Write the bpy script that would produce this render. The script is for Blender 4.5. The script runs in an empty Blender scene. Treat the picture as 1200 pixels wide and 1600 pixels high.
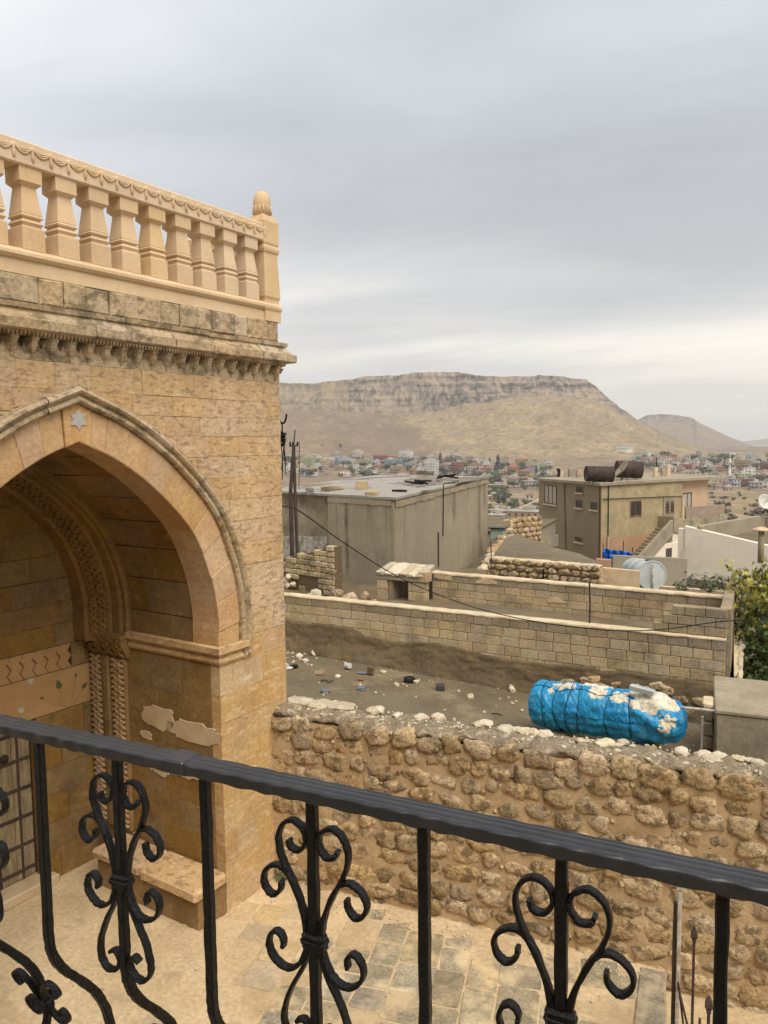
import bpy, bmesh, math, random
from mathutils import Vector as V, Matrix, noise
S = bpy.context.scene
COL = S.collection
rnd = random.Random(11)
R = math.radians
# ------------------------------------------------------------------ camera, sky, sun, exposure
EYE = 4.5
cam = bpy.data.objects.new('camera', bpy.data.cameras.new('camera'))
COL.objects.link(cam)
cam.data.sensor_fit = 'VERTICAL'; cam.data.sensor_height = 36; cam.data.lens = 27
cam.data.clip_start = .05; cam.data.clip_end = 40000
CM = Matrix.Rotation(R(22.5), 3, 'Z') @ Matrix.Rotation(R(90 - 4.9), 3, 'X') @ Matrix.Rotation(R(-.7), 3, 'Z')
cam.matrix_world = Matrix.Translation((0, 0, EYE)) @ CM.to_4x4()
S.camera = cam
SUN_EL, SUN_AZ = R(56), R(130)          # azimuth from +Y towards +X
S.view_settings.view_transform = 'Standard'; S.view_settings.look = 'None'
S.view_settings.gamma = 1; S.view_settings.use_curve_mapping = False
S.view_settings.exposure = 1.38
SKYMUL = 1.20
w = bpy.data.worlds.new('World'); S.world = w; w.use_nodes = True
nt = w.node_tree; nt.nodes.clear()
def N(t, typ, **k):
    n = t.nodes.new(typ)
    for a, b in k.items(): setattr(n, a, b)
    return n
def ramp(t, fac, stops, interp='LINEAR'):
    n = N(t, 'ShaderNodeValToRGB'); n.color_ramp.interpolation = interp
    el = n.color_ramp.elements
    while len(el) < len(stops): el.new(.5)
    for e, (p, c) in zip(el, stops):
        e.position = p; e.color = (*c, 1) if len(c) == 3 else c
    t.links.new(fac, n.inputs[0]); return n.outputs[0]
def math_(t, op, a, b=None, c=None):
    n = N(t, 'ShaderNodeMath', operation=op)
    for i, x in enumerate((a, b, c)):
        if x is None: continue
        if isinstance(x, (int, float)): n.inputs[i].default_value = x
        else: t.links.new(x, n.inputs[i])
    return n.outputs[0]
def mixc(t, f, a, b, mode='MIX'):
    n = N(t, 'ShaderNodeMix', data_type='RGBA', blend_type=mode)
    for i, x in ((0, f), (6, a), (7, b)):
        if isinstance(x, (int, float)): n.inputs[i].default_value = x
        elif isinstance(x, tuple): n.inputs[i].default_value = (*x, 1)
        else: t.links.new(x, n.inputs[i])
    return n.outputs[2]
tc = N(nt, 'ShaderNodeTexCoord'); sep = N(nt, 'ShaderNodeSeparateXYZ')
nt.links.new(tc.outputs['Generated'], sep.inputs[0])
zc = math_(nt, 'MAXIMUM', sep.outputs[2], 0.0)
den = math_(nt, 'ADD', zc, .10)
cx_ = math_(nt, 'DIVIDE', sep.outputs[0], den); cy_ = math_(nt, 'DIVIDE', sep.outputs[1], den)
cmb = N(nt, 'ShaderNodeCombineXYZ'); nt.links.new(cx_, cmb.inputs[0]); nt.links.new(cy_, cmb.inputs[1])
mp = N(nt, 'ShaderNodeMapping'); nt.links.new(cmb.outputs[0], mp.inputs[0])
mp.inputs['Location'].default_value = (7.9, 6.1, 0); mp.inputs['Rotation'].default_value = (0, 0, R(-22.5)); mp.inputs['Scale'].default_value = (.30, .62, 1)
n1 = N(nt, 'ShaderNodeTexNoise'); n1.inputs['Scale'].default_value = .75; n1.inputs['Detail'].default_value = 5; n1.inputs['Roughness'].default_value = .46
n1.inputs['Distortion'].default_value = .3
nt.links.new(mp.outputs[0], n1.inputs[0])
n2_ = N(nt, 'ShaderNodeTexNoise'); n2_.inputs['Scale'].default_value = 1.9; n2_.inputs['Detail'].default_value = 6; n2_.inputs['Roughness'].default_value = .55; n2_.inputs['Distortion'].default_value = .5
nt.links.new(mp.outputs[0], n2_.inputs[0])
cloud = math_(nt, 'MULTIPLY_ADD', n2_.outputs[0], .34, math_(nt, 'MULTIPLY_ADD', n1.outputs[0], 1.0, -.17))
k = 1 / (.1 * 2 ** 1.38) * SKYMUL
def K3(r, g, b): return (r * k, g * k, b * k)
cl = ramp(nt, cloud, [(.30, (.42, .435, .465)), (.45, (.52, .54, .575)), (.57, (.64, .665, .70)), (.72, (.82, .83, .835))])
hz = ramp(nt, cloud, [(.30, (.52, .515, .51)), (.45, (.66, .635, .60)), (.57, (.86, .80, .71)), (.72, (.95, .88, .77))])
el = ramp(nt, zc, [(0, (0, 0, 0)), (.10, (.05, .05, .05)), (.23, (.5, .5, .5)), (.36, (1, 1, 1))])
c1 = mixc(nt, el, hz, cl)
low = ramp(nt, zc, [(0, (1, 1, 1)), (.03, (.8, .8, .8)), (.11, (0, 0, 0))])
c2 = mixc(nt, low, c1, (.75, .705, .63))
c3 = mixc(nt, 1.0, c2, (k, k, k), 'MULTIPLY')
sky = N(nt, 'ShaderNodeTexSky', sky_type='NISHITA', sun_disc=False, sun_elevation=SUN_EL, sun_rotation=SUN_AZ)
c4 = mixc(nt, .96, sky.outputs[0], c3)
bg = N(nt, 'ShaderNodeBackground'); bg.inputs[1].default_value = .1
nt.links.new(c4, bg.inputs[0])
wo = N(nt, 'ShaderNodeOutputWorld'); nt.links.new(bg.outputs[0], wo.inputs[0])
sun = bpy.data.objects.new('sun', bpy.data.lights.new('sun', 'SUN')); COL.objects.link(sun)
sun.data.energy = 1.5; sun.data.angle = R(48); sun.data.color = (1, .93, .82)
sd = V((math.sin(SUN_AZ) * math.cos(SUN_EL), math.cos(SUN_AZ) * math.cos(SUN_EL), math.sin(SUN_EL)))
sun.rotation_euler = sd.to_track_quat('Z', 'Y').to_euler()
# ------------------------------------------------------------------ helpers
CC = V((0, 0, EYE)); HEAD = CM @ V((0, 0, -1))
def ray(x, y): return CM @ V(((x - 600) / 1200, -(y - 800) / 1200, -1))
def at_z(x, y, z): d = ray(x, y); return CC + d * ((z - EYE) / d.z)
def at_y(x, y, Y): d = ray(x, y); return CC + d * (Y / d.y)
def at_d(x, y, D): return CC + ray(x, y) * D
def at_pl(x, y, p, n): d = ray(x, y); return CC + d * ((V(p) - CC).dot(V(n)) / d.dot(V(n)))
def lerp(a, b, t): return a + (b - a) * t
def interp(x, pts):
    if x <= pts[0][0]: return pts[0][1]
    for (a, b), (c, d) in zip(pts, pts[1:]):
        if x <= c: return b + (d - b) * (x - a) / (c - a)
    return pts[-1][1]
def fnoise(p, s=1, o=3): return noise.fractal(V(p) * s, 1.0, 2.0, o)
def catmull(P, n=6):
    P = [V(p) for p in P]; Q = [P[0] * 2 - P[1]] + P + [P[-1] * 2 - P[-2]]; out = []
    for i in range(1, len(Q) - 2):
        a, b, c, d = Q[i - 1:i + 3]
        for j in range(n):
            t = j / n
            out.append(.5 * ((2 * b) + (c - a) * t + (2 * a - 5 * b + 4 * c - d) * t * t + (3 * b - a - 3 * c + d) * t ** 3))
    return out + [P[-1]]
class MB:
    def __init__(s): s.v = []; s.f = []
    def add(s, vs, fs):
        o = len(s.v); s.v += [tuple(x) for x in vs]; s.f += [tuple(i + o for i in f) for f in fs]; return s
    def box(s, x0, x1, y0, y1, z0, z1):
        return s.add([(x, y, z) for x in (x0, x1) for y in (y0, y1) for z in (z0, z1)],
                     [(0, 1, 3, 2), (4, 6, 7, 5), (0, 4, 5, 1), (2, 3, 7, 6), (0, 2, 6, 4), (1, 5, 7, 3)])
    def rbox(s, x0, x1, y0, y1, z0, z1, c, j=0):
        # box with chamfered edges along every side, corners jittered by j
        jj = lambda: rnd.uniform(-j, j)
        vs = []; idx = {}
        for X, sx in ((x0, 1), (x1, -1)):
            for Y, sy in ((y0, 1), (y1, -1)):
                for Z, sz in ((z0, 1), (z1, -1)):
                    a, b, d = jj(), jj(), jj()
                    for ax in range(3):
                        p = [X + sx * c + a, Y + sy * c + b, Z + sz * c + d]; p[ax] = (X + a, Y + b, Z + d)[ax]
                        idx[(sx, sy, sz, ax)] = len(vs); vs.append(p)
        fs = []
        I = lambda a, b, d, ax: idx[(a, b, d, ax)]
        for e in (1, -1):
            fs.append((I(e, 1, 1, 0), I(e, 1, -1, 0), I(e, -1, -1, 0), I(e, -1, 1, 0)))
            fs.append((I(1, e, 1, 1), I(1, e, -1, 1), I(-1, e, -1, 1), I(-1, e, 1, 1)))
            fs.append((I(1, 1, e, 2), I(1, -1, e, 2), I(-1, -1, e, 2), I(-1, 1, e, 2)))
            for g in (1, -1):
                fs.append((I(1, e, g, 1), I(-1, e, g, 1), I(-1, e, g, 2), I(1, e, g, 2)))
                fs.append((I(e, 1, g, 0), I(e, -1, g, 0), I(e, -1, g, 2), I(e, 1, g, 2)))
                fs.append((I(e, g, 1, 0), I(e, g, -1, 0), I(e, g, -1, 1), I(e, g, 1, 1)))
        for a in (1, -1):
            for b in (1, -1):
                for d in (1, -1): fs.append((I(a, b, d, 0), I(a, b, d, 1), I(a, b, d, 2)))
        return s.add(vs, fs)
    def prism(s, poly, fn, d0, d1, ch=.006):
        n = len(poly); cu = sum(p[0] for p in poly) / n; cv = sum(p[1] for p in poly) / n
        def ins(p):
            du, dv = p[0] - cu, p[1] - cv; L = math.hypot(du, dv) or 1; q = max(0, 1 - ch * 1.4 / L); return (cu + du * q, cv + dv * q)
        vs = [fn(p[0], p[1], d0) for p in poly] + [fn(p[0], p[1], d1 - ch * .8) for p in poly] + [fn(*ins(p), d1) for p in poly]
        fs = [tuple(range(n))[::-1], tuple(range(2 * n, 3 * n))]
        for i in range(n):
            j = (i + 1) % n; fs += [(i, j, n + j, n + i), (n + i, n + j, 2 * n + j, 2 * n + i)]
        return s.add(vs, fs)
    def tube(s, path, r, n=6, r1=None):
        P = [V(p) for p in path]; vs = []; fs = []
        t = (P[1] - P[0]).normalized(); side = t.orthogonal().normalized()
        for i, p in enumerate(P):
            t = (P[min(i + 1, len(P) - 1)] - P[max(i - 1, 0)]).normalized()
            side = (side - t * side.dot(t)).normalized(); up = t.cross(side)
            rr = r if r1 is None else lerp(r, r1, i / (len(P) - 1))
            vs += [p + side * (math.cos(2 * math.pi * k / n) * rr) + up * (math.sin(2 * math.pi * k / n) * rr) for k in range(n)]
        for i in range(len(P) - 1):
            for k in range(n): fs.append((i * n + k, i * n + (k + 1) % n, (i + 1) * n + (k + 1) % n, (i + 1) * n + k))
        fs += [tuple(range(n))[::-1], tuple(range((len(P) - 1) * n, len(P) * n))]
        return s.add(vs, fs)
    def bar(s, path, side, a, b, ch=.25, j=0):
        # chamfered rectangular bar swept along a path; a = half size along side, b = half size across
        P = [V(p) for p in path]; side = V(side); vs = []; fs = []
        pr = [(1, 1 - ch), (1 - ch, 1), (ch - 1, 1), (-1, 1 - ch), (-1, ch - 1), (ch - 1, -1), (1 - ch, -1), (1, ch - 1)]
        for i, p in enumerate(P):
            t = (P[min(i + 1, len(P) - 1)] - P[max(i - 1, 0)]).normalized(); nn = t.cross(side).normalized()
            ja, jb = 1 + rnd.uniform(-j, j), 1 + rnd.uniform(-j, j)
            vs += [p + side * (a * ja * u) + nn * (b * jb * q) for u, q in pr]
        for i in range(len(P) - 1):
            for k in range(8): fs.append((i * 8 + k, i * 8 + (k + 1) % 8, (i + 1) * 8 + (k + 1) % 8, (i + 1) * 8 + k))
        fs += [tuple(range(8))[::-1], tuple(range((len(P) - 1) * 8, len(P) * 8))]
        return s.add(vs, fs)
    def lathe(s, prof, c=(0, 0, 0), n=16, sq=False, axis=None):
        vs = []; fs = []
        for r, z in prof:
            for k in range(n):
                an = 2 * math.pi * (k + (.5 if sq else 0)) / n; q = r * (math.sqrt(2) if sq else 1)
                vs.append(V((math.cos(an) * q, math.sin(an) * q, z)))
        m = Matrix.Identity(3) if axis is None else V(axis).to_track_quat('Z', 'Y').to_matrix()
        vs = [m @ v + V(c) for v in vs]
        for i in range(len(prof) - 1):
            for k in range(n): fs.append((i * n + k, i * n + (k + 1) % n, (i + 1) * n + (k + 1) % n, (i + 1) * n + k))
        fs += [tuple(range(n))[::-1], tuple(range((len(prof) - 1) * n, len(prof) * n))]
        return s.add(vs, fs)
    def grid(s, nu, nv, fn, closed=False):
        o = []; 
        for i in range(nu + 1):
            for j in range(nv + 1): o.append(fn(i / nu, j / nv))
        return s.add(o, [(i * (nv + 1) + j, (i + 1) * (nv + 1) + j, (i + 1) * (nv + 1) + j + 1, i * (nv + 1) + j + 1) for i in range(nu) for j in range(nv)])
    def mesh(s, name, m, smooth=False, fix=True):
        me = bpy.data.meshes.new(name); me.from_pydata(s.v, [], s.f)
        if fix:
            b = bmesh.new(); b.from_mesh(me); bmesh.ops.recalc_face_normals(b, faces=b.faces); b.to_mesh(me); b.free()
        if smooth: me.polygons.foreach_set('use_smooth', [True] * len(me.polygons))
        me.materials.append(m); return me
    def build(s, name, m, parent=None, smooth=False, fix=True):
        return mk(name, s.mesh(name, m, smooth, fix), parent)
def mk(name, me, parent=None, loc=None, rot=None, scale=None):
    o = bpy.data.objects.new(name, me); COL.objects.link(o)
    if parent: o.parent = parent
    if loc is not None: o.location = loc
    if rot is not None: o.rotation_euler = rot
    if scale is not None: o.scale = scale
    return o
def tag(o, label=None, cat=None, group=None, kind=None):
    for k_, v_ in (('label', label), ('category', cat), ('group', group), ('kind', kind)):
        if v_: o[k_] = v_
    return o
def thing(name, label, cat, loc=(0, 0, 0), rz=0, group=None, kind=None):
    o = mk(name, None, None, loc, (0, 0, rz)); o.empty_display_size = .2
    return tag(o, label, cat, group, kind)
def stone_mesh(seed, sub=3, flat=.7, rough=.16, m=None):
    b = bmesh.new(); bmesh.ops.create_icosphere(b, subdivisions=sub, radius=1)
    off = V((seed * 7.3, seed * 3.1, seed * 1.7))
    for v in b.verts:
        p = v.co.copy()
        q = V([math.copysign(abs(c) ** .62, c) for c in p]); q = q / max(abs(c) for c in q) * lerp(max(abs(c) for c in q), 1, .0)
        p = p.lerp(q, .75)
        d = noise.fractal(p * 1.1 + off, 1, 2, 4) * rough * 1.1 + noise.noise(p * 3.3 + off) * rough * .45 + noise.noise(p * 8 + off) * rough * .22
        d -= max(0, noise.noise(p * 2.3 - off) - .28) * rough * 1.6
        v.co = p * (1 + d)
    me = bpy.data.meshes.new('stone'); b.to_mesh(me); b.free()
    me.polygons.foreach_set('use_smooth', [True] * len(me.polygons))
    if m: me.materials.append(m)
    return me
def rock_mesh(seed, sub=3, rough=.10, m=None, npl=15):
    # broken stone: a ball cut by random planes, then roughened
    r2 = random.Random(seed); off = V((seed * 7.3, seed * 3.1, seed * 1.7))
    pl = []
    for ax in ((1, 0, 0), (-1, 0, 0), (0, 0, 1), (0, 0, -1), (0, -1, 0)):
        pl.append(((V(ax) + V((r2.gauss(0, .16), r2.gauss(0, .10), r2.gauss(0, .16)))).normalized(), r2.uniform(.82, .98)))
    for _ in range(npl - 5):
        pl.append((V((r2.gauss(0, 1), r2.gauss(0, .8), r2.gauss(0, 1))).normalized(), r2.uniform(.86, 1.12)))
    b = bmesh.new(); bmesh.ops.create_icosphere(b, subdivisions=sub, radius=1)
    for v in b.verts:
        d = v.co.normalized(); r = 1.22
        for n_, h in pl:
            c = n_.dot(d)
            if c > .05: r = min(r, h / c)
        p = d * r
        r += rough * (noise.fractal(p * 1.6 + off, 1, 2, 4) * .8 + .55 * noise.noise(p * 4.5 + off) + .3 * noise.noise(p * 11 + off) - 1.2 * max(0, noise.noise(p * 2.6 - off) - .25))
        v.co = d * r
    me = bpy.data.meshes.new('stone'); b.to_mesh(me); b.free()
    me.polygons.foreach_set('use_smooth', [True] * len(me.polygons))
    if m: me.materials.append(m)
    return me
# ------------------------------------------------------------------ materials
def mat(name, a, b=None, scale=2, stretch=(1, 1, 1), rv=.12, hue=.02, fine=.25, fscale=40, bump=.3, bscale=30, rough=.9, stain=None, stain2=None, metal=0, spec=.3, obj=False, pits=0, crackle=0):
    m = bpy.data.materials.new(name); m.use_nodes = True; t = m.node_tree
    bs = t.nodes['Principled BSDF']
    if obj: pos = N(t, 'ShaderNodeTexCoord').outputs['Object']
    else: pos = N(t, 'ShaderNodeNewGeometry').outputs['Position']
    oi = N(t, 'ShaderNodeObjectInfo')
    if b is None: b = tuple(c * .78 for c in a)
    mp_ = N(t, 'ShaderNodeMapping'); mp_.inputs['Scale'].default_value = stretch; t.links.new(pos, mp_.inputs[0])
    def nz(sc, det=4, ro=.55, vec=mp_.outputs[0], off=None):
        n = N(t, 'ShaderNodeTexNoise'); n.inputs['Scale'].default_value = sc; n.inputs['Detail'].default_value = det; n.inputs['Roughness'].default_value = ro
        if off:
            q = N(t, 'ShaderNodeMapping'); q.inputs['Location'].default_value = off; t.links.new(vec, q.inputs[0]); vec = q.outputs[0]
        t.links.new(vec, n.inputs[0]); return n.outputs[0]
    big = ramp(t, nz(scale), [(.35, (0, 0, 0)), (.65, (1, 1, 1))])
    col = mixc(t, big, a, b)
    if fine:
        fn_ = ramp(t, nz(fscale, 5, .65), [(.3, (1 - fine,) * 3), (.7, (1 + fine * .6,) * 3)])
        col = mixc(t, 1.0, col, fn_, 'MULTIPLY')
    for st in (stain, stain2):
        if st:
            sc, lo, hi, c, amt = st[:5]; vec = mp_.outputs[0]
            if len(st) > 5:
                q = N(t, 'ShaderNodeMapping'); q.inputs['Scale'].default_value = st[5]; t.links.new(pos, q.inputs[0]); vec = q.outputs[0]
            f = ramp(t, nz(sc, 6, .62, vec, (3.1, 7.7, 1.3)), [(lo, (0, 0, 0)), (hi, (amt,) * 3)])
            col = mixc(t, f, col, c)
    if rv or hue:
        h = N(t, 'ShaderNodeHueSaturation')
        t.links.new(math_(t, 'MULTIPLY_ADD', oi.outputs['Random'], 2 * rv, 1 - rv), h.inputs['Value'])
        r2 = math_(t, 'FRACT', math_(t, 'MULTIPLY', oi.outputs['Random'], 7.31))
        t.links.new(math_(t, 'MULTIPLY_ADD', r2, 2 * hue, .5 - hue), h.inputs['Hue'])
        r3 = math_(t, 'FRACT', math_(t, 'MULTIPLY', oi.outputs['Random'], 13.7))
        t.links.new(math_(t, 'MULTIPLY_ADD', r3, .24 if rv else 0, .88 if rv else 1), h.inputs['Saturation'])
        t.links.new(col, h.inputs['Color']); col = h.outputs[0]
    t.links.new(col, bs.inputs['Base Color'])
    bs.inputs['Roughness'].default_value = rough; bs.inputs['Metallic'].default_value = metal
    bs.inputs['Specular IOR Level'].default_value = spec
    if bump:
        hgt = nz(bscale, 6, .65)
        if pits:
            vo = N(t, 'ShaderNodeTexVoronoi'); vo.inputs['Scale'].default_value = bscale * 1.5; t.links.new(mp_.outputs[0], vo.inputs[0])
            pv = ramp(t, vo.outputs['Distance'], [(.0, (0, 0, 0)), (.35, (1, 1, 1))])
            hgt = math_(t, 'ADD', hgt, math_(t, 'MULTIPLY', pv, pits))
        bp = N(t, 'ShaderNodeBump'); bp.inputs['Strength'].default_value = bump; bp.inputs['Distance'].default_value = .02
        t.links.new(hgt, bp.inputs['Height']); t.links.new(bp.outputs[0], bs.inputs['Normal'])
    return m
M = {}
M['ashlar'] = mat('ashlar_sandstone', (.55, .385, .22), (.46, .308, .162), 1.1, rv=.045, hue=.003, fine=.26, fscale=26, bump=.45, bscale=30,
                  stain=(13, .54, .60, (.21, .135, .075), .62, (.8, .8, 2.6)), stain2=(6, .55, .66, (.64, .49, .31), .5, (1, 1, 2.4)))
M['ashlar_top'] = mat('weathered_sandstone', (.50, .38, .24), (.39, .29, .175), 2.2, rv=.06, hue=.003, fine=.34, fscale=26, bump=.6, bscale=30,
                  stain=(6, .50, .60, (.13, .095, .055), .72, (1, 1, 1.6)))
M['ashlar_low'] = mat('rubbed_sandstone', (.53, .365, .185), (.46, .295, .135), .9, rv=.04, hue=.003, fine=.26, fscale=26, bump=.4, bscale=30,
                  stain=(1.9, .55, .68, (.29, .19, .095), .6, (1, 1, .8)), stain2=(7, .54, .64, (.66, .50, .32), .6, (.8, .8, 2.8)))
M['voussoir'] = mat('pinkish_sandstone', (.53, .355, .19), (.46, .285, .14), 3, rv=.05, hue=.003, fine=.24, fscale=30, bump=.4, bscale=40, pits=.25,
                  stain=(2.5, .55, .7, (.62, .46, .28), .6))
M['inner'] = mat('inner_sandstone', (.28, .172, .062), (.205, .122, .042), 1.4, rv=.05, hue=.003, fine=.26, fscale=25, bump=.45, bscale=26,  # sandstone again, with the shade of the recess put into its darker colour
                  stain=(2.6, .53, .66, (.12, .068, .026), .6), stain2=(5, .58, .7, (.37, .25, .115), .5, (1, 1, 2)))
M['mortar_light'] = mat('lime_mortar', (.58, .46, .29), rv=0, hue=0, bump=.3)
M['balustrade'] = mat('new_cut_limestone', (.62, .46, .29), (.55, .395, .235), 3, rv=.035, hue=.003, fine=.10, fscale=50, bump=.2, bscale=50, rough=.85, stain=(4, .58, .72, (.42, .30, .175), .5, (2, 2, .7)))
M['patch'] = mat('cement_patch', (.58, .45, .29), (.47, .34, .2), 5, rv=0, hue=0, fine=.12, bump=.2)
M['mural'] = mat('painted_plaster', (.45, .285, .13), (.39, .23, .095), 2.5, rv=0, hue=0, fine=.1, bump=.12)
M['leafpaint'] = mat('green_paint', (.10, .13, .045), rv=.1, bump=0, fine=.15)
M['stempaint'] = mat('brown_paint', (.30, .19, .085), rv=0, bump=0)
M['heartpaint'] = mat('grey_paint', (.52, .47, .39), rv=0, bump=0)
M['star'] = mat('grey_marble', (.43, .41, .36), (.36, .34, .30), 20, rv=0, hue=0, bump=.05, rough=.5)
M['rubble'] = mat('rubble_limestone', (.53, .39, .225), (.40, .28, .15), 5, rv=.26, hue=.004, fine=.5, fscale=30, bump=1.0, bscale=36, pits=.5,
                  stain=(11, .51, .60, (.13, .09, .05), .8), stain2=(6, .56, .66, (.60, .47, .29), .7))
M['rubble_mortar'] = mat('rubble_wall_mortar', (.50, .36, .205), (.42, .29, .155), 2.2, rv=0, hue=0, fine=.2, fscale=30, bump=.5, bscale=22,
                  stain=(1.5, .55, .7, (.27, .19, .10), .7))
M['cap'] = mat('rough_cement_cap', (.28, .21, .13), (.19, .145, .088), 5, rv=.15, hue=0, fine=.4, fscale=30, bump=1.0, bscale=26, pits=.3,
                  stain=(9, .55, .65, (.50, .43, .32), .6))
M['pale'] = mat('pale_limestone', (.62, .54, .40), (.48, .39, .26), 9, rv=.15, hue=.01, fine=.3, fscale=40, bump=.7, bscale=40)
M['sand'] = mat('sandy_court_floor', (.60, .46, .28), (.49, .365, .21), 1.2, rv=0, hue=0, fine=.26, fscale=24, bump=.3, bscale=30,
                  stain=(1.7, .52, .66, (.36, .26, .14), .65), stain2=(5, .58, .68, (.33, .25, .15), .5))
M['tile'] = mat('worn_court_tile', (.37, .31, .21), (.26, .215, .145), 4, rv=.16, hue=.004, fine=.38, fscale=34, bump=.4, bscale=40,
                  stain=(3.0, .47, .62, (.57, .44, .27), .9), stain2=(11, .55, .64, (.19, .155, .10), .55))
M['tile_pale'] = mat('sand_covered_slab', (.54, .41, .245), (.45, .34, .20), 2.5, rv=.07, hue=.003, fine=.26, fscale=30, bump=.3, bscale=34, stain=(3, .52, .66, (.36, .27, .155), .6))
M['mud'] = mat('mud_roof', (.18, .138, .082), (.13, .098, .058), 1.0, rv=0, hue=0, fine=.3, fscale=16, bump=.5, bscale=14, rough=.75,
                  stain=(.8, .52, .68, (.15, .125, .08), .7), stain2=(.6, .58, .72, (.34, .27, .17), .6))
M['mudwall'] = mat('mud_plaster', (.165, .115, .06), (.115, .08, .043), 1.4, rv=0, hue=0, fine=.3, fscale=16, bump=.8, bscale=14,
                  stain=(1.1, .53, .68, (.12, .10, .065), .7))
M['block'] = mat('cut_stone_block', (.50, .385, .235), (.41, .31, .185), 2.5, rv=.10, hue=.006, fine=.28, fscale=22, bump=.5, bscale=24,
                  stain=(1.6, .50, .66, (.19, .145, .09), .75))
M['block_old'] = mat('weathered_block', (.34, .27, .175), (.26, .20, .13), 3, rv=.12, hue=.006, fine=.3, fscale=22, bump=.5, bscale=24)
M['joint'] = mat('dark_joint', (.15, .115, .07), rv=0, hue=0, bump=.3)
M['coping'] = mat('pale_mortar_coping', (.66, .54, .36), (.52, .41, .26), 5, rv=0, hue=0, fine=.25, bump=.5)
M['greyrender'] = mat('grey_render', (.33, .275, .195), (.285, .235, .165), .7, rv=.04, hue=0, fine=.12, fscale=14, bump=.3, bscale=10,
                  stain=(.9, .55, .75, (.20, .165, .115), .6, (1, 1, .45)), stain2=(3, .60, .70, (.15, .125, .09), .5, (1.5, 1.5, .5)))
M['stain'] = mat('damp_render', (.155, .125, .085), (.12, .098, .068), 3, rv=.1, hue=0, fine=.2, bump=.2)
M['whitewash'] = mat('flaked_whitewash', (.55, .51, .44), (.30, .26, .2), 5, rv=0, hue=0, fine=.3, bump=.4, stain=(2.5, .5, .58, (.22, .185, .135), .9))
M['wetroof'] = None
M['brownrender'] = mat('brown_render', (.30, .24, .155), (.26, .205, .13), .6, rv=.03, hue=0, fine=.1, fscale=12, bump=.2, bscale=10,
                  stain=(.5, .56, .75, (.19, .145, .09), .5, (1, 1, .5)))
M['ochre'] = mat('flaked_ochre_render', (.43, .345, .20), (.35, .265, .15), .8, rv=0, hue=0, fine=.25, fscale=10, bump=.3,
                  stain=(1.4, .48, .58, (.27, .235, .13), .7), stain2=(1.8, .56, .66, (.42, .265, .17), .75))
M['pink'] = mat('faded_pink_render', (.42, .255, .155), (.36, .225, .13), .9, rv=0, hue=0, fine=.15, fscale=10, bump=.2, stain=(.8, .55, .7, (.32, .25, .14), .6))
M['salmon'] = mat('salmon_render', (.60, .435, .28), (.54, .38, .24), .8, rv=0, hue=0, fine=.06, bump=.1)
M['concrete'] = mat('raw_concrete', (.36, .30, .21), (.29, .24, .165), 1.5, rv=.05, hue=0, fine=.2, fscale=18, bump=.35, bscale=18,
                  stain=(1.3, .5, .66, (.20, .165, .11), .7))
M['cistern'] = mat('cistern_concrete', (.37, .31, .205), (.26, .215, .14), 1.5, rv=.05, hue=0, fine=.25, fscale=18, bump=.35, bscale=18,
                  stain=(1.6, .48, .62, (.15, .13, .085), .8, (1, 1, .8)))
M['whitewall'] = mat('cream_limewash', (.80, .715, .58), (.74, .65, .52), .5, rv=0, hue=0, fine=.06, fscale=8, bump=.15, bscale=6,
                  stain=(.45, .55, .75, (.46, .395, .30), .55))
M['iron'] = mat('black_painted_iron', (.0022, .0022, .0026), (.005, .005, .0055), 30, rv=.1, hue=0, fine=.3, bump=.45, bscale=60, rough=.33, spec=.26)
M['rail'] = mat('charcoal_handrail_paint', (.022, .023, .026), (.034, .034, .038), 9, (1, 1, 1), rv=0, hue=0, fine=.2, fscale=50, bump=.12, bscale=45, rough=.36, spec=.5)
M['black'] = mat('black_rubber', (.012, .012, .012), rv=.1, bump=.2, rough=.7)
M['rust'] = mat('rusty_steel', (.075, .045, .032), (.040, .029, .024), 4, rv=.1, hue=0, fine=.4, bump=.3, rough=.75)
M['galv'] = mat('galvanised_steel', (.52, .55, .53), (.44, .47, .45), 3, rv=.04, hue=0, fine=.1, bump=.05, rough=.5, metal=.35)
M['whitepaint'] = mat('chipped_white_paint', (.55, .52, .46), (.3, .26, .2), 14, rv=.05, hue=0, bump=.1)
M['tarp'] = mat('blue_tarpaulin', (.012, .255, .47), (.008, .185, .39), 2.5, rv=0, hue=0, fine=.25, fscale=9, bump=.25, bscale=10, rough=.42, spec=.45,
                  stain=(4, .56, .70, (.13, .33, .44), .55), stain2=(8, .60, .68, (.03, .09, .13), .6))
M['foam'] = mat('torn_insulation', (.74, .70, .58), (.58, .50, .36), 8, rv=0, hue=0, fine=.35, fscale=30, bump=.9, bscale=26)
M['rope'] = mat('dark_rope', (.008, .04, .07), rv=0, bump=.3)
M['bluesheet'] = mat('bright_blue_sheet', (.010, .13, .52), (.008, .10, .42), 1, rv=0, hue=0, bump=.2, rough=.4)
M['wood'] = mat('grey_old_wood', (.30, .235, .15), (.19, .14, .085), 6, (3, 3, .5), rv=.18, hue=.01, fine=.35, fscale=20, bump=.6, bscale=16, rough=.85)
M['pane'] = mat('dark_glass', (.05, .055, .055), rv=.3, hue=0, fine=0, bump=0, rough=.12, spec=.5)
M['curtain'] = mat('curtained_glass', (.50, .46, .38), (.30, .27, .22), 3, (6, 6, .4), rv=.1, hue=0, fine=0, bump=0, rough=.2, spec=.5)
M['frame'] = mat('brown_window_frame', (.16, .11, .07), rv=.05, hue=0, bump=.1)
M['whiteframe'] = mat('white_window_frame', (.68, .66, .60), rv=.05, hue=0, bump=0)
M['doorpaint'] = mat('mauve_door_paint', (.33, .255, .195), rv=.05, hue=0, bump=.1)
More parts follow.
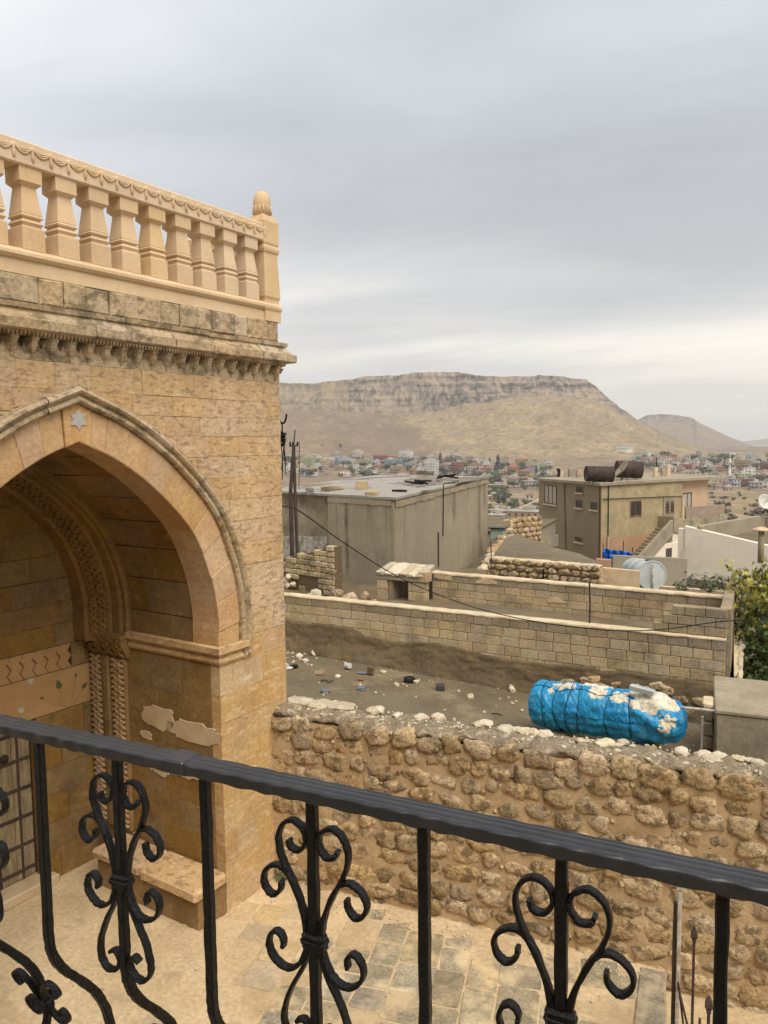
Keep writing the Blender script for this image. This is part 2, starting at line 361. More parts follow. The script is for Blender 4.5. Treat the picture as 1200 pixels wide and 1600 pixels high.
M['bark'] = mat('fig_bark', (.26, .22, .16), rv=.1, hue=0, bump=.6)
M['rubbish'] = mat('dusty_dark_scrap', (.05, .045, .04), rv=.3, hue=.03, bump=.4)
M['can'] = mat('white_plastic', (.66, .66, .64), rv=.1, hue=0, bump=0, rough=.5)
M['bluegrey'] = mat('blue_grey_plastic', (.17, .20, .235), rv=.2, hue=.01, bump=.1, rough=.5)
M['red'] = mat('faded_red_plastic', (.30, .07, .045), rv=.2, hue=.01, bump=.1, rough=.5)
M['board'] = mat('brown_board', (.28, .18, .10), rv=.25, hue=.01, bump=.3)
M['sheetblue'] = mat('pale_green_tin', (.30, .40, .34), rv=.1, hue=0, bump=.1)
def leaf_mat(name, a, b):
    m = mat(name, a, b, 3, rv=.28, hue=.02, fine=.2, fscale=12, bump=.1, rough=.5, spec=.4)
    return m
M['leaf_y'] = leaf_mat('yellowing_fig_leaf', (.34, .30, .045), (.17, .20, .035))
M['leaf_g'] = leaf_mat('green_fig_leaf', (.085, .125, .035), (.055, .09, .026))
# wet roof: a rough grey screed with water standing in its hollows
def wet():
    m = bpy.data.materials.new('wet_screed_roof'); m.use_nodes = True; t = m.node_tree; bs = t.nodes['Principled BSDF']
    pos = N(t, 'ShaderNodeNewGeometry').outputs['Position']
    q = N(t, 'ShaderNodeMapping'); q.inputs['Scale'].default_value = (.55, .22, 1); q.inputs['Rotation'].default_value = (0, 0, .2); t.links.new(pos, q.inputs[0])
    n = N(t, 'ShaderNodeTexNoise'); n.inputs['Scale'].default_value = .9; n.inputs['Detail'].default_value = 5; t.links.new(q.outputs[0], n.inputs[0])
    n2 = N(t, 'ShaderNodeTexNoise'); n2.inputs['Scale'].default_value = 5; n2.inputs['Detail'].default_value = 5; t.links.new(pos, n2.inputs[0])
    dry = mixc(t, n2.outputs[0], (.36, .32, .265), (.22, .195, .16))
    f = ramp(t, n.outputs[0], [(.50, (0, 0, 0)), (.56, (1, 1, 1))])
    t.links.new(mixc(t, f, dry, (.035, .032, .028)), bs.inputs['Base Color'])
    t.links.new(ramp(t, n.outputs[0], [(.44, (.7,) * 3), (.54, (.06,) * 3)]), bs.inputs['Roughness'])
    bs.inputs['Specular IOR Level'].default_value = .6
    return m
M['wetroof'] = wet()
def dampmat():
    m = mat('streaked_grey_render', (.35, .29, .20), (.295, .245, .165), .7, rv=0, hue=0, fine=.16, fscale=12, bump=.35, bscale=10, stain=(.9, .55, .75, (.22, .18, .12), .6, (1, 1, .45)), stain2=(4, .54, .66, (.20, .162, .11), .5, (2.5, 2.5, .3)))
    t = m.node_tree; bs = t.nodes['Principled BSDF']; src = bs.inputs['Base Color'].links[0].from_socket
    at = N(t, 'ShaderNodeAttribute', attribute_name='damp'); nz_ = N(t, 'ShaderNodeTexNoise'); nz_.inputs['Scale'].default_value = 3.5; nz_.inputs['Detail'].default_value = 5
    t.links.new(N(t, 'ShaderNodeNewGeometry').outputs['Position'], nz_.inputs[0])
    f = math_(t, 'MULTIPLY', at.outputs['Fac'], ramp(t, nz_.outputs[0], [(.3, (.45,) * 3), (.6, (1, 1, 1))]))
    t.links.new(mixc(t, f, src, (.125, .098, .062)), bs.inputs['Base Color']); return m
M['dampgrey'] = dampmat()
# ------------------------------------------------------------------ far country: valley, mesa, second mesa, haze
D0, HB = 25, math.hypot(HEAD.x, HEAD.y)
TOPS = [(-400, 640), (0, 622), (250, 610), (437, 601), (500, 600), (545, 594), (575, 591), (592, 590), (620, 587), (650, 584), (690, 585), (715, 584), (745, 588), (780, 590), (850, 590), (880, 591), (915, 595), (930, 606), (945, 620), (965, 637), (1000, 661), (1050, 684), (1090, 702), (1130, 714), (1300, 716), (1700, 716)]
BASE = [(-400, 680), (0, 662), (437, 641), (500, 640), (560, 643), (620, 650), (670, 643), (720, 633), (790, 620), (850, 616), (900, 618), (925, 622), (945, 630), (965, 641), (1000, 664), (1050, 687), (1090, 704), (1130, 716), (1700, 718)]
def hz_y(x): return 697 - .0122 * (x - 600)
def z_of(x, y, d): return (CC + ray(x, y) * d).z
VAL = [(20, -4.5), (50, -7), (75, -13), (120, -19), (220, -28), (330, -33), (430, -36), (850, -37), (1000, -32), (1250, -20)]
def valley(x, d):
    P = at_d(x, 700, d)
    z = interp(d, VAL)
    if d > 90: z += 3.0 * noise.noise(V((P.x * .006, P.y * .006, 0))) * min(1, (d - 90) / 150) + 1.0 * noise.noise(V((P.x * .03, P.y * .03, 5))) * min(1, (d - 90) / 150)
    if x > 1000 and 150 < d < 620:   # scrubby rise on the right
        z += 9 * min(1, (x - 1000) / 90) * max(0, 1 - abs(d - 380) / 230)
    return z
def land(x, d):
    # height of the ground at picture column x (an azimuth) and camera depth d
    zt = z_of(x, interp(x, TOPS), 1800); zb = z_of(x, interp(x, BASE), 1740)
    if d <= 1250: return valley(x, d)
    if d <= 1740:
        t = (d - 1250) / 490; z0 = valley(x, 1250)
        return lerp(z0, max(zb, z0), t ** 1.12)
    if d <= 1800: return lerp(max(zb, -20), max(zt, -20), (d - 1740) / 60)
    return max(zt, -20) - (d - 1800) * .002
def attr_mat():
    m = mat('dry_hillside', (.355, .262, .150), (.255, .188, .115), .012, rv=0, hue=0, fine=.45, fscale=.10, bump=.6, bscale=.06,
            stain=(.035, .53, .66, (.20, .16, .10), .75), stain2=(.16, .60, .68, (.13, .12, .075), .7))
    t = m.node_tree; bs = t.nodes['Principled BSDF']
    src = bs.inputs['Base Color'].links[0].from_socket
    at = N(t, 'ShaderNodeAttribute', attribute_name='cover'); sp = N(t, 'ShaderNodeSeparateColor'); t.links.new(at.outputs['Color'], sp.inputs[0])
    geo = N(t, 'ShaderNodeNewGeometry')
    c = mixc(t, sp.outputs[0], src, mixc(t, .80, src, (.165, .115, .080)))
    q = N(t, 'ShaderNodeMapping'); q.inputs['Scale'].default_value = (1, 1, .35); t.links.new(geo.outputs['Position'], q.inputs[0])
    n = N(t, 'ShaderNodeTexNoise'); n.inputs['Scale'].default_value = .075; n.inputs['Detail'].default_value = 7; n.inputs['Roughness'].default_value = .68; t.links.new(q.outputs[0], n.inputs[0])
    q2 = N(t, 'ShaderNodeMapping'); q2.inputs['Scale'].default_value = (.25, .25, 3.2); t.links.new(geo.outputs['Position'], q2.inputs[0])
    nl_ = N(t, 'ShaderNodeTexNoise'); nl_.inputs['Scale'].default_value = .03; nl_.inputs['Detail'].default_value = 5; t.links.new(q2.outputs[0], nl_.inputs[0])
    nf = math_(t, 'MULTIPLY_ADD', nl_.outputs[0], .5, math_(t, 'MULTIPLY_ADD', n.outputs[0], .85, -.17))
    rock = ramp(t, nf, [(.38, (.055, .046, .04)), (.47, (.15, .125, .10)), (.55, (.245, .198, .15)), (.66, (.36, .265, .175))])
    c = mixc(t, sp.outputs[1], c, rock)
    t.links.new(c, bs.inputs['Base Color'])
    for nd in t.nodes:
        if nd.type == 'BUMP': nd.inputs['Distance'].default_value = 8
    return m
M['hill'] = attr_mat()
def polar(name, label, xs, ds, fz, fcov, fd=None):
    vs = []; cov = []
    for i, x in enumerate(xs):
        for j, d in enumerate(ds):
            dd = d + (fd(x, d) if fd else 0)
            P = at_d(x, 700, dd); P.z = fz(x, d); vs.append(P); cov.append(fcov(x, d, P))
    n = len(ds)
    me = bpy.data.meshes.new(name)
    me.from_pydata(vs, [], [(i * n + j, (i + 1) * n + j, (i + 1) * n + j + 1, i * n + j + 1) for i in range(len(xs) - 1) for j in range(n - 1)])
    ca = me.color_attributes.new('cover', 'FLOAT_COLOR', 'POINT')
    ca.data.foreach_set('color', [c for q in cov for c in q])
    me.polygons.foreach_set('use_smooth', [True] * len(me.polygons)); me.materials.append(M['hill'])
    return tag(mk(name, me), label, None, None, 'structure')
xs = [-700 + i * 40 for i in range(26)] + [340 + i * 3.2 for i in range(290)] + [1280 + i * 40 for i in range(14)]
ds = [22, 30, 40, 52, 64, 76, 90, 110] + [130 + 22 * i for i in range(30)] + [800 + 30 * i for i in range(15)] + [1250 + 14 * i for i in range(35)] + [1740 + 6 * i for i in range(11)] + [1806, 1830, 1880, 1960, 2100, 2300, 2600, 3000, 3600, 4500, 6000]
def fz(x, d):
    z = land(x, d)
    P = at_d(x, 700, d)
    if 1250 < d < 2300:
        k_ = min(1, (d - 1250) / 120)
        rel = max(0, min(1, (1120 - x) / 100))
        z += k_ * rel * ((7 if d < 1740 else 2.5) * fnoise((P.x, P.y, 0), .012, 4) + (3.5 if d < 1740 else 1.6) * (1 if d > 1500 else 0) * fnoise((P.x, P.y, 9), .05, 3) + 0 * (3.5 * fnoise((P.x, P.y, 9), .05, 3) if d > 1500 else 0))
        if 1300 < d < 1740: z += rel * 2.2 * math.sin(z * .55 + 2 * noise.noise(P * .01))   # old terraces
        if 1740 <= d <= 1800 and rel: z += 3 * math.sin((d - 1740) * .35) 
    return z
def fd(x, d):
    if 1690 < d < 1900:
        k_ = min(1, (d - 1690) / 50) * min(1, (1900 - d) / 60)
        return k_ * (20 * fnoise((x * .021, 0, .5), 1, 3) + 17 * (.5 - abs(noise.noise(V((x * .07, d * .006, 3.5))))) + 14 * (.5 - abs(noise.noise(V((x * .19, d * .02, 7.5))))) + 6 * noise.noise(V((x * .4, d * .08, 2))))
    return 0
def fcov(x, d, P):
    scrub = 0
    if 1240 < d < 1745:
        t = (d - 1250) / 490
        xe = 690 - 60 * t + 16 * fnoise((d * .02, x * .01, 1))
        if x < xe: scrub = min(1, (xe - x) / 7) * (.62 + .6 * fnoise((P.x * .01, P.y * .01, 3), 1, 4) + (.25 if x > 520 else 0))
        scrub = max(0, min(1, scrub))
    if d > 1800: scrub = .7
    if 640 < d < 1262: scrub = max(0, min(1, .55 + 1.3 * fnoise((P.x * .012, P.y * .012, 6), 1, 4)))
    elif 90 < d <= 640: scrub = max(0, min(.8, .1 + 1.2 * fnoise((P.x * .02, P.y * .02, 6), 1, 4)))
    rock = 0
    if 1700 < d <= 1812 and x < 985:
        rock = min(1, (d - 1712 + 30 * fnoise((x * .02, d * .01, 8))) / 34)
        if x < 545: rock *= .55 + .5 * fnoise((x * .03, d * .05, 8))
        rock = max(0, min(1, rock))
    if 1450 < d <= 1712: rock = max(0, min(.9, (fnoise((P.x * .03, P.y * .03, 4), 1, 4) - .38) * 4 * (d - 1450) / 260))
    return (scrub, rock, 0, 1)
polar('ground', 'dry valley floor rising to a flat-topped cliff-edged mesa', xs, ds, fz, fcov, fd)
TOP2 = [(900, 690), (960, 672), (998, 655), (1010, 649), (1030, 647), (1060, 649), (1080, 653), (1092, 661), (1110, 669), (1140, 683), (1160, 690), (1185, 700), (1215, 706), (1300, 712), (1500, 716)]
def z2(x, d):
    zt = z_of(x, interp(x, TOP2), 4100)
    z0 = -24
    if d < 3500: return z0
    if d <= 4060: return lerp(z0, max(z0, zt - (36 if x < 1085 else 4)), ((d - 3500) / 560) ** 1.3) + 8 * fnoise((x * .03, d * .004, 0), 1, 4)
    if d <= 4100: return lerp(max(z0, zt - (36 if x < 1085 else 4)), zt, (d - 4060) / 40)
    return zt - (d - 4100) * .02
polar('hills', 'farther flat-topped hill fading in the haze', [880 + 3 * i for i in range(200)], [3500 + 40 * i for i in range(15)] + [4070, 4080, 4090, 4100, 4140, 4300, 4700],
      z2, lambda x, d, P: (.5, min(1, max(0, (d - 4040) / 20)) if x < 1090 else .1, 0, 1), lambda x, d: 30 * fnoise((x * .03, 0, 2), 1, 3) if d > 4000 else 0)
polar('hills', 'faintest ridge on the horizon at the right edge', [1080 + 8 * i for i in range(60)], [7200, 7700, 7760, 8300],
      lambda x, d: -30 if d < 7600 else z_of(x, interp(x, [(1080, 700), (1150, 691), (1210, 684), (1290, 680), (1600, 690)]), 7700) - (d > 8000) * 30, lambda x, d, P: (.4, .1, 0, 1))
hb = MB(); hb.box(-11000, 11000, -14, 11500, -60, 196)
haze = hb.build('haze', bpy.data.materials.new('haze'))
tag(haze, 'pale autumn haze over the valley', None, None, 'stuff')
hm = haze.data.materials[0]; hm.use_nodes = True; hm.node_tree.nodes.clear()
pv = N(hm.node_tree, 'ShaderNodeVolumePrincipled'); pv.inputs['Color'].default_value = (.93, .93, .95, 1); pv.inputs['Density'].default_value = .00013; pv.inputs['Anisotropy'].default_value = .1
ho = N(hm.node_tree, 'ShaderNodeOutputMaterial'); hm.node_tree.links.new(pv.outputs[0], ho.inputs['Volume'])

# ------------------------------------------------------------------ sandstone portal on the left
FA = R(11); K = V((-4.03, 6.69, 0))
bld = thing('sandstone_building', 'old golden sandstone portal with a pointed arch, carved cornice and recessed doorway', 'building', K, -R(101))
FM = Matrix.Translation(K) @ Matrix.Rotation(-R(101), 4, 'Z'); FMI = FM.inverted()
FN = (FM.to_3x3() @ V((0, 1, 0)))
def face_at(x, y, off=0): return FMI @ at_pl(x, y, K + FN * off, FN)      # picture column/row -> local point on a plane parallel to the facade
AC = 2.14
half = catmull([(1.41, 2.5), (1.41, 2.72), (1.41, 2.94), (1.335, 3.31), (1.125, 3.76), (.73, 4.16), (.34, 4.42), (0, 4.56)], 8)
def offcurve(o, n=48):
    P = []
    for i, p in enumerate(half):
        t = (half[min(i + 1, len(half) - 1)] - half[max(i - 1, 0)]).normalized()
        P.append(V((p[0] + t[1] * o, p[1] - t[0] * o)))
    Q = [p for p in P if p[0] > 1e-4]
    a, b = Q[-2], Q[-1]
    if P[-1][0] <= 1e-4 and o < 0:
        c = P[len(Q)]; tt = b[0] / (b[0] - c[0] + 1e-9); Q.append(V((0, lerp(b[1], c[1], tt))))
    else:
        sl = (b[1] - a[1]) / (b[0] - a[0] - 1e-9); Q.append(V((0, b[1] - sl * b[0])))
    L = [0]
    for a, b in zip(Q, Q[1:]): L.append(L[-1] + (b - a).length)
    out = []
    j = 0
    for i in range(n + 1):
        s_ = L[-1] * i / n
        while j < len(L) - 2 and L[j + 1] < s_: j += 1
        out.append(Q[j].lerp(Q[j + 1], (s_ - L[j]) / max(1e-9, L[j + 1] - L[j])))
    return out
OC = {}
def C(o, u, side=1):
    o = round(o, 4)
    if o not in OC: OC[o] = offcurve(o)
    c = OC[o]; f = max(0, min(1, u)) * 48; i = min(47, int(f)); p = c[i].lerp(c[i + 1], f - i)
    return (AC - side * p[0], p[1])
def width(o, z):
    C(o, 0); c = OC[round(o, 4)]
    if z <= c[0][1]: return c[0][0]
    if z >= c[-1][1]: return 0
    for a, b in zip(c, c[1:]):
        if z <= b[1]: return lerp(a[0], b[0], (z - a[1]) / max(1e-9, b[1] - a[1]))
    return 0
wallf = lambda u, v, d: (u, d, v)
def splits(a, b, lo, hi, off=0):
    out = [a]; x = a + off
    while True:
        x += rnd.uniform(lo, hi)
        if x > b - lo * .6: break
        if x > a + .06: out.append(x)
    return out + [b]
G = .0014
def blocks(parent, u0, u1, zs, lo, hi, fn, mname, clip=None, name='wall_block', d0=-.12, jd=.003, ch=.0035, tilt=0, keep=None):
    G = .0045 if mname.startswith('block') else .0014
    for r, (za, zb) in enumerate(zip(zs, zs[1:])):
        us = splits(u0, u1, lo, hi, rnd.uniform(-hi * .6, 0))
        for a, b in zip(us, us[1:]):
            a2, b2, z2_, z3 = a + G, b - G, za + G, zb - G
            if clip:
                rows = [lerp(z2_, z3, i / 6) for i in range(7)]
                ext = [clip(a2, b2, z) for z in rows]
                if all(e is None for e in ext): continue
                L = []; Rr = []
                for z, e in zip(rows, ext):
                    if e is None: continue
                    L.append((e[0], z)); Rr.append((e[1], z))
                if len(L) < 2: continue
                poly = L + Rr[::-1]
                w_ = max(q[0] - p[0] for p, q in zip(L, Rr))
                if w_ < .025: continue
                if all(abs(p[0] - L[0][0]) < 1e-6 for p in L) and all(abs(p[0] - Rr[0][0]) < 1e-6 for p in Rr) and len(L) == 7: poly = [L[0], L[-1], Rr[-1], Rr[0]]
            else:
                poly = [(a2, z2_), (a2, z3), (b2, z3), (b2, z2_)]
            if keep and not keep(poly): continue
            m = MB(); q = 0 if tilt == 0 else rnd.uniform(-tilt, tilt)
            j = lambda: rnd.uniform(-.002, .002)
            poly = [(p[0] + j(), p[1] + j()) for p in poly]
            m.prism(poly, fn, d0, rnd.uniform(-jd, jd), ch)
            m.build(name, M[mname], parent)
HO = .405
def clip_right(a, b, z):
    e = AC - (width(HO, z) if z > 2.5 else 1.40)
    if z <= 2.5: e = .738
    return (a, min(b, e)) if e > a + .012 else None
def clip_left(a, b, z):
    e = AC + (width(HO, z) if z > 2.5 else 1.40)
    return (max(a, e), b) if e < b - .012 else None
zs_low = [0, .24, .50, .77, 1.05, 1.33, 1.60, 1.88, 2.15, 2.43, 2.66]
zs_up = [2.66, 2.90, 3.13, 3.36, 3.58, 3.80, 4.01, 4.22, 4.42, 4.61, 4.78, 4.95]
blocks(bld, -.21, AC, zs_low, .24, .5, wallf, 'ashlar_low', clip_right)
blocks(bld, -.21, AC, zs_up, .26, .55, wallf, 'ashlar', clip_right)
blocks(bld, AC, 4.9, zs_low + zs_up[1:], .35, .6, wallf, 'ashlar', clip_left)
blocks(bld, -.21, 4.9, [4.95, 5.155], .30, .5, wallf, 'ashlar', jd=.005)
# mortar core behind the ashlar, open where the arch is
m = MB()
zr = [i * .05 for i in range(104)]
for za, zb in zip(zr, zr[1:]):
    wa = width(.315, za) if za > 2.5 else 1.43; wb = width(.315, zb) if zb > 2.5 else 1.43
    for sx, end in ((-1, -.205), (1, 4.895)):
        m.add([(end, -.006, za), (AC + sx * wa, -.006, za), (AC + sx * wb, -.006, zb), (end, -.006, zb)], [(0, 1, 2, 3)])
m.box(-.205, -.13, -4, -.02, 0, 5.9); m.box(4.82, 4.895, -4, -.02, 0, 5.9); m.box(-.2, 4.89, -4, -3.9, 0, 5.9); m.box(-.2, 4.89, -3.9, -.1, 5.62, 5.78)
m.build('wall_core', M['mortar_light'], bld)
# voussoirs
for side in (1, -1):
    u = 0.0; first = True
    ub = [0, .10, .20, .30, .39, .48, .57, .66, .745, .83, .905, .955] if side == 1 else [0, .12, .24, .36, .46, .56, .65, .74, .82, .89, .955]
    for a, b in zip(ub, ub[1:]):
        n = 4; A = [C(.001, lerp(a, b, i / n), side) for i in range(n + 1)]; B = [C(.275, lerp(a, b, i / n), side) for i in range(n + 1)]
        MB().prism(A + B[::-1], wallf, -.36, -.006 + rnd.uniform(-.005, .005), .007).build('voussoir', M['voussoir'], bld)
ks = [C(.001, .957, 1), C(.001, 1, 1), C(.001, .957, -1), C(.275, .957, -1), C(.275, 1, 1), C(.275, .957, 1)]
key = MB().prism(ks, wallf, -.36, .003, .006).build('keystone', M['voussoir'], bld)
st = face_at(122, 655)
pts = []
for i in range(12):
    r = .085 if i % 2 == 0 else .05
    pts.append((st.x + r * math.sin(i * math.pi / 6), st.z - .005 + r * math.cos(i * math.pi / 6)))
MB().prism(pts, wallf, -.02, .010, .002).build('star_inlay', M['star'], key)
# hood moulding in segments
prof = [(.278, -.03), (.279, .028), (.295, .045), (.315, .045), (.328, .024), (.336, .024), (.348, .052), (.366, .066), (.386, .058), (.395, .036), (.408, .036), (.409, -.03)]
for side in (1, -1):
    ub = [0, .16, .30, .44, .58, .70, .82, .91, 1.0]
    for a, b in zip(ub, ub[1:]):
        n = 7; m = MB(); jd = rnd.uniform(-.006, .006)
        m.grid(n, len(prof) - 1, lambda i, j: (lambda pr: (lambda c: (c[0], pr[1] + jd * (pr[1] > 0), c[1]))(C(pr[0], lerp(a + .0004, b - (.0004 if b < 1 else 0), i), side)))(prof[min(len(prof) - 1, round(j * (len(prof) - 1)))]))
        m.build('hood_moulding', M['ashlar_top'], bld, smooth=False)
# vault of the recess
for side in (1, -1):
    ub = [0, .13, .26, .39, .51, .63, .75, .87, 1.0]
    for a, b in zip(ub, ub[1:]):
        ys = [-.365] + ([-.80] if rnd.random() < .5 else [-.66, -1.02]) + [-1.30]
        for y0, y1 in zip(ys, ys[1:]):
            n = 4; g = .0025; jo = rnd.uniform(.012, .020)
            A = [C(jo, lerp(a + g, b - g, i / n), side) for i in range(n + 1)]; B = [C(.13, lerp(a, b, i / n), side) for i in range(n + 1)]
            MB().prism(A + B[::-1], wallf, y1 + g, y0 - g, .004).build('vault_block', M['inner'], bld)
# jamb walls of the recess (planes t = .74 and 3.54)
zsj = [0, .42, .70, .98, 1.25, 1.53, 1.80, 2.08, 2.46]
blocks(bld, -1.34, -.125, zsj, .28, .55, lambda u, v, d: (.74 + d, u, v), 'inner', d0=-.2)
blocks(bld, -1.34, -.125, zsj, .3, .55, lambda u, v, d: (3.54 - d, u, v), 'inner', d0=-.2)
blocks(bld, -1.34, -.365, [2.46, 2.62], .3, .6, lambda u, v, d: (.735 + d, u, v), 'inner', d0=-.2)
for t0 in (.55, 3.56):
    MB().box(t0, t0 + .17, -2.3, -.02, 0, 2.6).build('wall_core', M['mortar_light'], bld)
# back wall with zigzag frieze, mural and doorway
BY = -1.95
def backf(u, v, d): return (u, BY + d, v)
def backclip(a, b, z): return (a, b)
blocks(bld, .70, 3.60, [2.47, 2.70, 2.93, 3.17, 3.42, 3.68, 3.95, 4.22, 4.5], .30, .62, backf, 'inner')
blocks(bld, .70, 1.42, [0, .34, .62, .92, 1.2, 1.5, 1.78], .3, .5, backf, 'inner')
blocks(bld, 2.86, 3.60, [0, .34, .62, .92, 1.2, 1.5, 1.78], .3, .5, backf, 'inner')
MB().prism([(.70, 1.785), (.70, 2.205), (3.6, 2.205), (3.6, 1.785)], backf, -.2, 0, .006).build('painted_lintel', M['mural'], bld)
MB().box(.6, 3.7, BY - .3, BY - .19, 0, 4.6).build('wall_core', M['joint'], bld)
# zigzag stones: interlocking prisms with chevron joints
def chev(x, z): return x + .035 * (1 if int(((z - 2.21) / .2575) * 4 + 1e-6) % 2 == 0 else -1)
zz = [2.212, 2.276, 2.340, 2.404, 2.468]
dxs = [0, .045, 0, .045, 0]
x = .98
blocks(bld, .70, .975, [2.21, 2.47], .1, .2, backf, 'inner')
while x < 3.3:
    g = .006
    L = [(x + q + g, z) for q, z in zip(dxs, zz)]; Rr = [(x + .135 + q - g, z) for q, z in zip(dxs, zz)]
    MB().prism(L + Rr[::-1], backf, -.15, .012, .010).build('zigzag_stone', M['mural'], bld); x += .135
blocks(bld, x + .05, 3.6, [2.21, 2.47], .1, .2, backf, 'inner')
def backpt(px, py):
    P = FMI @ at_pl(px, py, K + FN * BY, FN); return P.x, P.z
def decal(name, poly, mt, d=.0035): return MB().prism(poly, backf, .001, d, .0005).build(name, M[mt], bld)
def heart(cx, cz, s):
    P = []
    for i in range(20):
        a = 2 * math.pi * i / 20
        P.append((cx + s * .062 * 16 * math.sin(a) ** 3 / 16, cz + s * .062 * (13 * math.cos(a) - 5 * math.cos(2 * a) - 2 * math.cos(3 * a) - math.cos(4 * a)) / 16))
    return P
for px, py in ((47, 1064), (33, 1110)): decal('painted_heart', heart(*backpt(px, py), .62), 'heartpaint')
def pleaf(p, q, w_):
    a, b = V(p), V(q); d = b - a; nn = V((-d.y, d.x)) * w_
    return [tuple(a), tuple(a + d * .3 + nn), tuple(a + d * .65 + nn * .7), tuple(b), tuple(a + d * .65 - nn * .7), tuple(a + d * .3 - nn)]
for (x0, y0), (x1, y1) in (((94, 1077), (89, 1062)), ((128, 1076), (136, 1066)), ((118, 1058), (119, 1051)), ((129, 1106), (138, 1103)), ((85, 1116), (75, 1126)), ((68, 1092), (62, 1089)), ((134, 1126), (137, 1120))):
    decal('painted_leaf', pleaf(backpt(x0, y0), backpt(x1, y1), .3), 'leafpaint', .005)
for seq in (((112, 1134), (110, 1108), (116, 1075), (118, 1058)), ((110, 1108), (97, 1098), (94, 1078)), ((110, 1110), (121, 1090), (129, 1076)), ((110, 1115), (120, 1108), (130, 1105)), ((110, 1118), (95, 1114), (85, 1116)), ((104, 1104), (85, 1100), (68, 1092))):
    q = catmull([backpt(*p) + (0,) for p in seq], 4) if len(seq) > 2 else [V(backpt(*p)) for p in seq]
    L = [(p[0] - .004, p[1]) for p in q]; Rr = [(p[0] + .004, p[1]) for p in q]
    m = MB()
    for i in range(len(q) - 1): m.add([backf(L[i][0], L[i][1], .003), backf(Rr[i][0], Rr[i][1], .003), backf(Rr[i + 1][0], Rr[i + 1][1], .003), backf(L[i + 1][0], L[i + 1][1], .003)], [(0, 1, 2, 3)])
    m.build('painted_stem', M['stempaint'], bld)
# doorway: recessed plank door with iron straps, stone sill
MB().rbox(1.30, 2.98, BY - .16, BY + .10, 0, .10, .012, .006).build('door_sill', M['patch'], bld)
door = MB().box(1.42, 2.86, BY - .19, BY - .165, .1, 1.785).build('door', M['joint'], bld)
px = 1.425
while px < 2.85:
    w_ = rnd.uniform(.15, .21); MB().rbox(px, min(2.855, px + w_) - .004, BY - .164, BY - .132 + rnd.uniform(-.003, .003), .105, 1.78, .004, .001).build('plank', M['wood'], door); px += w_
for z in (.20, .47, .76, 1.06, 1.36, 1.64):
    m = MB(); m.bar([(x_ / 20 * 1.42 + 1.43, BY - .124, z + rnd.uniform(-.004, .004)) for x_ in range(21)], (0, 0, 1), .016, .006, .2, .15); m.build('iron_strap', M['rust'], door)
for x_ in (1.56, 1.80, 2.05, 2.3, 2.6):
    MB().bar([(x_, BY - .126, .11), (x_ + .004, BY - .126, .9), (x_, BY - .126, 1.77)], (1, 0, 0), .013, .006, .2).build('iron_strap', M['rust'], door)
kn = MB(); kn.lathe([(.05, 0), (.045, .012), (.02, .016), (.022, .03), (0.005, .034)], (1.70, BY - .128, 1.42), 10, axis=(0, 1, 0)); kn.build('door_knocker', M['rust'], door, True)
# carved rib of the inner arch: moulding, plain band, tracery band, soffit
rp = [(.03, -1.29), (-.015, -1.292), (-.038, -1.305), (-.038, -1.335), (-.012, -1.35), (-.012, -1.36), (-.045, -1.372), (-.058, -1.385), (-.062, -1.50), (-.085, -1.515), (-.16, -1.735), (-.175, -1.75), (-.205, -1.77), (-.215, -1.96)]
for side in (1, -1):
    for a, b in ((0, .22), (.22, .42), (.42, .62), (.62, .8), (.8, 1)):
        m = MB(); n = 9
        m.grid(n, len(rp) - 1, lambda i, j: (lambda pr: (lambda c: (c[0], pr[1], c[1]))(C(pr[0], lerp(a, b - .0015, i), side)))(rp[min(len(rp) - 1, round(j * (len(rp) - 1)))]))
        m.build('carved_rib', M['inner'], bld)
def tracery(fn, nu, nv, wd, h, name, mt, parent, seedp=0):
    # lattice of raised bars on a surface fn(u, v, d); u, v in cells: a ring, a star and the links between them in every cell
    m = MB()
    def strip(P):
        n = len(P)
        for i in range(n - 1):
            (a, b), (c, d) = P[i], P[i + 1]; L = math.hypot(c - a, d - b) or 1; ox, oy = -(d - b) / L * wd, (c - a) / L * wd
            q = [fn(a - ox, b - oy, 0), fn(a + ox, b + oy, 0), fn(c + ox, d + oy, 0), fn(c - ox, d - oy, 0), fn(a - ox * .7, b - oy * .7, h), fn(a + ox * .7, b + oy * .7, h), fn(c + ox * .7, d + oy * .7, h), fn(c - ox * .7, d - oy * .7, h)]
            m.add(q, [(4, 5, 6, 7), (0, 4, 7, 3), (1, 2, 6, 5), (0, 1, 5, 4), (3, 7, 6, 2)])
    for i in range(nu):
        for k_ in range(nv):
            cu, cv = i + .5, k_ + .5
            strip([(cu + .24 * math.cos(t * math.pi / 3), cv + .24 * math.sin(t * math.pi / 3)) for t in range(7)])
            for t in range(6):
                a = t * math.pi / 3; strip([(cu + .24 * math.cos(a), cv + .24 * math.sin(a)), (cu + .52 * math.cos(a), cv + .52 * math.sin(a))])
            strip([(i, k_), (i + .5, k_ + .22), (i + 1, k_)])
            strip([(i, k_ + 1), (i + .5, k_ + .78), (i + 1, k_ + 1)])
    return m.build(name, M[mt], parent)
for side in (1, -1):
    nV = 17
    def fr(u, v, d, side=side):
        q = max(0, min(1, u / 2)); c = C(lerp(-.088, -.157, q) - d, .03 + .95 * v / nV, side); return (c[0], lerp(-1.525, -1.73, q) , c[1])
    tracery(fr, 2, nV, .085, .024, 'tracery_band', 'inner', bld)
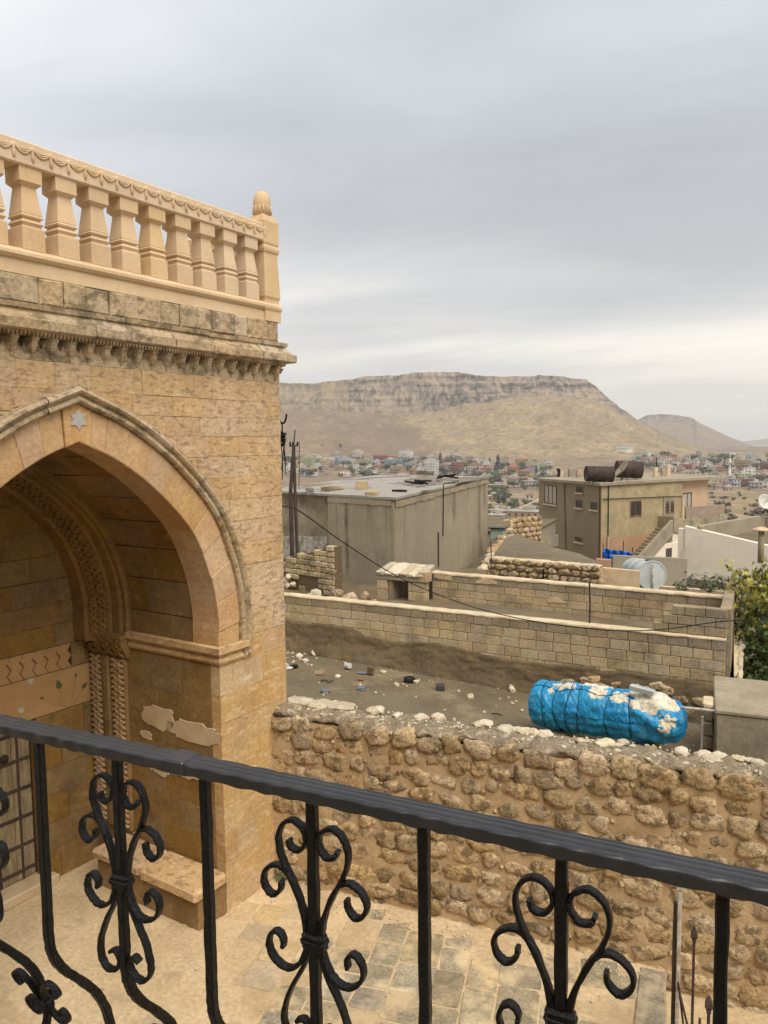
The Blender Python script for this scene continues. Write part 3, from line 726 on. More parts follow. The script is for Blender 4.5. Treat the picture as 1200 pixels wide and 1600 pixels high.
# carved pilasters and capital under the rib
for side, t0 in ((1, .74), (-1, 3.54)):
    sx = side
    def pf(u, v, d, y0, y1, nvv, z0, z1, base): return (t0 + sx * (base + d), lerp(y0, y1, u / 1.0), lerp(z0, z1, v / nvv))
    for y0, y1 in ((-1.35, -1.58), (-1.72, -1.94)):
        a, b = sorted((t0 - sx * .1, t0 + sx * .035)); MB().rbox(a, b, y1, y0, .45, 2.345, .012).build('pilaster', M['inner'], bld)
        tracery(lambda u, v, d, y0=y0, y1=y1: pf(u, v, d, y0 - .03, y1 + .03, 15, .5, 2.31, .035), 1, 15, .10, .022, 'tracery_panel', 'ashlar', bld)
    a, b = sorted((t0 - sx * .1, t0 + sx * .055)); MB().rbox(a, b, -1.705, -1.60, .45, 2.345, .02).build('pilaster', M['inner'], bld)
    a, b = sorted((t0 - sx * .1, t0 + sx * .02)); MB().rbox(a, b, -1.95, -1.33, 0, .45, .01).build('pilaster_base', M['inner'], bld)
    m = MB(); m.grid(1, 5, lambda i, j: (t0 + sx * interp(j * 5, [(0, .04), (1, .05), (2, .075), (3, .10), (4, .12), (5, .12)]), lerp(-1.30, -1.97, i), 2.345 + .21 * j))
    m.grid(1, 5, lambda i, j: (lerp(t0 - sx * .1, t0 + sx * interp(j * 5, [(0, .04), (1, .05), (2, .075), (3, .10), (4, .12), (5, .12)]), i), -1.30, 2.345 + .21 * j))
    a, b = sorted((t0 - sx * .1, t0 + sx * .13)); m.box(a, b, -1.98, -1.285, 2.555, 2.60)
    m.build('capital', M['inner'], bld)
    tracery(lambda u, v, d: (t0 + sx * (lerp(.055, .115, v) + d), lerp(-1.33, -1.95, u / 4), 2.36 + .18 * v), 4, 1, .09, .022, 'capital_carving', 'inner', bld)
# impost moulding along the jamb and round the corner onto the facade
ip = [(0, 2.455), (.022, 2.46), (.034, 2.485), (.03, 2.51), (.016, 2.525), (.022, 2.545), (.05, 2.565), (.06, 2.572), (.06, 2.63), (0, 2.632)]
for side, t0 in ((1, .74), (-1, 3.54)):
    m = MB(); path = [(-1.28, 'j'), (0, 'c'), (.36, 'f')]
    def ipt(i, j):
        d, z = ip[round(j * (len(ip) - 1))]; k_ = round(i * 2)
        if k_ == 0: return (t0 + side * d, -1.285, z)
        if k_ == 1: return (t0 + side * d, d, z)
        return (t0 - side * .36, d, z)
    m.grid(2, len(ip) - 1, ipt); m.add([(t0 - side * .36, d, z) for d, z in ip], [tuple(range(len(ip)))])
    m.build('impost', M['ashlar'], bld)
# mortar patches on the jamb
def blob(u0, u1, v0, v1, n=26, j=.18):
    P = []
    for i in range(n):
        a = 2 * math.pi * i / n; r = 1 + rnd.uniform(-j, j); c, s_ = math.cos(a), math.sin(a)
        c = math.copysign(abs(c) ** .55, c); s_ = math.copysign(abs(s_) ** .55, s_)
        P.append(((u0 + u1) / 2 + (u1 - u0) / 2 * c * r, (v0 + v1) / 2 + (v1 - v0) / 2 * s_ * r))
    return P
jf = lambda u, v, d: (.74 + d, u, v)
for (a, b, c, d) in ((-1.12, -.68, 1.66, 1.90), (-.72, -.02, 1.63, 1.83), (-1.05, -.74, 1.18, 1.46), (-.8, -.3, 1.24, 1.40), (-1.18, -1.0, 1.52, 1.6)):
    MB().prism(blob(a, b, c, d), jf, .001, .009, .004).build('mortar_patch', M['patch'], bld)
wf = lambda u, v, d: (u, d, v)
MB().prism(blob(-.12, .0, .02, .3), wf, .001, .012, .006).build('mortar_patch', M['patch'], bld)
# bench in the recess
bench = MB().rbox(.74, 1.10, -1.5, .0, -.02, .30, .01, .003).build('stone_bench', M['inner'], bld)
for y0, y1 in ((-1.5, -.78), (-.775, .03)):
    MB().rbox(.745, 1.16, y0 + .003, y1, .302, .42, .03, .008).build('bench_slab', M['ashlar'], bench)
# muqarnas frieze, cornice, parapet stones
mz0, mz1 = 5.16, 5.345
def pend_mesh():
    m = MB()
    s_ = .155
    prof = [(.066, mz1), (.066, mz1 - .05), (.058, mz1 - .055), (.046, mz1 - .09), (.050, mz1 - .095), (.028, mz1 - .135), (.015, mz1 - .14), (.012, mz1 - .165), (.004, mz1 - .175)]
    vs = []; n = 4
    for r, z in prof:
        r *= .88
        for k_ in range(n):
            a = math.pi * k_ / (n - 1); vs.append((math.cos(a) * r, math.sin(a) * r * 1.3, z))
    m.add(vs, [(i * n + k_, i * n + k_ + 1, (i + 1) * n + k_ + 1, (i + 1) * n + k_) for i in range(len(prof) - 1) for k_ in range(n - 1)])
    for dx in (-.0775, .0775):   # small upper teeth between the drops
        for z0_, r in ((mz1, .034), (mz1 - .05, .026)):
            m.add([(dx - r, 0, z0_), (dx, r * 2.2, z0_), (dx + r, 0, z0_), (dx, 0, z0_ - .055), (dx, r * .7, z0_ - .045)], [(0, 1, 4), (1, 2, 4), (0, 4, 3), (2, 3, 4), (0, 1, 2)])
    for k_ in range(5):
        dx = -.0775 + .155 * k_ / 5 + .0155
        m.add([(dx - .015, .02, mz1 + .003), (dx + .015, .02, mz1 + .003), (dx + .015, .098, mz1 + .003), (dx - .015, .098, mz1 + .003), (dx, .085, mz1 - .035), (dx, .02, mz1 - .03)], [(0, 1, 2, 3), (2, 3, 4), (0, 3, 4, 5), (1, 2, 4, 5)])
    return m.mesh('pendant', M['ashlar_top'])
pm = pend_mesh()
for i in range(33): mk('muqarnas_pendant', pm, bld, (-.14 + .155 * i, 0, 0))
MB().box(-.21, 4.9, -.2, -.001, 5.155, 5.36).build('frieze_back', M['ashlar_top'], bld)
cp = [(0, 5.345), (.115, 5.348), (.128, 5.36), (.128, 5.425), (.10, 5.43), (.085, 5.455), (.05, 5.49), (.046, 5.505), (.062, 5.51), (.066, 5.545), (.02, 5.555), (0, 5.556)]
us = splits(-.21, 4.9, .30, .50)
for i, (a, b) in enumerate(zip(us, us[1:])):
    m = MB(); dz = rnd.uniform(-.006, .006); dd = rnd.uniform(-.006, .008); e0 = -.0; 
    for sgn in (0,):
        xa, xb = a + .004, b - .004
        q = [[(xa + (-p[0] - .0 if i == 0 else rnd.uniform(-.004, .004)), p[0] + dd * (p[0] > 0), p[1] + dz) for p in cp], [(xb + rnd.uniform(-.004, .004), p[0] + dd * (p[0] > 0), p[1] + dz) for p in cp]]
        n = len(cp); m.add(q[0] + q[1] + ([(p[0][0] * 0 - .21 - cp[k_][0], -.35, p[0][2] if False else q[0][k_][2]) for k_, p in enumerate(zip(q[0]))] if i == 0 else []),
              [(k_, k_ + 1, n + k_ + 1, n + k_) for k_ in range(n - 1)] + ([(k_, k_ + 1, 2 * n + k_ + 1, 2 * n + k_) for k_ in range(n - 1)] if i == 0 else [tuple(range(n))]) + [tuple(range(n, 2 * n))])
    m.build('cornice_stone', M['ashlar_top'], bld)
blocks(bld, -.21, 4.9, [5.56, 5.755], .17, .40, wallf, 'ashlar_top', name='parapet_stone', d0=-.25, jd=.010, ch=.014)
# new plaster plinth and torus, then balustrade
bal = thing('stone_balustrade', 'new pale limestone balustrade with square balusters and swagged rail on the portal roof', 'balustrade', K, -R(101))
pl = [(-.25, 5.757), (-.01, 5.757), (-.015, 5.84), (-.02, 5.862), (.0, 5.868), (.018, 5.888), (.018, 5.91), (.0, 5.935), (-.03, 5.945), (-.25, 5.946)]
m = MB(); m.grid(40, len(pl) - 1, lambda i, j: (lerp(-.215, 4.9, i), pl[round(j * (len(pl) - 1))][0] + .003 * noise.noise(V((i * 30, j * 3, 0))), pl[round(j * (len(pl) - 1))][1])); m.add([(-.215, d, z) for d, z in pl], [tuple(range(len(pl)))])
m.build('plinth', M['balustrade'], bal)
bp = [(.090, 5.945), (.090, 6.10), (.078, 6.107), (.073, 6.118), (.080, 6.130), (.086, 6.14), (.080, 6.152), (.072, 6.16), (.070, 6.17), (.082, 6.176), (.086, 6.187), (.078, 6.199), (.080, 6.205), (.058, 6.385), (.058, 6.395), (.088, 6.425), (.088, 6.525)]
bm_ = MB(); bm_.lathe(bp, (0, 0, 0), 4, True)
bmesh_ = bm_.mesh('baluster', M['balustrade'])
for i in range(17): mk('baluster', bmesh_, bal, (.125 + .2865 * i, -.11, 0), (0, 0, rnd.uniform(-.012, .012)))
for i in range(9): mk('baluster', bmesh_, bal, (-.125, -.45 - .2865 * i, 0))
MB().rbox(-.06, 4.9, -.215, -.005, 6.526, 6.70, .012).build('coping', M['balustrade'], bal)
MB().rbox(-.235, -.02, -3.1, -.24, 6.526, 6.70, .012).build('coping', M['balustrade'], bal)
MB().rbox(-.23, -.02, -3.1, -.24, 5.76, 5.946, .012).build('plinth', M['balustrade'], bal)
# swags
sm_ = MB()
for rr, dz in ((.008, 0), (.007, .021), (.006, .040)):
    P = [( -.066 + .132 * i / 8, 0, 6.655 - dz * .0 - (.048 - dz * .75) * (1 - ((i - 4) / 4) ** 2)) for i in range(9)]
    sm_.tube(P, rr, 5)
sm_.lathe([(.001, 6.555), (.012, 6.575), (.016, 6.60), (.012, 6.63), (.016, 6.645), (.012, 6.662)], (-.072, 0, 0), 6)
sme = sm_.mesh('swag', M['balustrade'], True)
for i in range(33): mk('swag', sme, bal, (.03 + .144 * i, -.001, 0))
post = [(.115, 5.757), (.115, 5.86), (.122, 5.868), (.128, 5.888), (.122, 5.908), (.104, 5.93), (.104, 5.97), (.115, 6.0), (.100, 6.36), (.100, 6.42), (.112, 6.44), (.116, 6.465), (.112, 6.488), (.104, 6.50), (.112, 6.52), (.112, 6.73), (.085, 6.79), (.075, 6.80)]
m = MB(); m.lathe(post, (-.135, -.11, 0), 4, True); m.build('corner_post', M['balustrade'], bal)
fin = [(.07, 6.80), (.086, 6.812), (.086, 6.90), (.088, 6.91), (.086, 6.955), (.073, 7.0), (.048, 7.03), (.014, 7.045), (.004, 7.046)]
f_ = MB(); f_.lathe(fin, (-.135, -.11, 0), 18)
fo = f_.build('finial', M['balustrade'], bal, True)
m = MB()
for k_ in range(14):
    a = 2 * math.pi * k_ / 14
    c = V((-.135 + .088 * math.cos(a), -.11 + .088 * math.sin(a), 0)); o_ = V((math.cos(a), math.sin(a), 0))
    m.tube([c + o_ * .0 + V((0, 0, 6.815)), c + o_ * .001 + V((0, 0, 6.85)), c + o_ * .001 + V((0, 0, 6.87)), c + V((0, 0, 6.89))], .009, 5)
m.build('finial_leaf_ring', M['balustrade'], fo, True)
# hook with tangled cables on the far corner of the portal
hk = thing('cable_hook', 'black iron hook holding a tangle of old cables on the portal corner', 'cable hook', at_y(437, 700, 7.12))
o_ = hk.location
loc = lambda x, y: at_y(x, y, 7.12) - o_
m = MB(); m.tube(catmull([loc(433, 648), loc(436, 655), loc(440, 661), loc(445, 659), loc(448, 647)], 4), .011, 6); m.tube([loc(441, 661), loc(441, 672), loc(434, 690)], .008); m.build('hook', M['iron'], hk, True)
m = MB()
for k_ in range(16):
    c = V(loc(440 + rnd.uniform(-4, 4), 680 + rnd.uniform(-5, 9))); m.tube(catmull([c + V((rnd.uniform(-.05, .05), rnd.uniform(-.04, .04), rnd.uniform(-.07, .05))) for q in range(5)], 3), .006, 5)
m.lathe([(.01, 0), (.035, .01), (.035, .05), (.012, .06)], loc(438, 683), 8); m.build('cable_tangle', M['black'], hk, True)
m = MB()
for x0, x1, yb in ((436, 437, 772), (438, 441, 750), (443, 440, 735), (445, 448, 728), (441, 447, 742)):
    m.tube(catmull([loc(x0, 688), loc((x0 + x1) / 2 + rnd.uniform(-2, 2), (688 + yb) / 2), loc(x1, yb)], 5), .0045, 5)
m.build('hanging_cable', M['black'], hk, True)

# ------------------------------------------------------------------ courtyard
m = MB()
def court(i, j):
    x = lerp(-10.5, -.19, i); y = lerp(1.3, 6.9, j)
    return (x, y, .012 * fnoise((x, y, 2), .8, 3) + .02 * max(0, (y - 6.3)) * 2)
m.grid(90, 50, court); m.add([(-.19, 1.3, .005), (-.19, 6.9, .02), (-.19, 6.9, -.4), (-.19, 1.3, -.4)], [(0, 1, 2, 3)])
yardfloor = tag(m.build('courtyard', M['sand'], None, True, False), 'sandy courtyard floor with worn paving below the railing', None, None, 'structure')
m = MB(); m.grid(40, 40, lambda i, j: (lerp(-.19, 5, i), lerp(1.0, 7.0, j), -.165 + .012 * fnoise((i * 5, j * 6, 4), 1, 3)))
tag(m.build('lower_path', M['sand'], None, True, False), 'lower sandy path beyond the paved edge', None, None, 'structure')
# paving slabs, laid in strips that run away from the portal
ang = R(-8)
cu, su = math.cos(ang), math.sin(ang)
u = -2.3
while u < 2.15:
    wu = rnd.uniform(.26, .36); v = -.2 + rnd.uniform(-.3, 0)
    while v < 3.4:
        lv = rnd.uniform(.24, .46)
        P = []
        for a, b in ((u, v), (u + wu - .016, v), (u + wu - .016, v + lv - .016), (u, v + lv - .016)):
            a += rnd.uniform(-.012, .012); b += rnd.uniform(-.012, .012)
            P.append((-2.2 + a * cu - b * su * 1, 6.2 - b * cu - a * su))
        cxx = sum(p[0] for p in P) / 4; cyy = sum(p[1] for p in P) / 4
        gone = fnoise((cxx * .9, cyy * .9, 6)) 
        if max(p[0] for p in P) < -.21 and max(p[1] for p in P) < 6.62 and gone < .42 and (cxx > -3.1 + .5 * fnoise((cyy, 3, 3)) or rnd.random() < .45):
            cut = []
            for i in range(4):      # clipped, worn corners
                a, b, c = V(P[i - 1]), V(P[i]), V(P[(i + 1) % 4]); q = rnd.uniform(.02, .10)
                cut += [tuple(b.lerp(a, q)), tuple(b.lerp(c, q))]
            z0 = .012 * fnoise((cxx, cyy, 2), .8, 3)
            MB().prism(cut, lambda x_, y_, d: (x_, y_, d + z0), -.03, rnd.uniform(.004, .010), .004).build('paving_slab', M['tile' if cxx > -3.0 + .7 * fnoise((cyy * 2, cxx, 3)) else 'tile_pale'], yardfloor)
        v += lv
    u += wu
x0 = -.42
yy = 1.8
while yy < 6.5:
    L = rnd.uniform(.5, .9)
    MB().rbox(-.40, -.17 + rnd.uniform(-.015, .01), yy, min(6.6, yy + L) - .01, -.17, .022 + rnd.uniform(-.004, .004), .012, .006).build('edge_kerb', M['tile'], yardfloor); yy += L
m = MB()
for k_ in range(420):    # grit and crumbs along the wall foot
    if rnd.random() < .6: x_, y_ = rnd.uniform(-4, -.3), 6.6 - abs(rnd.gauss(0, .14))
    else: x_, y_ = rnd.uniform(-5, -.3), rnd.uniform(3.5, 6.5)
    r = rnd.uniform(.004, .013); m.lathe([(r * .6, -r * .3), (r, r * .3), (r * .5, r)], (x_, y_, .012 * fnoise((x_, y_, 2), .8, 3) + .012), 5)
tag(m.build('grit', M['pale']), 'crumbs of stone and grit along the foot of the rubble wall', None, None, 'stuff')
# ------------------------------------------------------------------ rubble wall
rw = thing('rubble_wall', 'rough honey-coloured rubble wall with thick mortar and a ragged cement top, across the courtyard', 'wall', (-4.03, 6.66, 0))
SM = [rock_mesh(i, 3, .19, M['rubble']) for i in range(22)]
m = MB()
m.grid(150, 44, lambda i, j: (lerp(-.02, 6.6, i), .020 * fnoise((i * 26, j * 7, 1), 1, 4) - .012, lerp(-.35, 1.74, j)))
m.grid(60, 2, lambda i, j: (lerp(-.02, 6.6, i), .44, lerp(-.4, 1.74, j)))
m.build('mortar', M['rubble_mortar'], rw, True, False)
z = -.30; row = 0
while z < 1.74:
    hrow = (rnd.uniform(.16, .20) if z < 1.2 else (1.80 - z) / max(1, round((1.80 - z) / .195)))
    top = z > 1.54
    x = rnd.uniform(-.06, .03)
    while x < 6.5:
        wd = rnd.choice((.20, .24, .27, .30) if top else (.15, .19, .22, .25, .28, .33)) * rnd.uniform(.9, 1.1)
        hh = hrow * rnd.uniform(.80, 1.04)
        if x < 6.4 and z + hrow > (-.08 if x < 3.8 else -.35):
            cxx = max(.10 if False else x + wd / 2, wd * .5); cz = z + hrow / 2 + rnd.uniform(-.025, .025)
            if True:
                o = mk('stone', rnd.choice(SM), rw, (cxx, (.012 if top else .026) + rnd.uniform(-.014, .018), cz + (rnd.uniform(-.05, .01) if top else 0)), (0, rnd.choice((0, math.pi)) + rnd.uniform(-.16, .16), 0),
                       (wd * .545, rnd.uniform(.060, .085), hh * .57))
                if rnd.random() < .5:
                    q = rnd.uniform(.016, .032); mk('stone', rnd.choice(SM), rw, (x + wd + .01, .0, cz + rnd.uniform(-.06, .06)), (0, rnd.uniform(-1, 1), 0), (q, .035, q * rnd.uniform(.6, 1)))
        x += wd + rnd.uniform(.0, .03)
    z += hrow; row += 1
m = MB()
def capf(i, j):
    x = lerp(-.05, 6.6, i); prof_ = [(.10, 1.66), (.02, 1.73), (.005, 1.765), (.06, 1.80), (.15, 1.815), (.24, 1.81), (.32, 1.80), (.40, 1.78), (.46, 1.70), (.46, 1.4)]
    q = j * 9; a = min(8, int(q)); t = q - a; y, z_ = lerp(prof_[a][0], prof_[a + 1][0], t), lerp(prof_[a][1], prof_[a + 1][1], t)
    nz = fnoise((x * 3.2, y * 3.2, 3), 1, 4); n2 = fnoise((x * 13, y * 13, z_ * 13), 1, 3)
    low = .085 * fnoise((x * 2.6, 1, 5), 1, 4) if j < .3 else 0
    return (x, y + .02 * n2 - .035 * nz, z_ + .035 * nz + .024 * n2 + low)
m.grid(300, 30, capf); m.build('cement_cap', M['cap'], rw, True, False)
PS = [rock_mesh(i + 40, 3, .16, M['pale']) for i in range(8)]
for k_ in range(62):
    x = rnd.uniform(.1, 6.4); y = rnd.choice((rnd.uniform(.29, .40), rnd.uniform(.27, .40), rnd.uniform(.05, .3))); sz = rnd.uniform(.025, .072) if y > .26 else rnd.uniform(.015, .04)
    mk('cap_stone', rnd.choice(PS), rw, (x, y, 1.80 + sz * .15), (0, 0, rnd.uniform(0, 3)), (sz * rnd.uniform(1, 1.8), sz, sz * rnd.uniform(.4, .7)))
for x in (.16, .40, .64): mk('cap_stone', rnd.choice(PS), rw, (x, .30, 1.825), (0, 0, rnd.uniform(-.2, .2)), (.15, .10, .035))
m = MB()
for k_ in range(420):
    x, y = rnd.uniform(0, 6.5), rnd.uniform(.04, .40); r = rnd.uniform(.004, .015)
    m.rbox(x - r * rnd.uniform(.7, 1.6), x + r, y - r, y + r * rnd.uniform(.7, 1.5), 1.80, 1.812 + r * .7, r * .3, r * .3)
tag(m.build('cap_grit', M['pale'], rw), None, None, None, 'stuff')
# ------------------------------------------------------------------ yard behind it and terraces of the lower town
def yz(x, y): return .06 - .028 * (y - 11) - .030 * (x + 4) + .03 * fnoise((x, y, 1), .7, 3)
m = MB(); m.grid(80, 60, lambda i, j: (lerp(-14.5, 4, i), lerp(7.2, 15.2, j), yz(lerp(-14.5, 4, i), lerp(7.2, 15.2, j))))
tag(m.build('yard', M['mud'], None, True, False), 'bare mud yard behind the rubble wall', None, None, 'structure')
m = MB(); m.box(-34, 30, 14.75, 30, -6, -.5); m.box(-34, 30, 2, 14.75, -6, -.75)
tag(m.build('terrace', M['mud']), 'packed earth terrace carrying the nearer walls and roofs', None, None, 'structure')
def wall_on(name, label, cat, A, B, **k_):
    d = V(B) - V(A); L = d.length
    r = thing(name, label, cat, (A[0], A[1], 0), math.atan2(d.y, d.x), k_.get('group')); return r, L
frontf = lambda u, v, d: (u, -d, v)
def coping(root, L, z, th, wob=.012, mt='coping', x0=0, name='coping', y0=-.01, dz=.03):
    m = MB()
    pr = [(y0, -.012), (y0 - .006, dz * .5), (y0 + .03, dz), (y0 + th * .5, dz * 1.2), (y0 + th - .03, dz), (y0 + th, -.01)]
    n = max(8, int((L - x0) / .06))
    m.grid(n, 5, lambda i, j: (lerp(x0, L, i), pr[round(j * 5)][0] + wob * .7 * fnoise((i * L * 6, j * 3, z), 1, 2), z + pr[round(j * 5)][1] + wob * fnoise((i * L * 4, j * 2, z + 3), 1, 3)))
    return m.build(name, M[mt], root, True, False)
# nearer block wall
B1, L1 = wall_on('block_wall', 'long low wall of cut stone blocks with its lower half smeared in dark mud plaster', 'wall', (-8.6, 14.53), (.43, 13.5))
blocks(B1, -3.4, L1, [.37, .55, .73, .91, 1.09], .29, .37, frontf, 'block', name='block', d0=-.2, jd=.006, ch=.009)
blocks(B1, -3.4, L1, [1.09, 1.265], .29, .37, frontf, 'block_old', name='block', d0=-.2, jd=.006, ch=.009)
MB().box(-3.4, L1, .012, .24, -.6, 1.262).build('joint_core', M['joint'], B1)
coping(B1, L1, 1.265, .25, x0=-3.4)
for r_, (za, zb, xa) in enumerate(((1.30, 1.455, L1 - 1.15), (1.455, 1.61, L1 - 1.0), (1.61, 1.765, L1 - .85))):
    blocks(B1, xa, L1, [za, zb], .26, .34, lambda u, v, d: (u, .05 - d, v), 'block_old', name='block', d0=-.16, jd=.006, ch=.009)
MB().box(L1 - .84, L1 - .01, .065, .2, 1.27, 1.75).build('joint_core', M['joint'], B1)
bn = FMI  # (unused name kept local)
N1 = V((-(13.5 - 14.53), .43 + 8.6, 0)).normalized()
B1I = (Matrix.Translation((-8.6, 14.53, 0)) @ Matrix.Rotation(math.atan2(13.5 - 14.53, 9.03), 4, 'Z')).inverted()
edge = [(440, 962), (470, 972), (520, 975), (560, 984), (570, 992), (620, 1003), (660, 1002), (720, 1012), (790, 1030), (850, 1036), (920, 1042), (990, 1050), (1050, 1058), (1100, 1064), (1140, 1072)]
ed = [(lambda P: (P.x, P.z))(B1I @ at_pl(px, py, (-8.6, 14.5, 0), N1)) for px, py in edge]
m = MB()
def mudf(i, j):
    x = lerp(-3.4, L1 - .05, i); wx = B1.location.x + x * .993; wy = 14.53 - x * .114
    zt = interp(x, ed) + .035 * fnoise((x * 3, 0, 1), 1, 3); zb = yz(wx, wy) - .08
    t = j; z = lerp(zb, zt, t); y = -.035 - .20 * (1 - t) ** 1.6 - .035 * fnoise((x * 2.2, z * 4, 2), 1, 4) - .02 * fnoise((x * 8, z * 12, 2), 1, 3)
    if j > .97: y = .02
    return (x, y, z)
m.grid(220, 22, mudf); m.build('mud_plaster', M['mudwall'], B1, True, False)
for k_ in range(20):
    x = rnd.uniform(L1 - 2.6, L1 - .1); z_ = rnd.uniform(.02, .40); sz = rnd.uniform(.06, .11)
    mk('stone', rnd.choice(SM), B1, (x, -.10, z_), (0, rnd.uniform(-.3, .3), 0), (sz * 1.3, .05, sz * .75))
# upper roof terrace and the second wall
m = MB(); A, B = V((-8.4, 14.7)), V((.5, 13.72)); Cc, D = V((-8.2, 17.9)), V((.6, 16.5))
m.grid(60, 16, lambda i, j: (lambda p: (p.x, p.y, .80 + .045 * fnoise((p.x, p.y, 7), .9, 3) - (.28 if p.x < -7.2 else 0) * min(1, (-7.2 - p.x) / .5 if p.x < -7.2 else 0)))(A.lerp(B, i).lerp(Cc.lerp(D, i), j)))
tag(m.build('flat_roof', M['mud'], None, True, False), 'mud-covered flat roof between the two block walls', None, None, 'structure')
B2, L2 = wall_on('block_wall', 'second block wall behind the mud roof, topped by a bright mortar line', 'wall', (-5.98, 17.42), (.62, 16.36))
blocks(B2, 0, L2, [.72, .895, 1.07, 1.245], .34, .46, frontf, 'block', name='block', d0=-.16, jd=.006, ch=.009)
blocks(B2, 0, L2, [1.245, 1.42], .34, .46, frontf, 'block_old', name='block', d0=-.16, jd=.006, ch=.009)
MB().box(.0, L2, .012, .20, -.6, 1.417).build('joint_core', M['joint'], B2)
coping(B2, L2, 1.42, .22, .012, 'coping', 0, 'coping', -.015, .045)
for bx in ((1.2, 1.7, 1.28, 1.41), (.1, .5, 1.3, 1.41), (2.9, 3.3, 1.0, 1.1)):
    MB().prism(blob(*bx, 20, .3), frontf, .006, .016, .006).build('mortar_patch', M['patch'], B2)
# return wall closing the roof terrace on the right
B3, L3 = wall_on('return_wall', 'short weathered block wall closing the mud roof on its right, running away', 'wall', (.33, 13.62), (.50, 16.3))
for za, zb in ((.62, .80), (.8, .97), (.97, 1.14), (1.14, 1.30), (1.30, 1.455), (1.455, 1.61), (1.61, 1.765)):
    blocks(B3, 0, L3, [za, zb], .30, .42, lambda u, v, d: (u, .03 + d - .03, v), 'block_old', name='block', d0=-.17, jd=.005, ch=.009)
MB().box(.01, L3, -.15, -.02, -.5, 1.755).build('joint_core', M['joint'], B3)
P = [at_y(1146, 933, 16.3), at_y(1159, 933, 16.3), at_y(1154, 1056, 14.1), at_y(1147, 1056, 14.1)]
rs = thing('ruined_wall', 'pale plastered wall stub sloping down beside the fig tree', 'wall', (P[3].x, P[3].y, -.7))
m = MB(); q = [p - rs.location for p in P]; lo = [V((p.x, p.y, 0)) for p in q]
m.add(q + lo, [(0, 1, 2, 3), (0, 4, 5, 1), (1, 5, 6, 2), (2, 6, 7, 3), (3, 7, 4, 0)]); m.build('plaster', M['coping'], rs)
for k_ in range(16):
    p = q[1].lerp(q[2], k_ / 15); mk('stone', rnd.choice(PS), rs, p + V((.02, 0, -.03 + rnd.uniform(-.03, .03))), (rnd.random(), rnd.random(), 0), (.05, .09, .05))
# niche: low stone stairhead on the mud roof
ni = thing('stone_stairhead', 'small stone stairhead with a dark opening and tilted slab roof on the mud roof', 'stairhead', (-7.32, 17.15, .5), math.atan2(-1.05, 6.6))
blocks(ni, 0, .30, [0, .25, .52, .76], .3, .4, frontf, 'block', name='block', d0=-.25, ch=.012)
blocks(ni, .88, 1.32, [.1, .3, .52, .76], .2, .3, frontf, 'block', name='block', d0=-.25, ch=.012)
MB().rbox(-.03, 1.15, -.02, .3, .765, .89, .012, .008).build('lintel', M['concrete'], ni)
MB().rbox(1.15, 1.38, -.02, .3, .765, 1.02, .012, .008).build('lintel', M['block'], ni)
for k_ in range(6):
    MB().rbox(.02 + .215 * k_, .02 + .215 * k_ + .20, -.06, .62, -.03, .03, .012, .015).build('roof_slab', M['pale'], ni).matrix_local = Matrix.Translation((0, 0, .93)) @ Matrix.Rotation(R(14), 4, 'X')
MB().box(.31, .42, .05, .7, 0, .76).build('jamb', M['block_old'], ni)
MB().box(-.02, 1.35, .66, .8, 0, .96).build('back_wall', M['greyrender'], ni)
for k_ in range(5): mk('stone', rnd.choice(PS), ni, (.45 + .09 * k_, .02 + rnd.uniform(-.05, .05), .06 + .02 * k_), (rnd.random(), 0, rnd.random()), (.09, .07, .09))
# stone heap between the walls
for k_ in range(26):
    px = 454 + 144 * (k_ + rnd.random() * .6) / 26; Y = rnd.uniform(16.2, 17.8); P = at_y(px, 920, Y); big = k_ % 2; sz = rnd.uniform(.11, .16) if big else rnd.uniform(.06, .09); pale = rnd.random() < .4
    o = mk('loose_stone', rnd.choice(PS if pale else SM), None, (P.x, P.y, .56 + sz * .4 + rnd.uniform(0, .06)), (rnd.random() * 3, rnd.random() * 3, rnd.random() * 3), (sz * 1.2, sz, sz * .8))
    tag(o, '%s %s stone in the heap %s, %s' % ('large' if big else 'small', 'pale' if pale else 'brown', 'left of the stairhead', ('by the portal corner', 'below the stone wall stub', 'left of the damp streak', 'under the grey building', 'touching the stairhead')[min(4, int((px - 452) / 29.5))]), 'stone', 'stones heaped beside the stairhead')
m = MB(); m.grid(30, 24, lambda i, j: (lerp(-13, -6.2, i), lerp(15.2, 20.5, j), .42 + .10 * fnoise((i * 8, j * 6, 3), 1, 4)))
tag(m.build('rubble_ground', M['mudwall'], None, True, False), 'rough earth and rubble in front of the grey building', None, None, 'structure')
# rough coursed stone wall at the left with whitewash above
P0, P1 = at_y(440, 872, 19.3), at_y(521, 853, 18.5)
sw, Ls = wall_on('stone_wall', 'old coursed stone wall stub below the flaked whitewash, beside the portal corner', 'wall', (P0.x, P0.y), (P1.x, P1.y))
nrow = 9
for r_ in range(nrow):
    za = .42 + r_ * .155; zt = lerp(P0.z, P1.z, .5)
    us = splits(0, Ls, .18, .34, rnd.uniform(-.2, 0))
    for a, b in zip(us, us[1:]):
        top = lerp(P0.z, P1.z, (a + b) / 2 / Ls)
        if za + .13 > top: continue
        if za < .75 and a < Ls * .75 and rnd.random() < .6: continue
        MB().rbox(a + .008, b - .008, rnd.uniform(-.03, .01), .22, za + .006, za + .148, .02, .012).build('stone', M['block'], sw)
m = MB(); m.add([(0, .03, 0), (Ls, .03, 0), (Ls, .03, P1.z - .03), (0, .03, P0.z - .03), (0, .3, 0), (Ls, .3, 0), (Ls, .3, P1.z - .03), (0, .3, P0.z - .03)], [(0, 1, 2, 3), (3, 2, 6, 7), (1, 5, 6, 2)]); m.build('wall_core', M['mudwall'], sw)
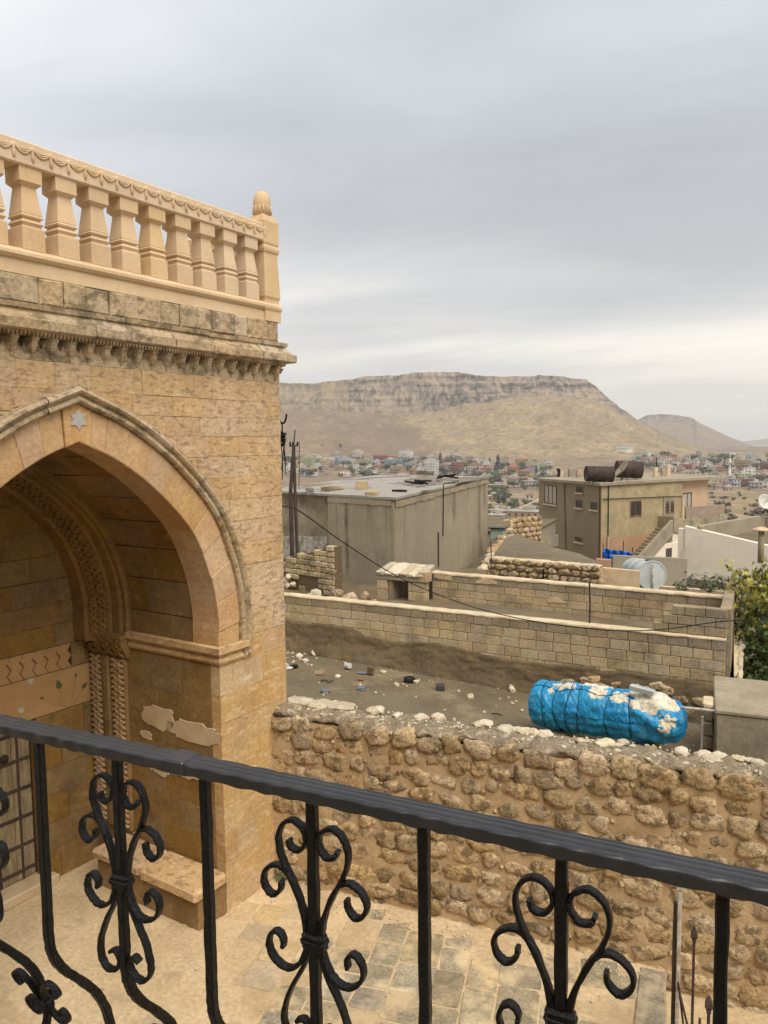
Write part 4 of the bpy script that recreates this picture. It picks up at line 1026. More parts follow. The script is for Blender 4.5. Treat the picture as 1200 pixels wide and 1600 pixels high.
for k_ in range(4): mk('stone', rnd.choice(PS), sw, (rnd.uniform(.2, 1), -.1, rnd.uniform(.5, .8)), (rnd.random(), rnd.random(), 0), (.09, .07, .09))
# ------------------------------------------------------------------ grey rendered building with a wet flat roof
RZ = 2.95
Gc = at_z(617, 780, RZ); gl = V((-.93, .37, 0)).normalized(); nl = V((-gl.y, gl.x, 0))
Ge = at_z(762, 746, RZ)
gL = at_pl(512, 770, Gc, nl); gL2 = Gc + gl * 6.5
gb = thing('grey_building', 'square grey rendered building with damp streaks and a wet flat roof', 'building', (Gc.x, Gc.y, 0))
def rel(p): return V((p.x - Gc.x, p.y - Gc.y, p.z))
def quadwall(mb, a, b, z0, z1): 
    return mb.add([(a.x, a.y, z0), (b.x, b.y, z0), (b.x, b.y, z1), (a.x, a.y, z1)], [(0, 1, 2, 3)])
a0, a1, a2 = V((0, 0, 0)), rel(gL), rel(gL2); e = rel(Ge); dn = V((-gl.y, gl.x, 0)); dn = dn if dn.y > 0 else -dn
m = MB()
damp = []
DL = [(.71, .105, .3, .9), (.13, .03, 1.2, .5), (.86, .06, 1.7, .45), (.36, .16, 2.1, .45), (.55, .10, 2.45, .4)]
DR = [(.52, .30, 1.4, .8), (.33, .06, 1.9, .5), (.86, .35, .3, .75), (.15, .12, 2.2, .5), (.70, .14, 2.0, .5), (.06, .1, 1.5, .4), (.95, .3, 1.4, .6)]
def dampness(i, z, L, lst):
    r = 0
    for t, w_, zb, am in lst:
        dz_ = max(0, min(1, (z - zb) / .5)); wob = .25 * w_ * fnoise((z * 2, t * 9, 1))
        r = max(r, am * max(0, min(1, 1.5 - abs(i - t - wob / L) * L / w_)) * dz_)
    return max(0, min(1, max(r, .9 * max(0, 1 - (RZ - z) / (.30 + .25 * fnoise((i * L * 1.5, 0, 5), 1, 4))) ) ))
def facegrid(p, q, z0, z1, lst, amp=.02):
    L = (q - p).length
    for i in range(121):
        for j in range(41): z = lerp(z0, z1, j / 40); damp.append(dampness(i / 120, z, L, lst))
    m.grid(120, 40, lambda i, j: (lambda c: (c.x + amp * .5 * fnoise((i * 5, j * 3, 1)), c.y - amp * fnoise((i * 6, j * 4, 3)), lerp(z0, z1, j)))(p.lerp(q, i)))
facegrid(a0, a1, -.6, RZ - .02, DL)
facegrid(a0, e, -.6, RZ - .02, DR)
bk = e + gl * 7; quadwall(m, e, bk, -.6, RZ - .02); quadwall(m, bk, a2 + dn * .35, -.6, RZ - .02)
gw = m.build('wall', M['dampgrey'], gb, True, False)
ca = gw.data.color_attributes.new('damp', 'FLOAT_COLOR', 'POINT'); nv = len(gw.data.vertices); damp += [0] * (nv - len(damp))
ca.data.foreach_set('color', [c for q in damp for c in (q, q, q, 1)])
m = MB(); s0 = a1 + dn * .35; s1 = a2 + dn * .35
m.grid(20, 14, lambda i, j: (lambda c: (c.x, c.y - .012 * fnoise((i * 6, j * 5, 2)), lerp(-.6, RZ - .02, j)))(s0.lerp(s1, i))); m.add([(a1.x, a1.y, -.6), (s0.x, s0.y, -.6), (s0.x, s0.y, RZ - .02), (a1.x, a1.y, RZ - .02)], [(0, 1, 2, 3)])
m.build('wall', M['cistern'], gb, True, False)
# slightly uneven roof slab with an overhanging drip edge
ov = .05
c_ = [a0 + V((ov, -ov, 0)), a2 + dn * .25, bk, e + V((ov, 0, 0))]
m = MB(); m.grid(40, 40, lambda i, j: (lambda p: (p.x + .02 * fnoise((i * 9, j * 9, 1)) * (i in (0, 1) or j in (0, 1)), p.y, RZ + .05 + .022 * fnoise((p.x, p.y, 1), .7, 3)))(c_[0].lerp(c_[1], i).lerp(c_[3].lerp(c_[2], i), j)))
for p, q in ((c_[0], c_[1]), (c_[0], c_[3])):
    m.grid(40, 2, lambda i, j: (lambda c: (c.x, c.y, RZ + .05 - .07 * j - .02 * abs(fnoise((c.x * 4, c.y * 4, 1))) * j + .022 * fnoise((c.x, c.y, 1), .7, 3) * (1 - j)))(p.lerp(q, i)))
m.build('roof', M['wetroof'], gb, True, False)
# pilaster at the corner, beam under the roof edge, damp streaks, down pipe
def on(p, q, t, out, z): 
    c = p.lerp(q, t); d = (q - p).normalized(); nn = V((d.y, -d.x, 0)); nn = nn if (nn.y < 0 or abs(nn.y) < .3 and nn.x > 0) else -nn
    return (c.x + nn.x * out, c.y + nn.y * out, z)
LL, LR = (a1 - a0).length, (e - a0).length
lf = lambda u, v, d: on(a0, a1, u / LL, d, v)
rf = lambda u, v, d: on(a0, e, u / LR, d, v)
MB().prism([(.02, -.6), (.02, RZ - .12), (.17, RZ - .12), (.17, -.6)], lf, -.02, .035, .01).build('pilaster', M['greyrender'], gb)
def px_on(px, py, fnp, p, q):
    P = rel(at_pl(px, py, Gc + p, V((-(q - p).y, (q - p).x, 0)))); return (P - p).dot((q - p).normalized()), P.z
for px, y0, y1 in ((687, 758, 838), (682, 832, 885)):
    u_, za = px_on(px, y0, rf, a0, e); u2, zb = px_on(px + 3, y1, rf, a0, e)
    MB().tube([rf(u_, za, .05), rf(lerp(u_, u2, .5), (za + zb) / 2, .05), rf(u2, zb, .05)], .022, 5).build('hanging_cable', M['black'], gb)
zz0 = [(i * .28) for i in range(int(LL / .28))]
m = MB()
m.grid(60, 2, lambda i, j: lf(lerp(.2, LL, i), RZ - .06 - .14 * j - .06 * abs(fnoise((i * 12, 1, 1))) * j, .028)); m.build('damp_band', M['greyrender'], gb, True, False)
m = MB(); m.grid(60, 2, lambda i, j: rf(lerp(.0, LR, i), RZ - .06 - .18 * j - .1 * abs(fnoise((i * 12, 1, 1))) * j, .03)); m.build('cracked_band', M['concrete'], gb, True, False)
# whitewashed strip and lower render left of the corner
u0, zt = px_on(449, 841, lf, s0, s1); u1, zb = px_on(514, 838, lf, s0, s1)
l2 = (s1 - s0).length; lf2 = lambda u, v, d: on(s0, s1, u / l2, d, v)
MB().prism([(max(.0, u1), -.3), (max(.0, u1), zb - .02), (l2, zt), (l2, -.3)], lf2, .0, .06, .01).build('whitewash_strip', M['whitewash'], gb)
# things lying on the wet roof
def on_roof(px, py): p = at_z(px, py, RZ + .06); return p
for px, py, sx, sy, sz, lab in ((566, 764, .20, .14, .14, 'squat grey concrete block standing in the puddle on the wet roof'), (520, 764, .42, .12, .06, 'long ochre stone lying flat on the wet roof left of the concrete block'),
                                (484, 767, .13, .10, .06, 'small brown stone at the left end of the wet roof'), (581, 773, .20, .12, .06, 'flat tan stone close to the near roof edge right of the concrete block')):
    p = on_roof(px, py); t_ = thing('roof_stone', lab, 'stone', p, .2, 'stones weighing down the wet roof')
    MB().rbox(-sx, sx, -sy, sy, 0, sz * 2, .02, .015).build('stone', M['block'] if 'ochre' in lab or 'tan' in lab else M['cistern'], t_)
for px, py, n_, lab in ((655, 758, 3, 'torn black rubber strip lying near the middle of the wet roof edge'), (702, 749, 5, 'tangle of black scrap at the far right end of the wet roof'), (622, 768, 1, 'small black bar on the roof edge above the grey corner')):
    p = on_roof(px, py); t_ = thing('scrap_rubber', lab, 'scrap', p)
    for k_ in range(n_):
        m = MB(); m.bar(catmull([V((rnd.uniform(-.35, .35) + i * .16 - .3, rnd.uniform(-.1, .1) + k_ * .12, .03 + rnd.uniform(0, .16) * (n_ > 1))) for i in range(4)], 3), (0, 0, 1), .035, .012); m.build('strip', M['black'], t_)
# pole with cross-arm at the left end
p = at_z(455, 768, RZ); p = at_d(454, 768, 23.5)
up = thing('utility_pole', 'thin dark utility pole with a small cross-arm rising behind the portal corner', 'pole', (p.x, p.y, -.5))
tp = at_d(461, 672, 23.5) - up.location; mdp = at_d(459, 697, 23.5) - up.location; bs_ = p - up.location
m = MB(); m.tube([V((bs_.x, bs_.y, 0)), bs_, mdp], .07, 6, .05); m.tube([V((bs_.x + .22, bs_.y, 0)), at_d(461, 768, 23.5) - up.location, mdp], .05, 6); m.tube([mdp, tp], .02, 5); m.build('pole', M['rust'], up)
MB().tube([at_d(452, 697, 23.5) - up.location, at_d(466, 696, 23.5) - up.location], .025, 5).build('cross_arm', M['rust'], up)
m = MB()
for x_ in (453.5, 458, 465): m.lathe([(.02, 0), (.04, .03), (.03, .1), (.01, .12)], at_d(x_, 696, 23.5) - up.location, 6)
m.build('insulator', M['black'], up)
MB().tube([at_d(468, 690, 23.4) - up.location, at_d(467, 765, 23.4) - up.location], .01, 4).build('wire', M['black'], up)

# ------------------------------------------------------------------ concrete cistern and the tarpaulin-wrapped tank
ci = thing('concrete_cistern', 'flat-topped concrete cistern at the right edge behind the rubble wall', 'cistern', (.25, 11.05, -.35))
MB().rbox(0, 1.7, 0, 1.6, 0, 1.19, .02, .004).build('body', M['cistern'], ci)
MB().rbox(-.015, 1.72, -.02, 1.62, 1.192, 1.255, .015, .004).build('lid_slab', M['concrete'], ci)
stb = thing('stone_pier', 'narrow stone pier against the left side of the concrete cistern', 'pier', (.10, 11.35, -.2))
for k_ in range(5): MB().rbox(rnd.uniform(-.02, 0), .128, 0, .30, .005 + .20 * k_, .20 * (k_ + 1) - .003, .02, .012).build('stone', M['block_old'], stb)
MB().rbox(-.025, .13, -.02, .32, 1.003, 1.08, .02, .01).build('cap_stone', M['coping'], stb)
MB().tube([(-.02, -.06, .1), (-.02, -.06, .9)], .018, 6).build('pipe', M['whitepaint'], stb)
P0, P1 = at_y(838, 1098, 11.7), at_y(1058, 1126, 11.3)
ax = (P1 - P0); TL = ax.length; axn = ax.normalized()
tk = thing('wrapped_tank', 'cylindrical water tank wrapped in torn blue tarpaulin and ropes, white insulation showing', 'tank', (0, 0, 0))
tk.location = P0
e1 = V((axn.y, -axn.x, 0)).normalized(); e1 = e1 if e1.y < 0 else -e1; e2 = e1.cross(axn); e2 = e2 if e2.z > 0 else -e2
def rad(t):
    return .375 * interp(t, [(-.03, .02), (-.025, .55), (0, .86), (.03, .96), (.1, 1), (.6, 1.0), (.8, .98), (.93, .90), (1.0, .74), (1.05, .46), (1.06, .03)])
ropes = [.10, .20, .36, .57, .72]
def tkpt(t, a, out=0, wr=1):
    r = rad(t) + out
    c, s_ = math.cos(a), math.sin(a)
    p = axn * (t * TL) + e1 * (c * r) + e2 * (s_ * r)
    if wr and r > .1:
        w1 = abs(noise.noise(V((t * 16, a * 1.3, 1)))) ; w2 = noise.noise(V((t * 9, a * 4, 5))); w3 = abs(noise.noise(V((t * 34 + a * 2.2, a * 2.5, 8))))
        dr = -.026 * w1 + .022 * w2 - .010 * w3 + (.018 if t > .72 else 0) * math.sin(a * 7 + t * 30)
        pinch = sum(math.exp(-((t - q - .012 * math.sin(a * 2 + q * 20)) / .018) ** 2) for q in ropes)
        q1 = noise.noise(V((t * 26 + a * 3.1, a * 2.2 - t * 8, 11))); q2 = noise.noise(V((t * 18 - a * 4.0, a * 3 + t * 10, 15)))
        dr += .007 * (1 - min(1, abs(q1) * 4)) + .006 * (1 - min(1, abs(q2) * 4)) - .006
        dr -= .016 * pinch; dr -= .003 * abs(noise.noise(V((t * 60, a * 3, 2)))) + .006 * abs(noise.noise(V((t * 22 - a * 5, a * 6, 4))))
        p += (e1 * c + e2 * s_) * dr
    return p
m = MB(); m.grid(260, 130, lambda i, j: tkpt(lerp(-.03, 1.06, i), j * 2 * math.pi)); m.build('tarpaulin', M['tarp'], tk, True)
for q in ropes + [.29]:
    MB().tube([tkpt(q + .012 * math.sin(a * 2 + q * 20), a, .002, 1) for a in [2 * math.pi * k_ / 60 for k_ in range(61)]], .006, 5).build('rope', M['rope'], tk, True)
MB().tube([tkpt(lerp(.0, .75, k_ / 40), R(62) + .12 * math.sin(k_ * .4), .006) for k_ in range(41)], .006, 5).build('rope', M['rope'], tk, True)
def foampatch(t0, t1, a0, a1, h, sd):
    m = MB()
    def f(i, j):
        u_, v_ = i * 2 - 1, j * 2 - 1; rr = math.hypot(u_, v_); e_ = 1 + .35 * fnoise((math.atan2(v_, u_) * 1.5, sd, 1), 1, 3)
        k2 = min(1, e_ / max(rr, 1e-3)) ; u_, v_ = u_ * min(1, k2), v_ * min(1, k2); rr = math.hypot(u_, v_) / e_
        t = lerp(t0, t1, (u_ + 1) / 2); a = lerp(a0, a1, (v_ + 1) / 2)
        edge_ = max(0, 1 - rr) ** .45
        return tkpt(t, a, -.012 + (h * .55 + .014 * abs(noise.noise(V((t * 60, a * 12, sd)))) + .010 * noise.noise(V((t * 25, a * 7, sd)))) * edge_)
    m.grid(44, 34, f); return m.build('torn_insulation', M['foam'], tk, True)
for q in ((.13, .36, R(52), R(98), .03, 1), (.12, .19, R(40), R(70), .03, 8), (.40, .58, R(38), R(92), .035, 2), (.30, .60, R(85), R(118), .05, 3), (.56, .73, R(36), R(82), .035, 4), (.70, 1.03, R(22), R(125), .06, 5), (.72, .92, R(30), R(70), .05, 6), (.90, 1.03, R(-20), R(40), .035, 7)): foampatch(*q)
bx = MB().rbox(-.17, .17, -.05, .05, -.03, .05, .012).build('metal_box', M['galv'], tk)
bx.location = tkpt(.80, R(68), .10, 0); bx.rotation_euler = (0, R(6), math.atan2(axn.y, axn.x))
q0, q1 = at_y(1050, 1105, 11.3) - P0, at_y(1119, 1111, 11.1) - P0
MB().tube([q0, q0.lerp(q1, .5) + V((0, 0, .006)), q1], .022, 8).build('pipe', M['whitepaint'], tk, True)
for t_ in (.2, .8):
    c = P0 + axn * (t_ * TL)
    st_ = thing('support_block', 'concrete block under the %s end of the blue wrapped tank' % ('left' if t_ < .5 else 'right'), 'block', (c.x, c.y, yz(c.x, c.y) - .02), math.atan2(axn.y, axn.x))
    MB().rbox(-.12, .12, -.3, .3, 0, max(.08, c.z - .34 - yz(c.x, c.y)), .012, .004).build('block', M['block_old'], st_)
# ------------------------------------------------------------------ earth roof with stone front, lane walls, silver tank
E0, E1 = at_z(765, 871, 1.40), at_z(937, 888, 1.35)
ew, Le = wall_on('stone_wall', 'rough stone wall carrying the domed earth roof beyond the second block wall', 'wall', (E0.x, E0.y), (E1.x, E1.y))
zc_ = .35; 
while zc_ < 1.30:
    h_ = rnd.uniform(.16, .22); x = rnd.uniform(-.1, 0)
    while x < Le - .05:
        w_ = rnd.uniform(.2, .42)
        mk('stone', rnd.choice(SM), ew, (x + w_ / 2, .0, zc_ + h_ / 2), (0, rnd.uniform(-.12, .12), 0), (w_ * .49, .09, h_ * .48)); x += w_
    zc_ += h_ * .95
MB().box(0, Le, .0, .25, -.6, 1.36).build('wall_core', M['rubble_mortar'], ew)
coping(ew, Le, 1.37, .35, .02, 'coping', -.02)
m = MB(); EA, EB = E0 + V((0, .2, 0)), E1 + V((0, .2, 0)); EC, EDd = at_z(775, 851, 1.35), at_z(945, 880, 1.3)
EC = V((EC.x, 26.5, 0)); EDd = V((-2.6, 21.2, 0))
m.grid(40, 30, lambda i, j: (lambda p: (p.x, p.y, 1.36 + .28 * math.sin(math.pi * min(1, max(0, j))) * (1 - i * .7) * .6 + .05 * fnoise((p.x, p.y, 4), .8, 3)))(EA.lerp(EB, i).lerp(EC.lerp(EDd, i), j)))
m.add([(EC.x, EC.y, 1.36), (EDd.x, EDd.y, 1.34), (EDd.x, EDd.y, -.6), (EC.x, EC.y, -.6)], [(0, 1, 2, 3)])
tag(m.build('earth_roof', M['mud'], None, True, False), 'gently domed earth roof of the low house in the middle', None, None, 'structure')
def panel(name, label, cat, px0, y0, px1, y1, D0_, D1_, zbot, th, mt):
    a, b = at_d(px0, y0, D0_), at_d(px1, y1, D1_); d = (b - a); d.z = 0; L = d.length
    t_ = thing(name, label, cat, (a.x, a.y, 0), math.atan2(d.y, d.x))
    m = MB(); nx = max(6, int(L / .4))
    f = [(0, 0, zbot), (L, 0, zbot), (L, 0, b.z), (0, 0, a.z), (0, th, zbot), (L, th, zbot), (L, th, b.z), (0, th, a.z)]
    m.add(f, [(0, 1, 2, 3), (4, 7, 6, 5), (3, 2, 6, 7), (0, 3, 7, 4), (1, 5, 6, 2)]); m.build('wall', M[mt], t_)
    return t_, L, a, b
pt, Lp, pa, pb = panel('rendered_wall', 'small tan rendered wall piece between the stone wall and the silver tank', 'wall', 937, 887, 1000, 893, 20.6, 20.4, -.4, .22, 'salmon')
pt.children[0].data.materials[0] = M['patch']
cm, Lc, _, _ = panel('concrete_wall', 'plain grey concrete wall behind the silver water tank', 'wall', 958, 868, 1074, 873, 27, 27, -.6, .2, 'greyrender')
panel('low_wall', 'low grey rendered wall in front of the cream limewashed wall', 'wall', 1073, 903, 1150, 913, 24, 21.5, -.6, .2, 'greyrender')
panel('parapet_wall', 'low pale-topped parapet behind the right end of the second block wall', 'wall', 1030, 916, 1138, 925, 20.5, 18.8, -.5, .18, 'coping')
wa_, wb_ = at_d(1070, 822, 32), at_d(1300, 876, 29)
ww = thing('limewashed_wall', 'large blank cream limewashed wall on the right below the distant hills', 'wall', (wa_.x, wa_.y, 0), math.atan2((wb_ - wa_).y, (wb_ - wa_).x))
Lw = (V((wb_.x, wb_.y)) - V((wa_.x, wa_.y))).length
MB().prism([(0, -2.5), (0, wa_.z), (Lw, wb_.z), (Lw, -2.5)], lambda u, v, d: (u, -d, v), -.3, 0, .012).build('wall', M['whitewall'], ww)
MB().rbox(-.28, -.004, .05, .3, -2.5, .92, .015).build('end_pier', M['whitewall'], ww)
MB().tube([(-.02, -.06, -1.2), (-.02, -.06, .0), (.10, -.06, .25)], .02, 5).build('pipe', M['whitewall'], ww)
da, db = at_z(1088, 823, .42), at_z(1196, 805, .42); dw = (db - da)
dk = thing('block_parapet', 'dark grey rendered parapet rising behind the cream wall at the right edge', 'wall', (da.x, da.y, 0), math.atan2(dw.y, dw.x))
MB().rbox(0, dw.length, 0, .3, -3, .42, .02).build('wall', M['greyrender'], dk)
dk2 = MB().rbox(dw.length, dw.length + .3, -7, .3, -3, .36, .02).build('wall', M['greyrender'], dk)
MB().rbox(0, dw.length, -6, -.004, -3, -.35, .02).build('roof', M['mud'], dk)
lm = thing('yellow_stone', 'small yellow stone perched on top of the cream limewashed wall', 'stone', wa_.lerp(wb_, .115) + V((0, .15, 0)))
mk('stone', stone_mesh(71, 2, .7, .12, M['ochre']), lm, (0, 0, .09), None, (.12, .12, .12))
# chimney pot with cap and small satellite dish
cp_ = at_d(1190, 856, 27); cv = thing('chimney_vent', 'short grey chimney pot with a wide flat cap behind the cream wall', 'chimney', (cp_.x, cp_.y + .3, .2))
c = MB(); c.lathe([(.10, 0), (.10, 1.13)], (0, 0, 0), 12); c.build('pipe', M['concrete'], cv, True)
c = MB(); c.lathe([(.02, 1.13), (.30, 1.16), (.30, 1.20), (.12, 1.28), (.02, 1.30)], (0, 0, 0), 14); c.build('cap', M['patch'], cv)
def dish(label, P, r, tilt, az, mt='greyrender', leg=.8):
    t_ = thing('satellite_dish', label, 'satellite dish', P)
    prof_ = [(r * k_ / 8, .35 * r * (k_ / 8) ** 2) for k_ in range(9)] + [(r * .99, .36 * r + .01)] + [(r * k_ / 8, .35 * r * (k_ / 8) ** 2 + .012) for k_ in range(7, -1, -1)]
    m_ = MB(); m_.lathe([(max(.002, a), b) for a, b in prof_], (0, 0, 0), 24); o = m_.build('bowl', M[mt], t_, True)
    d_ = V((math.sin(az) * math.cos(tilt), math.cos(az) * math.cos(tilt), math.sin(tilt)))
    o.location = (0, 0, leg); o.rotation_euler = d_.to_track_quat('Z', 'Y').to_euler()
    MB().tube([V((0, 0, leg)) - d_ * r * .5, V((0, 0, leg)) + d_ * r * .9], .015, 5).build('feed_arm', M['black'], t_)
    MB().tube([(0, 0, leg), (.05, .1, leg * .5), (-.15, -.1, 0)], .022, 5).build('leg', M['iron'], t_); MB().tube([(0, 0, leg), (.25, .12, 0)], .022, 5).build('leg', M['iron'], t_)
    return t_
P = at_z(1193, 806, .42); dish('white satellite dish on a bent leg at the right edge', P, .42, R(20), R(150), 'whiteframe', .75)
# silver tank
ta, tb = at_d(991, 892.5, 23.6), at_d(1019, 899, 22.1); tx = (tb - ta).normalized(); tl = (tb - ta).length
sk = thing('water_tank', 'dull silver cylindrical water tank lying behind the second block wall', 'tank', ta)
c = MB(); c.lathe([(.02, -.05), (.30, -.03), (.405, .0), (.42, .02), (.41, .04), (.41, tl * .33), (.425, tl * .34), (.425, tl * .36), (.41, tl * .37), (.41, tl * .66), (.425, tl * .67), (.425, tl * .69), (.41, tl * .70), (.41, tl - .05)], (0, 0, 0), 36, axis=tx)
c.build('drum', M['galv'], sk, True)
c = MB(); c.lathe([(.405, tl - .052), (.43, tl - .045), (.43, tl), (.40, tl + .004), (.395, tl - .015), (.02, tl - .01)], (0, 0, 0), 36, axis=tx); c.build('end_cap', M['galv'], sk)
f0 = tx * (tl + .07)
MB().tube([f0 + V((0, 0, .34)), f0 + V((0, 0, -.75))], .03, 8).build('pipe', M['whitepaint'], sk, True)
MB().rbox(-.09, .09, -.09, .09, 0, .04, .01).build('hatch', M['iron'], sk).location = tx * (tl - .3) + V((0, 0, .40))
for f in (.2, .8):
    MB().rbox(-.3, .3, -.12, .12, -.9, -.36, .02).build('support', M['block_old'], sk).location = tx * tl * f
c = MB(); c.box(-3.2, .9, 19.4, 25.5, -.5, -.02); tag(c.build('flat_roof', M['mud']), 'lower flat roof under the silver tank', None, None, 'structure')
# blue sheet on rods
b0, b1 = at_d(942, 857, 30), at_d(988, 863, 29.4); b2, b3 = at_d(987, 873, 29.4), at_d(943, 872, 30)
bsx = thing('blue_sheet', 'bright blue plastic sheet hung as a screen below the ochre house', 'sheet', b3)
m = MB(); m.grid(40, 14, lambda i, j: (lambda p: (p.x + .03 * math.sin(i * 40), p.y - .07 * math.sin(i * 26 + j * 2) - .04 * fnoise((i * 6, j * 4, 1)), p.z - .14 * math.sin(i * math.pi) * (1 - j) + .03 * noise.noise(V((i * 9, j * 3, 2)))))(b3.lerp(b2, i).lerp(b0.lerp(b1, i), j) - b3)); m.build('sheet', M['bluesheet'], bsx, True, False)
for p in (b0, b1): MB().tube([p - b3 + V((0, .03, .2)), p - b3 + V((0, .03, -1.6))], .02, 5).build('rod', M['rust'], bsx)
c0 = at_d(974, 845, 29.6) - b3; MB().tube([c0, c0 + V((0, 0, -1.6))], .018, 5).build('rod', M['rust'], bsx)
# low brick base under the sheet
pp, _, _, _ = panel('stone_parapet', 'broken reddish stone parapet under the blue plastic sheet', 'wall', 932, 874, 998, 878, 28.8, 28.6, -1.2, .3, 'pink')
# ruined lane walls beyond the grey building
r0, r1 = at_d(797, 813, 36), at_d(846, 812, 37.5)
ru, Lr_ = wall_on('ruined_stone_wall', 'ruined stone house wall with a pale edge left of the ochre house', 'wall', (r0.x, r0.y), (r1.x, r1.y))
zz_ = -1.2
while zz_ < r0.z - .15:
    x = 0
    while x < Lr_ - .1:
        w_ = rnd.uniform(.28, .5); mk('stone', rnd.choice(SM), ru, (min(x + w_ / 2, Lr_), 0, zz_ + .13), (0, rnd.uniform(-.2, .2), 0), (w_ * .48, .10, .13)); x += w_
    zz_ += .25
MB().box(0, Lr_, .01, .4, -3, r0.z - .03).build('wall_core', M['rubble_mortar'], ru)
MB().rbox(-.02, .16, -.08, .42, -3, r0.z, .03, .01).build('edge_pier', M['coping'], ru)
coping(ru, Lr_, r0.z - .03, .42, .03, 'coping')
l0, l1 = at_d(748, 894, 30.5), at_d(793, 818, 35.5)
lw, Ll = wall_on('lane_wall', 'jagged dry-stone wall climbing away beside the grey building', 'wall', (l0.x, l0.y), (l1.x, l1.y))
x = 0
while x < Ll:
    w_ = rnd.uniform(.3, .6); top = lerp(l0.z, l1.z, x / Ll) + rnd.uniform(-.05, .12); z_ = top - 1.3
    while z_ < top: mk('stone', rnd.choice(SM if rnd.random() < .7 else PS), lw, (x + w_ / 2, rnd.uniform(-.05, .05), z_), (0, rnd.random(), 0), (w_ * .5, .22, .16)); z_ += .27
    x += w_ * .9
m = MB(); m.add([(0, -.1, -4), (Ll, -.1, -4), (Ll, -.1, l1.z - .15), (0, -.1, l0.z - .15), (0, .15, -4), (Ll, .15, -4), (Ll, .15, l1.z - .15), (0, .15, l0.z - .15)], [(0, 1, 2, 3), (3, 2, 6, 7), (4, 5, 6, 7)]); m.build('wall_core', M['mudwall'], lw)
g0 = at_d(770, 832, 40); gr = thing('grey_roof_house', 'low grey flat-roofed house seen between the grey building and the ruined wall', 'house', (g0.x, g0.y, -4))
MB().box(-3.2, 2.0, 0, 7, 0, g0.z + 4).build('wall', M['concrete'], gr); MB().rbox(-3.3, 2.1, -.1, 7.1, g0.z + 4.002, g0.z + 4.12, .02).build('roof', M['mud'], gr)
sb = MB().rbox(-.3, .3, -.2, .2, 0, .5, .02); gt = at_d(778, 836, 34.5); tt = thing('tin_box', 'pale green tin box with a dark lid beside the ruined stone wall', 'box', (gt.x, gt.y, gt.z - .2)); sb.build('box', M['sheetblue'], tt)
MB().rbox(-.4, .4, -.3, .3, .505, .55, .01).build('lid', M['iron'], tt)
# ------------------------------------------------------------------ ochre house
HZ = at_d(940, 755, 45).z
H = at_z(940, 755, HZ); hl = at_z(842, 747.5, HZ); hr = at_z(1066, 748, HZ)
dl, dr = (hl - H), (hr - H); dl.z = dr.z = 0
LLh, LRh = dl.length, dr.length; dl.normalize(); dr.normalize()
nL = V((dl.y, -dl.x, 0)); nL = nL if nL.dot(H) < 0 else -nL
nR = V((dr.y, -dr.x, 0)); nR = nR if nR.dot(H) < 0 else -nR
oh = thing('ochre_house', 'two-storey house with a brown side, a flaked ochre and pink side and an outside stair', 'house', (H.x, H.y, 0))
fL = lambda u, v, d: tuple(dl * u + nL * d + V((0, 0, v)))
fR = lambda u, v, d: tuple(dr * u + nR * d + V((0, 0, v)))
def hL(px, py, off=0):
    P = at_pl(px, py, H + nL * off, nL) - H; return P.dot(dl), P.z + H.z
def hR(px, py, off=0):
    P = at_pl(px, py, H + nR * off, nR) - H; return P.dot(dr), P.z + H.z
ZB = -4.6
MB().add([fL(0, ZB, 0), fL(LLh, ZB, 0), fL(LLh, HZ - .02, 0), fL(0, HZ - .02, 0)], [(0, 1, 2, 3)]).build('side_wall', M['brownrender'], oh)
uS, _ = hR(1066, 760)
zp = hR(1000, 836)[1]
MB().add([fR(0, zp, 0), fR(uS, zp, 0), fR(uS, HZ - .02, 0), fR(0, HZ - .02, 0)], [(0, 1, 2, 3)]).build('front_wall', M['ochre'], oh)
MB().add([fR(0, ZB, .0), fR(uS, ZB, .0), fR(uS, zp - .002, .0), fR(0, zp - .002, .0)], [(0, 1, 2, 3)]).build('front_wall', M['pink'], oh)
uE, _ = hR(1106, 760, -.5)
MB().prism([(uS + .01, ZB), (uS + .01, HZ - .03), (uE, HZ - .03), (uE, ZB)], fR, -6.0, -.5, .01).build('salmon_wall', M['salmon'], oh)
# back of the block, roof slab with overhang to the right
bkL = dl * LLh; corner = dl * LLh + dr * (uE)
m = MB(); m.add([tuple(bkL + V((0, 0, ZB))), tuple(corner + V((0, 0, ZB))), tuple(corner + V((0, 0, HZ - .02))), tuple(bkL + V((0, 0, HZ - .02)))], [(0, 1, 2, 3)]); m.build('back_wall', M['brownrender'], oh)
uO = hR(1134, 744, .2)[0]
rp_ = [dr * -.15 + dl * -.1, dr * uO + nR * .15, dr * uO + dl * 5.5, dr * (uE) + dl * LLh, dl * (LLh + .15), ]
rp_ = [p + (nR * .12 if i in (0,) else V((0, 0, 0))) + (nL * .15 if i in (0, 4) else V((0, 0, 0))) for i, p in enumerate(rp_)]
MB().prism([(p.x, p.y) for p in rp_], lambda x_, y_, d: (x_, y_, HZ + d), -.14, .04, .02).build('roof_slab', M['concrete'], oh)
